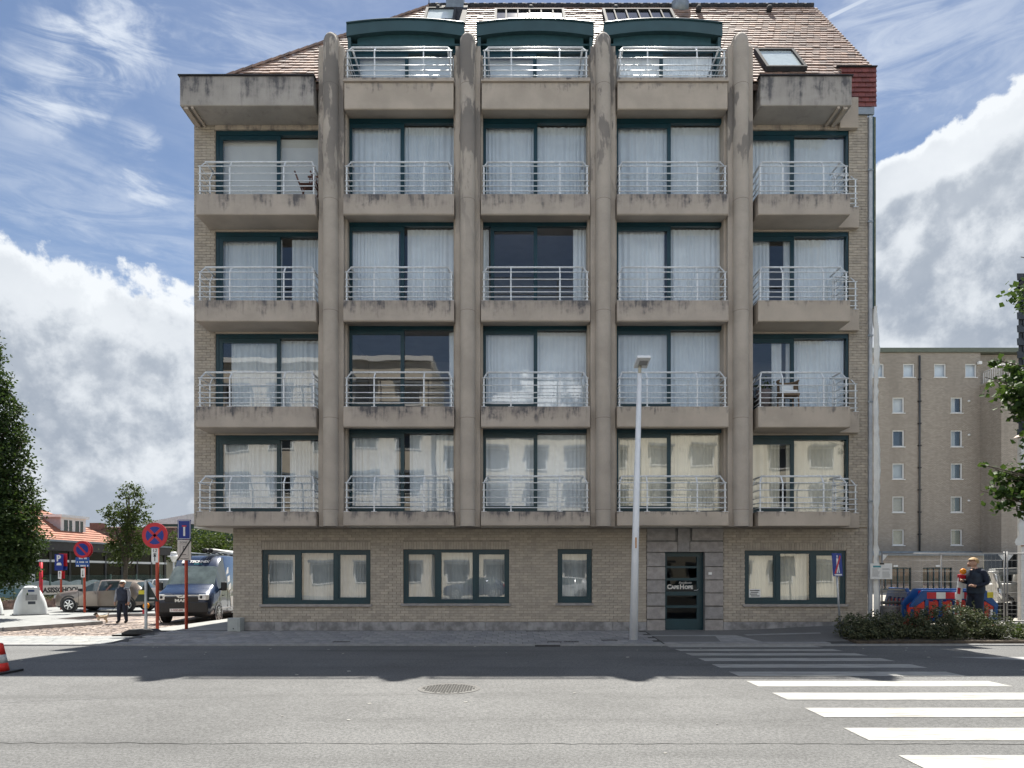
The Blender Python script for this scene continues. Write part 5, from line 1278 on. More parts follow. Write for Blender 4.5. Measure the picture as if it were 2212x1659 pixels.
# near tree at the right, trunk outside the picture, branches reaching in
tx0, ty0 = 13.25, 15.2; r = random.Random(77)
nt_ = thing('street_tree', 'broadleaf street tree reaching in from the right edge over the fence', 'tree', (tx0, ty0, .1))
mb = MB(); mb.tube([(tx0, ty0, -.1), (tx0 + .05, ty0, 2.2), (tx0, ty0 + .05, 5), (tx0 + .05, ty0, 8.5)], [.14, .12, .09, .04], 9); mb.build('trunk', m_bark, nt_)
lv = []; br = MB()
def limb(px, py, dy, n, rad, sub=5):
    tip = WP(px, py, ty0 + dy); s = Vector((tx0, ty0, tip.z - abs(tip.x - tx0) * .35)); m_ = s.lerp(tip, .5) + Vector((0, 0, .15))
    br.tube([s, m_, tip], [.035, .022, .008], 6)
    for k in range(sub):
        q = s.lerp(tip, r.uniform(.45, 1.02)) + Vector((r.gauss(0, rad * .8), r.gauss(0, rad), r.gauss(0, rad * .7)))
        br.tube([s.lerp(tip, .6), q], [.012, .004], 4)
        for _ in range(n): lv.append(q + Vector((r.gauss(0, 1), r.gauss(0, 1), r.gauss(0, .8))) * rad * .55)
for a in ((2140, 775, 0, 18, .16, 5), (2165, 800, .3, 26, .22, 7), (2128, 815, -.2, 14, .14, 4), (2180, 835, 0, 30, .26, 8), (2195, 868, .2, 24, .22, 7), (2158, 850, .1, 16, .15, 5), (2190, 905, 0, 10, .14, 4),
          (2150, 1015, 0, 16, .14, 4), (2178, 1030, .2, 22, .2, 6), (2118, 1060, .1, 18, .13, 5), (2150, 1072, 0, 20, .17, 5), (2190, 1065, -.2, 26, .22, 7), (2197, 1100, 0, 16, .16, 5), (2118, 1003, 0, 5, .1, 3), (2205, 555, 0, 10, .14, 4), (2225, 640, 0, 30, .3, 8), (2240, 760, 0, 40, .4, 10), (2260, 950, 0, 40, .4, 10), (2250, 1040, 0, 40, .35, 10), (2212, 985, 0, 12, .15, 4)): limb(*a)
tag(br.build('branches', m_bark, nt_), kind='stuff')
lf = MB()
def leaf5(mb, s):
    pts = [(0, -.55), (.3, -.32), (.5, .02), (.27, .18), (.18, .5), (0, .62), (-.18, .5), (-.27, .18), (-.5, .02), (-.3, -.32)]
    mb.add([(x * s, y * s, .06 * s * (abs(x) * 2)) for x, y in pts] + [(0, 0, 0)], [(10, i, (i + 1) % 10) for i in range(10)])
leaf5(lf, .13); leaf_me = lf.mesh('leaf', m_leaf_near)
at = leaf_me.attributes.new('piece', 'FLOAT', 'FACE')
at.data.foreach_set('value', [.45] * len(leaf_me.polygons))
vis = [p for p in lv if CX + p.x / p.y * FPX < 2215]; hid = [p for p in lv if CX + p.x / p.y * FPX >= 2215]
r.shuffle(vis); rest = MB()
for i, p in enumerate(vis):
    if i < 290: inst('leaf', leaf_me, nt_, p, rot=(r.uniform(-1.1, 1.1), r.uniform(-1.1, 1.1), r.uniform(0, 6.3)), scale=[r.uniform(.75, 1.3)] * 3)
    else: leaf(rest, p, .14, r, asp=.85)
for p in hid: leaf(rest, p, .14, r, asp=.85)
tag(rest.build('crown', m_leaf_near, nt_), kind='stuff')
# shrubs in the planting bed
SH = [(1850, .52, .38, 'low grey green shrub at the left end of the planting bed'), (1905, .58, .42, 'grey green shrub second from the left end of the bed'), (1962, .56, .4, 'dense grey green shrub left of the red barrier foot'), (2018, .70, .45, 'dark shrub in the middle of the planting bed'),
      (2062, .82, .44, 'tallest shrub, in front of the red and white beacon'), (2108, .66, .42, 'sunlit yellowish shrub at the feet of the worker'), (2150, .42, .36, 'low straggly sunlit shrub before the fence foot'), (2204, .24, .28, 'small bright green plant at the right picture edge')]
for i, (px, h, rr_, lab) in enumerate(SH):
    Y = 16.75 + .12 * (i % 3); X = WX(px, Y); q = random.Random(90 + i)
    s = thing('shrub', lab, 'shrub', (X, Y, .07), group='shrubs in the planting bed')
    mb, cl = clump_crown([((X, Y, .07 + h * .5), (rr_ * 1.15, .5, h * .5), 1), ((X, Y - .25, .07 + h * .3), (rr_ * 1.2, .4, h * .33), .6)], 120 if i < 6 else 60, 20, .11, .062, 100 + i, hollow=.2)
    for k in range(26):                                   # upright shoots
        a = Vector((X + q.uniform(-rr_, rr_), Y + q.uniform(-.4, .3), .07 + h * q.uniform(.6, .95)))
        for j in range(9): leaf(mb, a + Vector((q.gauss(0, .02), q.gauss(0, .02), .022 * j)), .055, q)
    tag(mb.build('foliage', m_leaf_shrub if i != 7 else m_leaf_md, s), kind='stuff')
    b = MB()
    for k in range(14): a = Vector((X + q.uniform(-.12, .12), Y, .05)); b.tube([a, Vector((X + q.uniform(-rr_, rr_), Y + q.uniform(-.4, .4), .07 + h * q.uniform(.5, .9)))], [.012, .005], 4)
    tag(b.build('stem', m_bark, s), kind='stuff')

# ------------------------------------------------------------------ right side: path sign, fence, works
X, Y = WX(1810, 17.2), 17.2
s = thing('footpath_end_sign', 'leaning blue pedestrian path sign with red slash before the right ground floor window', 'road sign', (X + .1, Y, zpave(X, Y)))
mb = MB(); mb.tube([(X + .07, Y, .1), (X - .05, Y + .03, 2.18)], .026, 8); mb.build('post', M('alu_post', (.45, .47, .5), .4, metal=.5), s)
c = Vector((WX(1807, Y), Y - .04, WZ(1220, Y))); u = Vector((math.cos(R(33)), math.sin(R(33)), 0)) * .2; v = Vector((-.02, 0, .29)); n = u.cross(v).normalized()
if n.y > 0: n = -n
mb = MB(); mb.obox(c, u, v, n * .008); p = mb.build('panel', m_bluep, s)
mb = MB(); d = n * .0095
mb.add([c + d + u * a + v * b for a, b in ((-.12, .62), (.12, .62), (.12, .82), (-.12, .82))], [(0, 1, 2, 3)]); mb.add([c + d + u * a + v * b for a, b in ((-.25, -.1), (.28, -.1), (.2, .56), (-.2, .56))], [(0, 1, 2, 3)]); mb.add([c + d + u * a + v * b for a, b in ((-.3, -.72), (-.08, -.72), (.05, -.12), (-.2, -.12))], [(0, 1, 2, 3)]); mb.add([c + d + u * a + v * b for a, b in ((.15, -.72), (.38, -.72), (.25, -.12), (.0, -.12))], [(0, 1, 2, 3)])
mb.build('walker_symbol', m_wht, p)
mb = MB(); d = n * .0105; mb.add([c + d + u * a + v * b for a, b in ((-.78, -.7), (-.55, -.85), (.78, .7), (.55, .85))], [(0, 1, 2, 3)]); mb.build('slash', m_red, p)
mb = MB(); mb.add([c + n * .0098 + u * a + v * b for a, b in ((-.8, -.93), (.8, -.93), (.8, -.8), (-.8, -.8))], [(0, 1, 2, 3)]); mb.build('border', m_wht, p)
m_wire = M('fence_wire', (.27, .27, .27), .5, metal=.5, var=.1)
def mesh_fence(x0, x1, Y, label):
    f = thing('mesh_fence', label, 'fence', ((x0 + x1) / 2, Y, .26), group='temporary mesh fence panels')
    zb, zt = .38, 2.2
    for x in (x0, x1): mb = MB(); mb.tube([(x, Y, .28), (x, Y, zt + .06)], .021, 7); mb.build('post', m_wire, f)
    for z in (zb, zt): mb = MB(); mb.tube([(x0, Y, z), (x1, Y, z)], .019, 7); mb.build('rail', m_wire, f)
    xm = (x0 + x1) / 2 - .05; mb = MB(); mb.tube([(xm, Y, zb), (xm, Y, zt)], .017, 7); mb.build('middle_post', m_wire, f)
    mb = MB(); n = int((x1 - x0) / .115)
    for i in range(1, n): x = x0 + (x1 - x0) * i / n; mb.tube([(x, Y - .01, zb), (x, Y - .01, zt)], .0026, 3, cap=False)
    z = zb + .08
    while z < zt:
        mb.tube([(x0, Y - .012, z), (x1, Y - .012, z)], .0045 if z > 1.1 else .003, 3, cap=False); z += .115 if z < 1.15 else .29
    tag(mb.build('wire_mesh', m_wire, f), kind='stuff')
    for x, sd in ((x0, 1), (x1, -1)): mb = MB(); mb.add([(x + sd * .02, Y - .005, zt - .02), (x + sd * .17, Y - .005, zt - .02), (x + sd * .02, Y - .005, zt - .2)], [(0, 1, 2) if sd < 0 else (2, 1, 0)]); mb.build('gusset', m_wht, f)
    return f
mesh_fence(9.98, 13.28, 18.42, 'mesh site fence panel carrying the notice board, behind the worker')
mesh_fence(13.36, 16.8, 18.42, 'mesh site fence panel cut by the right picture edge')
for i, (x, lab) in enumerate(((9.95, 'concrete fence foot behind the shrubs at the brick corner'), (13.35, 'concrete fence foot between the two mesh panels, right of the worker'))):
    s = thing('fence_foot', lab, 'concrete block', (x, 18.3, .2), group='concrete fence feet')
    mb = MB(); mb.prism([(x - .34, 18.1, .2), (x + .34, 18.1, .2), (x + .34, 18.1, .30), (x + .24, 18.1, .35), (x - .24, 18.1, .35), (x - .34, 18.1, .30)], (0, .5, 0)); mb.build('block', M('grey_block', (.3, .29, .28), .9, var=.15, bump=.3), s, bevel=.015)
    mb = MB(); mb.box(x + .1, x + .24, 18.09, 18.12, .22, .29); mb.box(x - .24, x - .1, 18.09, 18.12, .22, .29); mb.build('recess', m_black, s)
x0, x1, z0, z1, Y = WX(1881, 18.35), WX(1928, 18.35), WZ(1251, 18.35), WZ(1217, 18.35), 18.38
s = thing('notice_board', 'white permit notice sheet with small print hung on the mesh fence', 'notice', ((x0 + x1) / 2, Y, z0))
mb = MB(); mb.box(x0, x1, Y - .012, Y, z0, z1); mb.build('sheet', m_wht, s)
mb = MB(); mb.box(x0 + .07, x0 + .28, Y - .016, Y - .012, z1 - .11, z1 - .06); mb.build('heading', M('teal_print', (.05, .25, .3), .5), s)
mb = MB(); q = random.Random(3)
for i in range(9):
    for a, b in ((x0 + .05, x0 + .27), (x0 + .32, x1 - .04)):
        if q.random() < .88: mb.box(a, a + (b - a) * q.uniform(.6, 1), Y - .015, Y - .012, z1 - .15 - .028 * i, z1 - .14 - .028 * i)
tag(mb.build('lettering', M('grey_print', (.2, .21, .22), .6), s), kind='stuff')
mb = MB(); mb.box(x0 + .25, x0 + .36, Y - .03, Y - .0, z1 - .03, z1 + .01); mb.build('clip', m_black, s)
X, Y = WX(1919, 19.0), 19.0
s = thing('slatted_drum', 'weathered round wooden slatted drum behind the shrubs', 'drum', (X, Y, .262))
m_wood = M('grey_wood', (.3, .29, .28), .85, var=.25, scale=5, bump=.3, spread=[(0, (.8, .8, .8)), (1, (1.15, 1.12, 1.1))])
for i in range(16):
    a = 2 * PI * i / 16; t = Vector((math.cos(a), math.sin(a), 0)); u = Vector((-t.y, t.x, 0)); mb = MB(); mb.obox(Vector((X, Y, .50)) + t * .27, u * .052, t * .012, (0, 0, .235)); mb.build('slat', m_wood, s)
mb = MB(); mb.lathe([(.295, .725), (.295, .76), (.0001, .76)], (X, Y, 0), n=22, smooth=False); mb.lathe([(.29, .27), (.29, .31)], (X, Y, 0), n=22, smooth=False); mb.build('rim', m_wood, s)
mb = MB(); mb.lathe([(.255, .262), (.255, .73)], (X, Y, 0), n=18); mb.build('core', m_lead, s)
m_hose = M('grey_hose', (.14, .135, .12), .7, var=.2)
mb = MB(); mb.tube([(X - .35, Y + .1, .80), (X - .15, Y + .02, .85), (X + .1, Y, .86), (X + .5, Y + .1, .84), (X + .95, Y + .3, .78), (X + 1.3, Y + .5, .3)], .045, 8)
s = thing('suction_hose', 'thick grey suction hose lying across the slatted drum', 'hose', (X, Y, .76)); mb.build('hose', m_hose, s)
mb = MB(); mb.tube([(X + .40, Y + .09, .845), (X + .52, Y + .1, .84)], .055, 10); mb.build('coupling', m_zinc, s)
mb = MB(); Yh = 18.75
mb.tube([WP(1888, 1290, Yh), WP(1905, 1279, Yh), WP(1920, 1274, Yh), WP(1945, 1274, Yh), WP(1975, 1277, Yh), WP(1990, 1300, Yh), WP(1992, 1335, Yh)], .016, 6)
s = thing('water_hose', 'thin pale hose arching from the brick corner to the blue barrier', 'hose', WP(1940, 1335, Yh)); mb.build('hose', M('pale_hose', (.4, .38, .3), .6), s)
mb = MB(); 
for dz, dy in ((.36, 0), (.44, .12), (.36, .24)): mb.tube([(WX(1895, 19.6), 19.6 + dy, dz), (WX(1965, 19.6) + 1.4, 19.6 + dy, dz)], .05, 8)
s = thing('pipe_stack', 'white plastic pipes stacked on the yard behind the drum', 'pipes', (WX(1930, 19.6), 19.6, .262)); tag(mb.build('pipe', m_plastic_w, s), kind='stuff')
# plastic barriers
m_bar = M('barrier_blue', (.008, .07, .25), .4, var=.1); m_bred = M('barrier_red', (.55, .035, .02), .45, var=.1)
def barrier(label, org, rz, L=2.3):
    s = thing('site_barrier', label, 'barrier', org, rz, 'plastic site barriers', world_space=False)
    mb = MB(); h = L / 2
    mb.prism([(-h, -.045, .55), (-h, -.045, .62), (-h + .32, -.045, 1.0), (h - .32, -.045, 1.0), (h, -.045, .62), (h, -.045, .55), (h - .1, -.045, .55), (h - .38, -.045, .74), (-h + .38, -.045, .74), (-h + .1, -.045, .55)], (0, .09, 0)); mb.build('top_beam', m_bar, s, bevel=.015)
    mb = MB(); mb.box(-h, h, -.04, .04, .14, .28); mb.build('bottom_beam', m_bar, s, bevel=.012)
    n = 7
    for i in range(n):
        x = -h + .06 + (L - .12) * i / (n - 1); mb = MB(); mb.box(x - .045, x + .045, -.038, .038, .28, .56 if i in (0, n - 1) else .745); mb.build('upright', m_bar, s)
        if i < n - 1:
            w = (L - .12) / (n - 1); xa = x + .06; mb = MB()
            mb.prism([(xa, -.03, .28), (xa + w * .3, -.03, .28), (xa + w * .3, -.03, .5), (xa + w - .12, -.03, .5), (xa + w - .12, -.03, .70), (xa, -.03, .70)], (0, .05, 0)); mb.build('insert', m_bred, s)
            mb = MB(); mb.box(xa + w * .45, xa + w * .45 + .06, -.03, .02, .29, .49); mb.build('white_strip', m_wht, s)
    for i in range(6):
        x = -h + .42 + i * (L - .84) / 6; mb = MB(); mb.box(x, x + (L - .84) / 6 - .002, -.052, -.044, .775, .945); mb.build('reflector', m_red if i % 2 == 0 else m_wht, s)
    mb = MB(); mb.box(h - .3, h - .14, -.052, -.046, .80, .95); mb.build('yellow_label', M('yellow_label', (.6, .5, .03), .5), s)
    for x in (-h + .25, h - .25): mb = MB(); mb.prism([(x - .05, -.3, 0), (x - .05, .3, 0), (x - .05, .3, .06), (x - .05, .06, .16), (x - .05, -.06, .16), (x - .05, -.3, .06)], (.1, 0, 0)); mb.build('foot', m_bred, s, bevel=.01)
    return s
barrier('front blue plastic barrier with red and white band behind the worker', (WX(2060, 18.0), 18.0, .225), 0)
barrier('second blue barrier standing close behind the front one', (WX(2050, 18.25) - .1, 18.3, .262), R(1.5))
barrier('blue barrier end turned away from the road at the left of the other two', (WX(1972, 18.6), 19.3, .262), R(80), 1.9)
s = thing('barrier_stand', 'small red A shaped stand leaning at the left barrier', 'stand', (WX(1970, 17.8), 17.8, .2))
x = WX(1968, 17.8); mb = MB(); mb.bar((x - .1, 17.75, .2), (x - .05, 17.8, .78), .05, .05); mb.bar((x + .14, 17.75, .2), (x + .1, 17.8, .78), .05, .05); mb.bar((x - .08, 17.8, .76), (x + .13, 17.8, .76), .05, .05); mb.bar((x - .07, 17.78, .5), (x + .11, 17.78, .5), .04, .04); mb.build('stand_frame', m_bred, s)
s = thing('road_cone', 'orange cone lying in the shrubs by the left barrier', 'cone', (WX(1988, 17.3), 17.3, .2)); mb = MB(); a = Vector((WX(1985, 17.35), 17.35, .28)); b = a + Vector((.22, -.1, .32)); mb.tube([a, a.lerp(b, .5), b], [.14, .09, .04], 12); mb.build('cone', m_bred, s); mb = MB(); mb.obox(a, (.16, .03, -.1), (.0, .18, .03), (.01, 0, .02)); mb.build('base', m_bred, s)
Y = 17.85; X = WX(2069, Y)
s = thing('beacon_post', 'red and white striped beacon board with amber lamp beside the worker', 'beacon', (X, Y, .2))
mb = MB(); mb.obox((X + .02, Y, .98), (.075, 0, 0), (0, .02, 0), (.075, 0, .66)); p = mb.build('board', m_wht, s, bevel=.012)
for i in range(4):
    z = .5 + .32 * i; mb = MB(); k = (z - .98) / .66 * .075; mb.add([(X + .02 + k - .068, Y - .022, z), (X + .02 + k + .01, Y - .022, z - .02), (X + .035 + k + .01, Y - .022, z + .14), (X + .02 + k - .055, Y - .022, z + .16)], [(0, 1, 2, 3)]); mb.build('stripe', m_red, p)
zl = WZ(1246, Y); xl = WX(2079, Y)
mb = MB(); mb.obox((xl, Y, zl), (.11, 0, -.01), (0, .05, 0), (0, 0, .055)); mb.build('lamp_housing', m_red, s, bevel=.02)
mb = MB(); mb.lathe([(.02, -.035), (.062, -.03), (.078, 0), (.062, .03), (.02, .035)], (xl + .01, Y - .01, zl + .14), (.35, 1, 0), 18); mb.build('lamp', m_amber, s)
mb = MB(); mb.box(X - .28, X + .28, Y - .2, Y + .2, .2, .3); mb.build('foot', m_rubber, s, bevel=.02)
# mini excavator: arm raised at the fence, machine behind at the right
s = thing('mini_excavator', 'mini excavator with bright steel arm and black hoses behind the fence', 'excavator', (16.6, 22.6, .262))
m_exw = M('excavator_white', (.6, .6, .58), .4, var=.15, scale=12); Y = 19.6
tip = WP(2146, 1236, Y); low = WP(2166, 1300, Y)
mb = MB(); mb.bar(low, tip, .17, .16); mb.obox(tip, (.10, 0, .01), (0, .1, 0), (0, 0, .03)); arm = mb.build('dipper_arm', m_exw, s, bevel=.015)
mb = MB(); mb.tube([WP(2150, 1240, Y - .14), WP(2158, 1272, Y - .14)], .035, 8); mb.tube([WP(2158, 1272, Y - .14), WP(2167, 1298, Y - .14)], .055, 10); mb.build('ram', m_steel, arm)
mb = MB(); a = tip; mb.bar(a + Vector((0, .05, 0)), Vector((16.3, 22.0, 1.75)), .16, .2); mb.bar(Vector((16.3, 22.0, 1.75)), Vector((16.6, 22.6, .9)), .18, .2); mb.build('boom', m_exw, s)
q = random.Random(8); mb = MB()
for i in range(5):
    z = 1.28 - .1 * i; p0 = WP(2158 + i * 2, 1290 + 3 * i, Y - .1 + .05 * i); mb.tube([p0, p0 + Vector((.2, -.02, .10)), p0 + Vector((.42, 0, -.06 - .02 * i)), p0 + Vector((.40, .05, -.38)), p0 + Vector((.22, .05, -.62))], .020, 6)
mb.build('hose', m_black, s)
mb = MB(); b0 = low + Vector((-.02, -.05, -.25)); mb.prism([b0 + Vector(v) for v in ((-.22, 0, .22), (.22, 0, .22), (.3, 0, -.1), (.18, 0, -.42), (-.1, 0, -.5), (-.24, 0, -.2))], (0, .5, 0)); mb.build('bucket', m_black, s, bevel=.02)
mb = MB(); mb.box(15.9, 17.5, 22.1, 23.6, .75, 1.35); mb.build('body', m_exw, s, bevel=.06)
mb = MB(); mb.box(16.2, 17.3, 22.5, 23.5, 1.35, 2.35); mb.build('cab', m_darkgl, s, bevel=.06)
for x in (15.85, 17.2): mb = MB(); mb.box(x, x + .3, 21.9, 23.8, .262, .7); mb.build('track', m_rubber, s, bevel=.12)
# white sheeting on the party wall and the neighbour at the far right
m_sheetw = M('white_sheeting', (.74, .74, .72), .5, var=.08, scale=3, bump=.6, bscale=4)
s = thing('wall_sheeting', 'crumpled white plastic sheeting hanging down the right edge of the apartment building', 'sheeting', (9.87, 18.55, .3))
mb = MB(); mb.smooth = True; q = random.Random(12); zs = fr(.3, 8.9, 60); vs = []
for z in zs:
    w = q.uniform(-.012, .02) + (.03 * math.sin(z * 1.7)); o = q.uniform(-.02, .02)
    wd = .05 + .10 * min(1, (8.9 - z) / 1.2)
    vs += [(9.80, 18.50 + o, z), (9.80 + wd * .5 + w, 18.44 + o * 1.5, z), (9.81 + wd + w, 18.52 - o, z), (9.80 + wd + w, 18.75, z)]
mb.add(vs, [(4 * i + k, 4 * i + k + 1, 4 * i + 5 + k, 4 * i + 4 + k) for i in range(60) for k in range(3)]); mb.build('sheet', m_sheetw, s)
nb = thing('neighbour_house', 'dark slate hung house end with pale sheeted lower wall at the right picture edge', 'house', (16, 22, .262))
m_slate = M('slate', (.035, .042, .05), .6, var=.2, scale=6, spread=[(0, (.8, .8, .8)), (1, (1.25, 1.25, 1.3))])
xn = WX(2199, 18.9); zt, zm = WZ(600, 18.9), WZ(942, 18.9)
mb = MB(); mb.prism([(xn + .05, 18.95, .262), (xn + 6, 18.95, .262), (xn + 12, 27, .262), (xn + 6.6, 27, .262)], (0, 0, zt - .3)); mb.build('wall', m_slate, nb)
i = 0; z = zm
while z < zt:
    for k in range(5):
        x = xn + .32 * k + (.16 if i % 2 else 0); q = MB(); q.piece = tr.random() * .9 + .05; q.prism([(x, 18.93, z), (x, 18.91, z), (x, 18.935, z + .2), (x, 18.945, z + .2)], (.31, 0, 0)); q.build('slate', m_slate, nb)
    z += .18; i += 1
mb = MB(); mb.prism([(xn - .15, 18.7, zt - .25), (xn + 1.0, 18.7, zt + .7), (xn + 6, 18.7, zt + .7), (xn + 6, 18.7, zt - .1), (xn + .1, 18.7, zt - .3)], (6.6, 8.3, 0)); mb.build('roof', m_lead, nb)
mb = MB(); mb.prism([(xn - .1, 18.65, zm - .05), (xn + .25, 18.65, zm + .22), (xn + 1.5, 18.65, zm + .22), (xn + 1.5, 18.65, zm - .05)], (0, .3, 0)); mb.build('ledge', M('ledge_board', (.35, .3, .26), .7), nb)
mb = MB(); mb.box(xn + .0, xn + 1.5, 18.78, 18.92, .27, zm - .06); mb.build('pale_wall', m_sheetw, nb)
s = thing('loose_sheeting', 'loose flap of white sheeting blowing at the far right wall', 'sheeting', (xn, 18.7, 2))
mb = MB(); mb.smooth = True; vs = []
for i, z in enumerate(fr(WZ(1178, 18.7), WZ(1075, 18.7), 16)): w = .20 * (1 - i / 16) + .03 * math.sin(i * 1.3); vs += [(xn - w, 18.70 + .03 * math.sin(i), z), (xn - w * .4, 18.64, z), (xn + .1, 18.74, z)]
mb.add(vs, [(3 * i + k, 3 * i + k + 1, 3 * i + 4 + k, 3 * i + 3 + k) for i in range(16) for k in range(2)]); mb.build('flap', m_sheetw, s)
mb = MB(); mb.box(xn - .02, xn + .06, 18.72, 18.77, WZ(1180, 18.7), WZ(1060, 18.7)); mb.build('batten', M('batten', (.3, .17, .1), .8), s)
# chair and planter on balconies
m_teak = M('dark_wood', (.12, .05, .035), .6, var=.25, scale=6); m_wick = M('wicker', (.2, .145, .1), .8, var=.3, scale=60, bump=.5)
Y = 18.2; X = WX(668, Y); z = LV[3] + .0
s = thing('folding_chair', 'dark wooden folding chair in the corner of the top left balcony', 'chair', (X, Y, z))
for dx_ in (-.2, .22):
    mb = MB(); mb.bar((X + dx_ - .16, Y - .1, z + .78), (X + dx_ + .12, Y + .12, z), .03, .03); mb.bar((X + dx_ + .16, Y - .1, z + .42), (X + dx_ - .12, Y + .12, z), .03, .03); mb.build('leg', m_teak, s)
for i in range(5): mb = MB(); mb.bar((X - .22, Y - .1 + .07 * i, z + .44), (X + .25, Y - .1 + .07 * i, z + .44), .05, .014); mb.build('seat_slat', m_teak, s)
for i in range(5): mb = MB(); mb.bar((X - .02 + .06 * i, Y + .1, z + .52), (X - .02 + .06 * i, Y + .14, z + .74), .035, .012); mb.build('back_slat', m_teak, s)
mb = MB(); mb.bar((X - .08, Y + .14, z + .76), (X + .3, Y + .14, z + .76), .03, .045); mb.build('top_rail', m_teak, s)
Y = 18.2; X = WX(1702, Y); z = LV[1]
s = thing('wicker_chair', 'brown wicker armchair with pale cushion on the right second floor balcony', 'chair', (X, Y, z))
mb = MB(); mb.box(X - .24, X + .24, Y - .22, Y + .2, z + .34, z + .42); mb.build('seat', m_wick, s, bevel=.02)
mb = MB(); pts = [(X + .27 * math.cos(a), Y + .02 + .24 * math.sin(a)) for a in fr(R(-20), R(200), 14)]
mb.smooth = True; mb.add([(x, y, zz) for zz in (z + .4, z + .60, z + .76) for x, y in pts], [(j * 15 + i, j * 15 + i + 1, j * 15 + 16 + i, j * 15 + 15 + i) for j in range(2) for i in range(14)]); mb.build('backrest', m_wick, s)
mb = MB(); mb.tube([(x, y, z + .77) for x, y in pts], .028, 7); mb.build('rim', m_wick, s)
for a, b in ((-.21, -.19), (.21, -.19), (-.21, .17), (.21, .17)): mb = MB(); mb.tube([(X + a, Y + b, z), (X + a * .95, Y + b, z + .36)], .02, 6); mb.build('leg', m_wick, s)
mb = MB(); mb.box(X - .2, X + .2, Y - .18, Y + .16, z + .425, z + .5); mb.box(X - .18, X + .2, Y + .1, Y + .18, z + .5, z + .70); s2 = thing('seat_cushion', 'pale cushion on the wicker armchair', 'cushion', (X, Y, z + .42)); mb.build('cushion', m_curt_w, s2, bevel=.03)
X = WX(1650, Y); s = thing('woven_planter', 'tall grey woven planter left of the wicker armchair', 'planter', (X, Y, z))
mb = MB(); mb.lathe([(.14, 0), (.19, .5), (.2, .52), (.17, .52), (.15, .42)], (X, Y, z), n=16); mb.build('pot', M('grey_wicker', (.17, .15, .16), .85, var=.3, scale=60), s)
mb = MB(); q = random.Random(14)
for i in range(60): leaf(mb, Vector((X + q.gauss(0, .13), Y + q.gauss(0, .1), z + .6 + abs(q.gauss(0, .09)))), .07, q)
tag(mb.build('foliage', m_leaf_md, s), kind='stuff')
# ------------------------------------------------------------------ far buildings, right
Y = 54.0
m_bb = blockbrick('grey_brick', (.40, .352, .30))
m_bb2 = blockbrick('pale_brick', (.44, .40, .32))
blk = thing('apartment_block', 'plain grey brown brick apartment block with small white windows beyond the works', 'building', (40, Y, .26))
x0, x1 = WX(1800, Y), WX(2118, Y); zt = WZ(752, Y); zb = WZ(1197, Y)
def facade(name, xa, xb, z0, z1, y, holes, mat, dep=.35):
    """front wall with real openings"""
    mb = MB(); xs = sorted({xa, xb} | {h for q in holes for h in q[:2]}); zs = sorted({z0, z1} | {h for q in holes for h in q[2:]})
    for i in range(len(xs) - 1):
        for j in range(len(zs) - 1):
            cx, cz = (xs[i] + xs[i + 1]) / 2, (zs[j] + zs[j + 1]) / 2
            if not any(a < cx < b and c < cz < d for a, b, c, d in holes): mb.add([(xs[i], y, zs[j]), (xs[i + 1], y, zs[j]), (xs[i + 1], y, zs[j + 1]), (xs[i], y, zs[j + 1])], [(0, 1, 2, 3)])
    for a, b, c, d in holes:
        mb.add([(a, y, c), (b, y, c), (b, y, d), (a, y, d), (a, y + dep, c), (b, y + dep, c), (b, y + dep, d), (a, y + dep, d)], [(0, 1, 5, 4), (1, 2, 6, 5), (2, 3, 7, 6), (3, 0, 4, 7)])
    return mb.build(name, mat, blk if name != 'front' else None)
H = []; top = [(1884, 1910), (1951, 1976), (2018, 2044), (2085, 2110)]
for a, b in top: H.append((WX(a, Y), WX(b, Y), WZ(815, Y), WZ(785, Y)))
for a, b in ((1928, 1953.6), (2054, 2079)):
    for c, d in ((858, 892), (929, 965), (1000.5, 1035), (1072, 1107), (1143.5, 1178)): H.append((WX(a, Y), WX(b, Y), WZ(d, Y), WZ(c, Y)))
facade('wall', x0, x1, zb, zt - .35, Y, H, m_bb)
mb = MB(); mb.box(x0, WX(2420, Y), Y + .4, Y + 10, .26, zt - .4); mb.build('core', m_bb, blk)
mb = MB(); mb.box(x0 - .1, WX(2420, Y), Y - .12, Y + 10, zt - .34, zt); mb.build('roof_edge', M('green_edge', (.13, .15, .12), .7), blk)
m_block_blind = M('beige_blind', (.42, .38, .31), .9)
for k, (a, b, c, d) in enumerate(H):
    w = MB(); t = .09
    w.box(a, b, Y + .08, Y + .16, d - t, d); w.box(a, b, Y + .08, Y + .16, c, c + t); w.box(a, a + t, Y + .08, Y + .16, c + t, d - t); w.box(b - t, b, Y + .08, Y + .16, c + t, d - t)
    win = w.build('window', m_wht, blk)
    p = MB(); p.quad((a, Y + .12, c), (b, Y + .12, c), (b, Y + .12, d), (a, Y + .12, d)); p.build('pane', m_glass, win)
    s_ = MB(); s_.box(a - .06, b + .06, Y - .06, Y + .07, c - .06, c); s_.build('sill', m_wht, win)
    p = MB(); u = 1.0 if k < 4 else (.0 if k in (5,) else 1.0) if k < 9 else .55; cc = c if k != 6 else c;
    if k == 6: c = c + .0
    p = MB(); u = max(u, .02); p.quad((a, Y + .3, c), (a + (b - a) * u, Y + .3, c), (a + (b - a) * u, Y + .3, d), (a, Y + .3, d)); p.build('blind', m_curt_w if k < 4 else (m_blind if k in (4, 9) else m_curt_g if k in (5, 6, 10, 11) else m_block_blind), win)
    p = MB(); p.quad((a, Y + .34, c), (b, Y + .34, c), (b, Y + .34, d), (a, Y + .34, d)); p.build('backing', m_darkgl, win)
mb = MB(); xp = WX(1985, Y); mb.tube([(xp, Y - .1, .5), (xp, Y - .1, WZ(769, Y))], .07, 6); dp = mb.build('downpipe', M('dark_pipe', (.06, .065, .07), .5), blk)
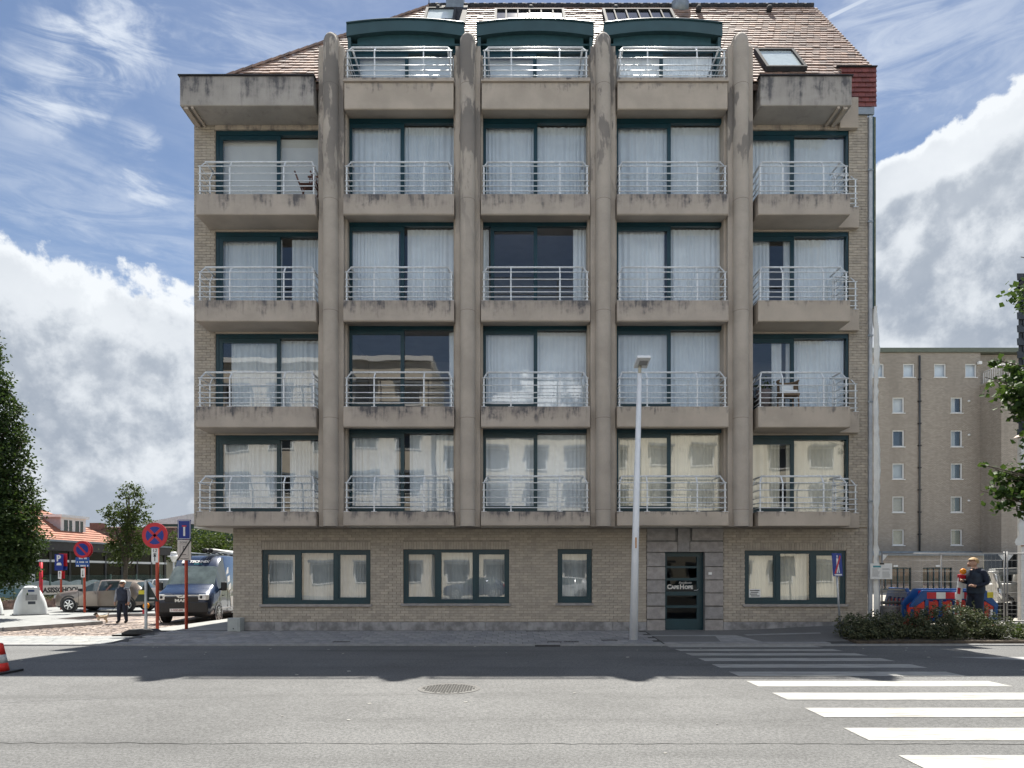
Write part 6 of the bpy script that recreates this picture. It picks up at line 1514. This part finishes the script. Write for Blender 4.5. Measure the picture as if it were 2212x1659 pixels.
for i in range(9): mb = MB(); z = 3 + i * 1.75; mb.box(xp - .12, xp + .12, Y - .18, Y - .01, z, z + .08); mb.build('bracket', m_lead, dp)
for px, py in ((2092, 865), (2092, 938), (2092, 1080)): mb = MB(); mb.lathe([(.1, 0), (.08, .12)], (WX(px, Y), Y, WZ(py + 2, Y)), (0, -1, 0), 8); mb.build('flue_cap', m_wht, blk)
for px, py in ((2106, 786), (2137, 786)): mb = MB(); c = WP(px + 10, py - 2, Y - .15); mb.obox(c, (.14, 0, 0), (0, .1, 0), (0, 0, .11)); mb.build('flood_light', m_wht, blk)
# projecting wing with terrace rail
xw = x1; zw = WZ(836, Y); yw = 51.7
mb = MB(); mb.box(xw, WX(2420, Y), yw, Y - .01, .26, zw); mb.build('wing', m_bb, blk)
mb = MB(); mb.box(xw - .05, WX(2420, Y), yw - .06, Y - .01, zw, zw + .18); mb.build('wing_coping', M('coping_pale', (.36, .33, .28), .8), blk)
mb = MB(); mb.tube([(xw + .1, Y - .2, zw + 1.1), (xw + .1, yw + .1, zw + 1.1), (xw + 10, yw + .1, zw + 1.1)], .05, 6); rl = mb.build('terrace_rail', m_wht, blk)
mb = MB()
for i in range(11): y = yw + .1 + (Y - .3 - yw) * i / 10; mb.tube([(xw + .1, y, zw + .15), (xw + .1, y, zw + 1.1)], .022, 4)
for i in range(30): mb.tube([(xw + .1 + .2 * i, yw + .1, zw + .15), (xw + .1 + .2 * i, yw + .1, zw + 1.1)], .022, 4)
tag(mb.build('baluster', m_wht, rl), kind='stuff')
mb = MB(); mb.box(xw - 30, xw - .002, Y - .25, Y - .005, WZ(1197, Y), WZ(1191, Y)); mb.build('string_course', m_zinc, blk)
# low ground storey with red curtained windows in front of the block
Yg = 50.0; G = [(1900, 1969), (1993.7, 2057), (2113.8, 2151), (2184, 2196)]
HG = [(WX(a, Yg), WX(b, Yg), WZ(1274, Yg), WZ(1226, Yg)) for a, b in G]
facade('ground_storey', WX(1800, Yg), WX(2420, Yg), WZ(1279, Yg), WZ(1200, Yg), Yg, HG, m_bb)
mb = MB(); mb.box(WX(1800, Yg), WX(2420, Yg), Yg - .1, Yg + .0, .2, WZ(1279, Yg)); mb.build('base_wall', m_bb2, blk)
mb = MB(); mb.box(WX(1800, Yg), WX(2420, Yg), Yg - .15, Y - .3, WZ(1200, Yg), WZ(1195, Yg)); mb.build('flat_roof', m_zinc, blk)
m_redc = M('red_curtain', (.10, .02, .025), .8, var=.2, scale=2)
for a, b, c, d in HG:
    w = MB(); n = max(1, int((b - a) / .42))
    w.box(a, b, Yg + .1, Yg + .18, d - .08, d); w.box(a, b, Yg + .1, Yg + .18, c, c + .08)
    for i in range(n + 1): x = a + (b - a - .06) * i / n; w.box(x, x + .06, Yg + .1, Yg + .18, c + .08, d - .08)
    win = w.build('window', m_frame_dk, blk); p = MB(); p.quad((a, Yg + .15, c), (b, Yg + .15, c), (b, Yg + .15, d), (a, Yg + .15, d)); p.build('pane', m_glass, win)
    p = MB(); p.quad((a, Yg + .3, c), (b, Yg + .3, c), (b, Yg + .3, d), (a, Yg + .3, d)); p.build('curtain', m_redc, win)
    p = MB(); xm = (a + b) / 2; p.box(xm - .15, xm + .15, Yg - .05, Yg - .002, d + .05, d + .18); p.build('house_number_plate', m_wht, win)
# ------------------------------------------------------------------ the school at the left
D = Vector((.163, .987, 0)).normalized(); N = Vector((D.y, -D.x, 0)); A0 = Vector((-31.9, 0, 0))
def sp(t, out, z): k = A0 + Vector((.165, 1, 0)) * t; return Vector((k.x, k.y, 0)) + N * out + Vector((0, 0, z))
sch = thing('school_building', 'low school with dark glazed front and orange tiled roof behind the left fence', 'building', sp(38, -3, PLAZA))
m_drk = M('school_dark', (.045, .04, .04), .6, var=.15); m_otile = M('orange_tile', (.33, .145, .095), .8, var=.22, scale=3, bump=.5, bscale=6)
def sbox(mb, t0, t1, o0, o1, z0, z1):
    vs = [sp(t, o, z) for z in (z0, z1) for t, o in ((t0, o0), (t1, o0), (t1, o1), (t0, o1))]
    return mb.add(vs, [(0, 3, 2, 1), (4, 5, 6, 7), (0, 1, 5, 4), (1, 2, 6, 5), (2, 3, 7, 6), (3, 0, 4, 7)])
T0, T1 = 27.0, 47.5
mb = MB(); sbox(mb, T0, T1, -6, -.6, PLAZA, 3.3); mb.build('wall', M('school_inner', (.10, .105, .10), .8, var=.3, scale=.7), sch)
mb = MB(); sbox(mb, T0, T1, -6, .35, 2.95, 3.45); mb.build('fascia', m_drk, sch)
mb = MB(); sbox(mb, T0, T1, .30, .45, 3.45, 3.56); mb.build('gutter', m_zinc, sch)
mb = MB(); sbox(mb, T0, T1, -.05, .06, 2.32, 2.45); mb.build('transom', m_wht, sch)
mb = MB(); sbox(mb, T0, T1, -.02, .02, PLAZA, 2.95); mb.build('glazing', glass('school_glass', (.45, .5, .5), .02, 0, .2), sch)
t = T0
while t < T1: mb = MB(); sbox(mb, t, t + .14, -.06, .06, PLAZA, 2.95); mb.build('mullion', m_drk, sch); t += 1.35
mb = MB()
TE = 43.4; zr_ = 6.4; E = [sp(T0, .4, 3.5), sp(TE, .4, 3.5), sp(TE - 4.3, -4.4, zr_), sp(T0, -4.4, zr_)]
mb.add(E, [(0, 1, 2, 3)]); mb.add([sp(TE, .4, 3.5), sp(TE, -9, 3.5), sp(TE - 4.3, -4.4, zr_)], [(0, 1, 2)]); mb.add([sp(T0, -4.4, zr_), sp(TE - 4.3, -4.4, zr_), sp(TE, -9, 3.5), sp(T0, -9, 3.5)], [(0, 1, 2, 3)]); mb.build('roof', m_otile, sch)
for i in range(1, 20):                                                           # tile courses
    mb = MB(); k = i / 20; a, b = E[0].lerp(E[3], k), E[1].lerp(E[2], k); mb.bar(a, b, .05, .05); mb.build('tile_course', m_otile, sch)
mb = MB(); sbox(mb, TE, T1, -6, .3, 3.45, 3.5); mb.build('flat_roof', m_zinc, sch)
dm0, dm1 = 39.4, 41.2
mb = MB(); sbox(mb, dm0, dm1, -3, -.75, 3.9, 4.95); dm = mb.build('dormer', M('dormer_cheek', (.42, .36, .37), .7), sch)
mb = MB(); sbox(mb, dm0 - .12, dm1 + .12, -3, -.55, 4.95, 5.1); mb.build('dormer_roof', m_wht, dm)
mb = MB(); sbox(mb, dm0, dm1, -.748, -.70, 3.9, 4.95); mb.build('dormer_front', m_wht, dm)
for k in range(2):
    mb = MB(); sbox(mb, dm0 + .2 + .82 * k, dm0 + .78 + .82 * k, -.699, -.69, 4.15, 4.8); p = mb.build('window', m_darkgl, dm)
    mb = MB(); sbox(mb, dm0 + .46 + .82 * k, dm0 + .53 + .82 * k, -.689, -.67, 4.15, 4.8); mb.build('window_bar', m_wht, p)
mb = MB(); a = sp(37.8, -1.9, 0); mb.tube([(a.x, a.y, 4.5), (a.x, a.y, 6.0)], .09, 7); mb.build('flue', m_black, sch)
mb = MB(); a = sp(36.4, -.1, 0); sbox(mb, 36.4, 36.9, .03, .05, 1.1, 1.75); mb.build('window_poster', m_wht, sch)
# low stone wall with slat fence, banner and painted boards
Fo = 1.9
wl = thing('garden_wall', 'low reddish stone wall under the school fence', 'wall', sp(36, Fo, PLAZA))
m_stn = M('rubble_stone', (.2, .14, .12), .9, var=.3, scale=5, bump=.6, spread=[(0, (.6, .6, .62)), (1, (1.3, 1.2, 1.15))])
q = random.Random(15)
for row in range(3):
    t = 27.0 + q.random() * .3
    while t < 45:
        w = q.uniform(.3, .55); mb = MB(); mb.piece = q.random() * .9 + .05; sbox(mb, t + .01, t + w - .01, Fo - .14, Fo + .14 + q.uniform(-.015, .02), PLAZA + .155 * row, PLAZA + .155 * row + .145); mb.build('stone', m_stn, wl); t += w
mb = MB(); sbox(mb, 27, 45, Fo - .12, Fo + .12, PLAZA, PLAZA + .46); mb.build('mortar_core', m_mortar, wl)
mb = MB()
for i in range(520):
    p = sp(q.uniform(28, 45), Fo + q.uniform(-.15, .2), PLAZA + .46 + abs(q.gauss(0, .07)))
    for _ in range(4): leaf(mb, p + Vector((q.gauss(0, .05), q.gauss(0, .05), q.gauss(0, .04))), .09, q)
tag(mb.build('wall_plants', leafmat('dry_leaf', (.09, .085, .04), (.2, .18, .09), .2), None), kind='stuff'); 
fen = thing('slat_fence', 'green grey horizontal slat fence on the low stone wall before the school', 'fence', sp(36, Fo, PLAZA + .46))
m_fs = M('fence_green', (.10, .16, .14), .5, metal=.2, var=.1)
for i in range(17): mb = MB(); z = .48 + .067 * i; sbox(mb, 27, 45, Fo - .012, Fo + .012, z, z + (.022 if i < 12 else .012)); mb.build('slat', m_fs, fen)
t = 27.5
while t < 45: mb = MB(); sbox(mb, t, t + .06, Fo - .03, Fo + .03, PLAZA, 1.64); mb.build('post', m_fs, fen); t += 2.1
mur = thing('painted_hoarding', 'children painted boards with white waves over blue and green behind the slat fence', 'hoarding', sp(36, 1.2, PLAZA))
for t0, t1, zt, nm, m in ((28, 31.6, .85, 'green_board', M('board_green', (.05, .2, .1), .7, var=.3, scale=1)), (31.62, 33.4, 1.15, 'blue_board', M('board_blue', (.22, .42, .55), .7, var=.15, scale=1)), (33.42, 35.1, 1.2, 'blue_board', M('board_blue', (.22, .42, .55), .7)), (38.1, 45, 1.1, 'teal_board', M('board_teal', (.14, .3, .3), .7, var=.2, scale=1))):
    mb = MB(); sbox(mb, t0, t1, 1.2, 1.24, PLAZA, zt); mb.build(nm, m, mur)
mb = MB(); n = 110; pts = [(27.5 + 17 * i / n, 1.22 + .10 * abs(math.sin(i * .42))) for i in range(n + 1)]
mb.add([sp(t, 1.26, z) for t, z in pts] + [sp(t, 1.26, .95 + .05 * math.sin(i * .5)) for i, (t, z) in enumerate(pts)], [(i, i + 1, n + 2 + i, n + 1 + i) for i in range(n)]); mb.build('wave_board', M('wave_white', (.62, .7, .72), .6), mur)
ban = thing('school_banner', 'pale banner lettered for the primary school hung on the slat fence', 'banner', sp(36.4, Fo + .04, .6))
mb = MB(); sbox(mb, 35.0, 38.0, Fo + .03, Fo + .045, .58, 1.06); mb.build('cloth', M('banner_cream', (.62, .59, .54), .8, var=.06), ban)
text('lettering', 'BASISSCHOOL', .36, m_black_print, ban, sp(36.5, Fo + .055, .80), rot=(R(90), 0, math.atan2(D.y, D.x)), squash=1.12, bold=.012)
# ------------------------------------------------------------------ houses behind
def house(name, label, Y, px0, px1, ridge, eave, depth, wallm, roofm, courses=14):
    xa, xb = WX(px0, Y), WX(px1, Y); zr2, ze = WZ(ridge, Y + depth / 2), WZ(eave, Y)
    h = thing(name, label, 'house', ((xa + xb) / 2, Y, PLAZA))
    mb = MB(); mb.box(xa + .2, xb - .2, Y + .3, Y + depth - .3, PLAZA - .2, ze); mb.build('wall', wallm, h)
    mb = MB(); mb.prism([(xa, Y, ze), (xa, Y + depth / 2, zr2), (xa, Y + depth, ze)], (xb - xa, 0, 0)); rf = mb.build('roof', roofm, h)
    for i in range(courses): k = i / courses; mb = MB(); mb.obox(((xa + xb) / 2, Y + depth / 2 * k - .02, ze + (zr2 - ze) * k + .03), ((xb - xa) / 2, 0, 0), (0, .05, 0), (0, 0, .03)); mb.build('tile_course', roofm, rf)
    return h, rf
m_btile = M('brown_tile', (.17, .105, .085), .8, var=.25, scale=4, bump=.5, bscale=8); m_cream = M('cream_render', (.6, .57, .5), .8, var=.06, scale=1)
h, rf = house('brown_roofed_house', 'house with brown tiled roof and chimney behind the school', 50, 120, 335, 1138, 1180, 7, m_cream, m_btile)
mb = MB(); c = WP(212, 1140, 53.2); mb.box(c.x - .42, c.x + .42, c.y - .4, c.y + .4, c.z - .6, c.z + .35); mb.build('chimney', M('brick_red', (.2, .1, .08), .9, var=.2), rf)
Y = 57.0; wh = thing('white_house', 'white house with dark green upper band, balcony and pale sloping roof behind the signs', 'house', (WX(400, Y), Y, PLAZA))
xa, xb = WX(322, Y), WX(520, Y); zg0, zg1 = WZ(1173, Y), WZ(1133, Y)
HW = [(WX(a, Y), WX(b, Y), WZ(d, Y), WZ(c, Y)) for a, b, c, d in ((350, 380, 1187, 1213), (405, 425, 1187, 1213), (350, 380, 1222, 1258), (405, 425, 1222, 1258))]
w_ = facade('front', xa, xb, PLAZA - .2, zg0, Y, HW, m_wht); w_.name = 'wall'; w_.parent = wh; w_.location = w_.location - wh.location
mb = MB(); mb.box(xa, xb, Y + .5, Y + 9, PLAZA, zg0 - .05); mb.build('core', m_cream, wh)
mb = MB(); mb.box(xa, xb, Y - .4, Y + 9, zg0 + .002, zg1); mb.build('green_band', M('band_green', (.015, .05, .045), .6), wh)
mb = MB(); mb.prism([(xa - .3, Y - .5, zg1 + .002), (xa - .3, Y - .5, zg1 + .1), (WX(425, Y), Y - .5, WZ(1110, Y)), (xb + .3, Y - .5, WZ(1092, Y)), (xb + .3, Y - .5, zg1 + .002)], (0, 9.5, 0)); mb.build('roof', M('pale_roof', (.55, .57, .58), .5), wh)
mb = MB(); mb.box(xa, xb, Y - 1.0, Y - .01, WZ(1221, Y), WZ(1217.5, Y)); bal = mb.build('balcony', m_cream, wh)
mb = MB(); mb.tube([(xa, Y - .95, WZ(1200, Y)), (xb, Y - .95, WZ(1200, Y))], .03, 5)
for i in range(60): x = xa + (xb - xa) * i / 59; mb.tube([(x, Y - .95, WZ(1218, Y)), (x, Y - .95, WZ(1200, Y))], .014, 4)
tag(mb.build('balustrade', m_black, bal), kind='stuff')
for a, b, c, d in HW:
    win = MB(); t = .07
    for q_ in ((a, b, d - t, d), (a, b, c, c + t)): win.box(q_[0], q_[1], Y + .1, Y + .18, q_[2], q_[3])
    for x in (a, (a + b) / 2 - t / 2, b - t): win.box(x, x + t, Y + .1, Y + .18, c + t, d - t)
    win = win.build('window', m_wht, wh); p = MB(); p.quad((a, Y + .15, c), (b, Y + .15, c), (b, Y + .15, d), (a, Y + .15, d)); p.build('pane', m_glass, win)
    p = MB(); p.quad((a, Y + .4, c), (b, Y + .4, c), (b, Y + .4, d), (a, Y + .4, d)); p.build('curtain', m_curt, win)
    for x in (a - .42, b + .06): p = MB(); p.box(x, x + .36, Y - .05, Y - .003, c, d); p.build('shutter', m_black, win)
# garden wall line closing the square
mb = MB(); mb.box(WX(230, 49), WX(520, 49), 48.9, 49.1, PLAZA - .1, 1.0); gw = mb.build('boundary_wall', M('dry_stone', (.3, .27, .22), .9, var=.3, scale=3), None); tag(gw, 'low pale garden wall in front of the white house', 'wall')
# ------------------------------------------------------------------ across the road, behind the viewer: seen in the window glass
m_opp = M('opposite_render', (.72, .67, .56), .8, var=.06, scale=1); m_opp2 = M('opposite_brick', (.62, .56, .47), .85, var=.1, scale=2)
def opposite(label, xa, xb, zt, mat, floors, n, y=-14.0):
    b = thing('opposite_building', label, 'building', ((xa + xb) / 2, y, 0), group='buildings across the road')
    mb = MB(); mb.box(xa, xb, y - 9, y, -.4, zt); mb.build('wall', mat, b)
    mb = MB(); mb.box(xa - .2, xb + .2, y - 9, y + .3, zt + .002, zt + .35); mb.build('roof_edge', m_wht, b)
    for f in range(floors):
        z = 1.0 + f * (zt - 1) / floors
        for i in range(n):
            x = xa + (xb - xa) * (i + .5) / n; w = (xb - xa) / n * .28
            mb = MB(); mb.box(x - w, x + w, y + .003, y + .06, z, z + 1.5); win = mb.build('window', m_wht, b)
            mb = MB(); mb.box(x - w + .1, x + w - .1, y + .061, y + .07, z + .1, z + 1.4); mb.build('pane', m_darkgl, win)
            mb = MB(); mb.box(x - w - .1, x + w + .1, y + .07, y + .5, z + 1.55, z + 1.7); mb.build('awning', m_zinc, win)
opposite('tall pale building across the road reflected in the left windows', -32, -6, 17.5, m_opp2, 5, 8)
opposite('cream building across the road reflected in the right windows', -5.5, 9, 12.0, m_opp, 4, 5, -13.0)
opposite('low cream corner building across the road', 9.5, 34, 12.5, m_opp, 4, 8)
sheet('opposite_pavement', fr(-90, 90, 2), [-16, -7.0], lambda x, y: -.02, m_pale)
for i, (x, lab, body) in enumerate(((-4.6, 'dark car across the road mirrored in the left ground floor window', m_van), (1.2, 'pale car across the road mirrored in the middle ground floor window', MATS['silver_paint']), (9.5, 'white car across the road mirrored beside the door', MATS['white_car_paint']))):
    crossover('parked_car', lab, (x, -8.6 - .2 * i, -.02), R(3 * i), body, 'cars parked across the road')
X, Y = 6.5, -9.5
tree('street_tree', 'young street tree across the road', (X, Y, 0), [(X, Y, -.1), (X, Y, 2.5), (X + .1, Y, 6)], .12, [((X, Y, 5.5), (1.6, 1.6, 2.2), 1)], 160, 16, .35, .2, m_leaf_md, 61)

# ------------------------------------------------------------------ people and dog
m_skin = M('skin', (.42, .24, .17), .55, var=.06, scale=12); m_navy = M('navy_cloth', (.012, .018, .035), .9, var=.25, scale=14, bump=.4, bscale=25)
m_greysh = M('grey_shirt', (.27, .29, .33), .9, var=.12, scale=14, bump=.3); m_whair = M('white_hair', (.62, .62, .6), .8, var=.1, scale=40); m_fair = M('fair_hair', (.34, .22, .10), .7, var=.25, scale=40); m_shoe = M('shoe', (.012, .012, .012), .6)
def skin_figure(par, name, joints, bones, mats, sub=1, root='pelvis'):
    """one continuous body grown over jointed bones; faces take the material of the nearest bone"""
    keys = list(joints); idx = {k: i for i, k in enumerate(keys)}
    me = bpy.data.meshes.new(name); me.from_pydata([joints[k][0] for k in keys], [(idx[a], idx[b]) for a, b, m in bones], [])
    o = bpy.data.objects.new(name, me); COL.objects.link(o)
    md = o.modifiers.new('s', 'SKIN'); md.use_smooth_shade = True; md.branch_smoothing = .3
    for i, k in enumerate(keys):
        sv = me.skin_vertices[0].data[i]; r_ = joints[k][1]; sv.radius = r_ if isinstance(r_, tuple) else (r_, r_); sv.use_root = (k == root)
    sd_ = o.modifiers.new('d', 'SUBSURF'); sd_.levels = sub; sd_.render_levels = sub
    dg = bpy.context.evaluated_depsgraph_get(); new = bpy.data.meshes.new_from_object(o.evaluated_get(dg)); bpy.data.objects.remove(o)
    new.materials.clear()
    ml = []
    for *_, m in bones:
        if m not in ml: ml.append(m); new.materials.append(m)
    segs = [(Vector(joints[a][0]), Vector(joints[b][0]), ml.index(m)) for a, b, m in bones]
    for p in new.polygons:
        c = p.center; best = 1e9
        for a, b, m in segs:
            d = b - a; t = max(0, min(1, (c - a).dot(d) / max(d.length_squared, 1e-9))); q_ = (c - a - d * t).length
            if q_ < best: best = q_; p.material_index = m
        p.use_smooth = True
    b_ = bpy.data.objects.new(name, new); link(b_, par); return b_
def person(label, loc, rz, h, top, arms, legs, feet, skin=m_skin, pose=None):
    t = thing('person', label, 'person', loc, rz, None, world_space=False)
    J = {'pelvis': ((0, 0, .53), (.095, .075)), 'waist': ((0, 0, .62), (.088, .066)), 'chest': ((0, 0, .74), (.112, .075)), 'upper': ((0, .005, .80), (.085, .06)), 'neck': ((0, 0, .845), (.034, .036)),
         'jaw': ((0, -.012, .883), (.042, .048)), 'skull': ((0, -.004, .928), (.050, .062)), 'crown': ((0, .002, .972), (.036, .044)), 'nose': ((0, -.072, .912), .009)}
    for s, n in ((-1, 'l'), (1, 'r')):
        J.update({'sh' + n: ((s * .108, .005, .798), .042), 'el' + n: ((s * .135, .015, .635), .034), 'wr' + n: ((s * .145, -.02, .50), .022), 'ha' + n: ((s * .147, -.03, .465), (.018, .026)),
                  'hi' + n: ((s * .052, 0, .505), .066), 'kn' + n: ((s * .056, -.012, .285), .046), 'an' + n: ((s * .058, .008, .05), .031), 'to' + n: ((s * .065, -.062, .022), (.03, .02)), 'ea' + n: ((s * .058, .004, .92), .011)})
        for k, (dx_, ln) in enumerate(((-.014, .034), (-.005, .040), (.005, .038), (.014, .030))): J['f%d%s' % (k, n)] = ((s * .147, -.03 + dx_, .465 - ln - .012), .0075)
        J['th' + n] = ((s * .132, -.052, .448), .008)
    if pose:
        for k, v in pose.items(): J[k] = (v, J[k][1])
    J = {k: (Vector(p) * h, tuple(x * h for x in r_) if isinstance(r_, tuple) else r_ * h) for k, (p, r_) in J.items()}
    B = [('pelvis', 'waist', top), ('waist', 'chest', top), ('chest', 'upper', top), ('upper', 'neck', skin), ('neck', 'jaw', skin), ('jaw', 'skull', skin), ('skull', 'crown', skin), ('skull', 'nose', skin)]
    for n in 'lr':
        B += [('upper', 'sh' + n, top), ('sh' + n, 'el' + n, arms), ('el' + n, 'wr' + n, arms), ('wr' + n, 'ha' + n, skin), ('pelvis', 'hi' + n, legs), ('hi' + n, 'kn' + n, legs), ('kn' + n, 'an' + n, legs), ('an' + n, 'to' + n, feet), ('skull', 'ea' + n, skin), ('ha' + n, 'th' + n, skin)]
        B += [('ha' + n, 'f%d%s' % (k, n), skin) for k in range(4)]
    skin_figure(t, 'body', J, B, None, 2)
    return t, J
def hair_cap(par, J, mat, h, low=.0, back=.6):
    c = J['skull'][0] + Vector((0, .006, .012)) * h; mb = MB(); mb.smooth = True; n, m_ = 16, 7; vs = []
    for j in range(m_ + 1):
        ph = PI / 2 * (1 - j / m_ * 1.25)
        for i in range(n):
            a = 2 * PI * i / n; fr_ = math.sin(a) < -.3
            z = max(math.sin(ph), (.50 if fr_ else -.55 + low)); k = math.cos(max(ph, -.3)) if j else .02
            vs.append(c + Vector((.054 * math.cos(a) * k, .067 * math.sin(a) * k, .062 * z)) * h)
    mb.add(vs, [(j * n + i, (j + 1) * n + i, (j + 1) * n + (i + 1) % n, j * n + (i + 1) % n) for j in range(m_) for i in range(n)]); mb.f.append(tuple(range(n))); mb.m.append(0); mb.p.append(0.0); mb.sm.append(True)
    return mb.build('hair', mat, par)
h = 1.62
old, J = person('white haired person in navy vest and sunglasses walking a small dog', (WX(265, 25.6), 25.6, -.2), R(-6), h, m_navy, m_greysh, m_navy, m_shoe,
    pose={'knl': (-.058, -.03, .285), 'anl': (-.062, -.03, .05), 'tol': (-.07, -.10, .025), 'knr': (.056, .0, .285), 'anr': (.056, .04, .05), 'tor': (.065, -.03, .02), 'ell': (-.15, .02, .635), 'wrl': (-.165, -.01, .50), 'hal': (-.168, -.02, .465)})
hair_cap(old, J, m_whair, h); old.scale = (1.14, 1.14, 1.0)
mb = MB(); c = J['skull'][0] + Vector((0, -.062, -.002)) * h
for s_ in (-1, 1): mb.obox(c + Vector((s_ * .024, 0, 0)) * h, Vector((.02, 0, 0)) * h, Vector((0, .006, 0)) * h, Vector((0, 0, .012)) * h)
mb.obox(c, Vector((.045, 0, 0)) * h, Vector((0, .004, 0)) * h, Vector((0, 0, .003)) * h); mb.build('sunglasses', m_black, old)
mb = MB(); mb.smooth = True; n = 18
ring = lambda z, a, b: [(a * h * math.cos(2 * PI * i / n), b * h * math.sin(2 * PI * i / n), z * h) for i in range(n)]
rows_ = [(.53, .118, .098), (.56, .116, .095), (.64, .110, .088), (.72, .126, .092), (.775, .118, .086), (.815, .085, .07), (.842, .05, .052)]
mb.add([p for z, a, b in rows_ for p in ring(z, a, b)], [(j * n + i, j * n + (i + 1) % n, (j + 1) * n + (i + 1) % n, (j + 1) * n + i) for j in range(len(rows_) - 1) for i in range(n)]); mb.build('vest', M('vest_navy', (.014, .022, .045), .7, var=.3, scale=10, bump=.5, bscale=18), old)
# dog
Yd = 25.5; dg_ = thing('dog', 'small pale dog with dark face standing beside the old walker', 'dog', (WX(221.5, Yd), Yd, -.2), R(-38), None, world_space=False)
m_fur = M('pale_fur', (.50, .40, .28), .9, var=.2, scale=30, bump=.4, bscale=90); m_furd = M('dark_fur', (.05, .038, .03), .9, var=.3, scale=30)
J = {'belly': ((0, 0, .24), (.055, .06)), 'chest': ((0, -.13, .24), (.062, .075)), 'rump': ((0, .13, .25), (.056, .062)), 'neck': ((0, -.185, .315), .045), 'head': ((0, -.225, .375), (.052, .052)), 'muzzle': ((0, -.285, .355), .03), 'nose': ((0, -.32, .352), .018), 'tail': ((0, .2, .33), .018), 'tip': ((0, .21, .41), .01)}
B = [('belly', 'chest', m_fur), ('belly', 'rump', m_fur), ('chest', 'neck', m_fur), ('neck', 'head', m_fur), ('head', 'muzzle', m_furd), ('muzzle', 'nose', m_furd), ('rump', 'tail', m_fur), ('tail', 'tip', m_fur)]
for s_, n in ((-1, 'l'), (1, 'r')):
    J.update({'fs' + n: ((s_ * .042, -.14, .19), .03), 'fw' + n: ((s_ * .045, -.135, .09), .018), 'fp' + n: ((s_ * .045, -.155, .015), .02), 'hk' + n: ((s_ * .046, .09, .17), .036), 'hh' + n: ((s_ * .046, .155, .09), .018), 'hp' + n: ((s_ * .046, .125, .015), .02), 'er' + n: ((s_ * .045, -.215, .425), .018), 'et' + n: ((s_ * .065, -.225, .40), .01)})
    B += [('chest', 'fs' + n, m_fur), ('fs' + n, 'fw' + n, m_fur), ('fw' + n, 'fp' + n, m_fur), ('rump', 'hk' + n, m_fur), ('hk' + n, 'hh' + n, m_fur), ('hh' + n, 'hp' + n, m_fur), ('head', 'er' + n, m_furd), ('er' + n, 'et' + n, m_furd)]
skin_figure(dg_, 'body', {k: (Vector(p), r_) for k, (p, r_) in J.items()}, B, None, 2, root='belly')
mb = MB(); mb.lathe([(.052, -.012), (.052, .012)], (0, -.175, .30), (0, -.5, .8), 14); mb.build('collar', m_red, dg_)
mb = MB(); a = Vector((WX(222, Yd), Yd, .12)); b = Vector((WX(256, 25.6), 25.55, .52)); mb.tube([a, a.lerp(b, .5) - Vector((0, 0, .12)), b], .006, 4); ls = thing('dog_lead', 'thin dark lead from the dog to the walking person', 'lead', a); mb.build('strap', m_black, ls)
# worker
h = 1.87; Yk = 17.62
wk, J = person('fair haired person in dark work clothes looking down at the hand before the blue barrier', (WX(2108, Yk), Yk, .22), R(-84), h, m_navy, m_navy, m_navy, m_shoe,
    pose={'neck': (0, -.012, .845), 'jaw': (0, -.045, .875), 'skull': (0, -.040, .922), 'crown': (0, -.028, .968), 'nose': (0, -.113, .895), 'eal': (-.055, -.03, .915), 'ear': (.055, -.03, .915),
          'ell': (-.15, .03, .64), 'wrl': (-.085, -.115, .665), 'hal': (-.06, -.145, .672), 'f0l': (-.04, -.165, .668), 'f1l': (-.035, -.165, .676), 'f2l': (-.035, -.163, .684), 'f3l': (-.04, -.158, .69), 'thl': (-.065, -.155, .70),
          'elr': (.145, .035, .64), 'wrr': (.10, -.08, .60), 'har': (.075, -.12, .60), 'f0r': (.06, -.15, .596), 'f1r': (.058, -.15, .604), 'f2r': (.06, -.148, .612), 'f3r': (.065, -.142, .618), 'thr': (.08, -.13, .628),
          'knl': (-.06, -.04, .285), 'anl': (-.06, -.03, .05), 'tol': (-.065, -.1, .022), 'anr': (.06, .04, .05), 'tor': (.065, -.03, .022)})
hair_cap(wk, J, m_fair, h, low=.1); wk.scale = (1.12, 1.12, 1.0)
mb = MB(); mb.lathe([(.055, 0), (.048, .035)], tuple(Vector((0, -.01, .815)) * h), (0, -.2, 1), 14); mb.lathe([(.062, -.01), (.055, .03)], tuple(Vector((0, -.008, .815)) * h), (0, -.2, 1), 14); mb.build('collar', M('jacket_collar', (.02, .03, .05), .8), wk)
mb = MB(); mb.smooth = True
rows_ = [(.50, .105, .090), (.56, .110, .092), (.64, .106, .086), (.72, .122, .092), (.775, .116, .088), (.82, .08, .068)]
mb.add([p for z, a, b in rows_ for p in ring(z * 1.87 / 1.62, a * 1.87 / 1.62, b * 1.87 / 1.62)], [(j * n2 + i, j * n2 + (i + 1) % n2, (j + 1) * n2 + (i + 1) % n2, (j + 1) * n2 + i) for n2 in (18,) for j in range(5) for i in range(18)]) if False else None
n = 18; h0 = 1.87; rg = lambda z, a, b: [(a * h0 * math.cos(2 * PI * i / n), b * h0 * math.sin(2 * PI * i / n), z * h0) for i in range(n)]
mb = MB(); mb.smooth = True; mb.add([p for z, a, b in rows_ for p in rg(z, a, b)], [(j * n + i, j * n + (i + 1) % n, (j + 1) * n + (i + 1) % n, (j + 1) * n + i) for j in range(5) for i in range(n)]); mb.build('jacket', M('work_jacket', (.012, .022, .04), .75, var=.4, scale=8, bump=.7, bscale=16), wk)
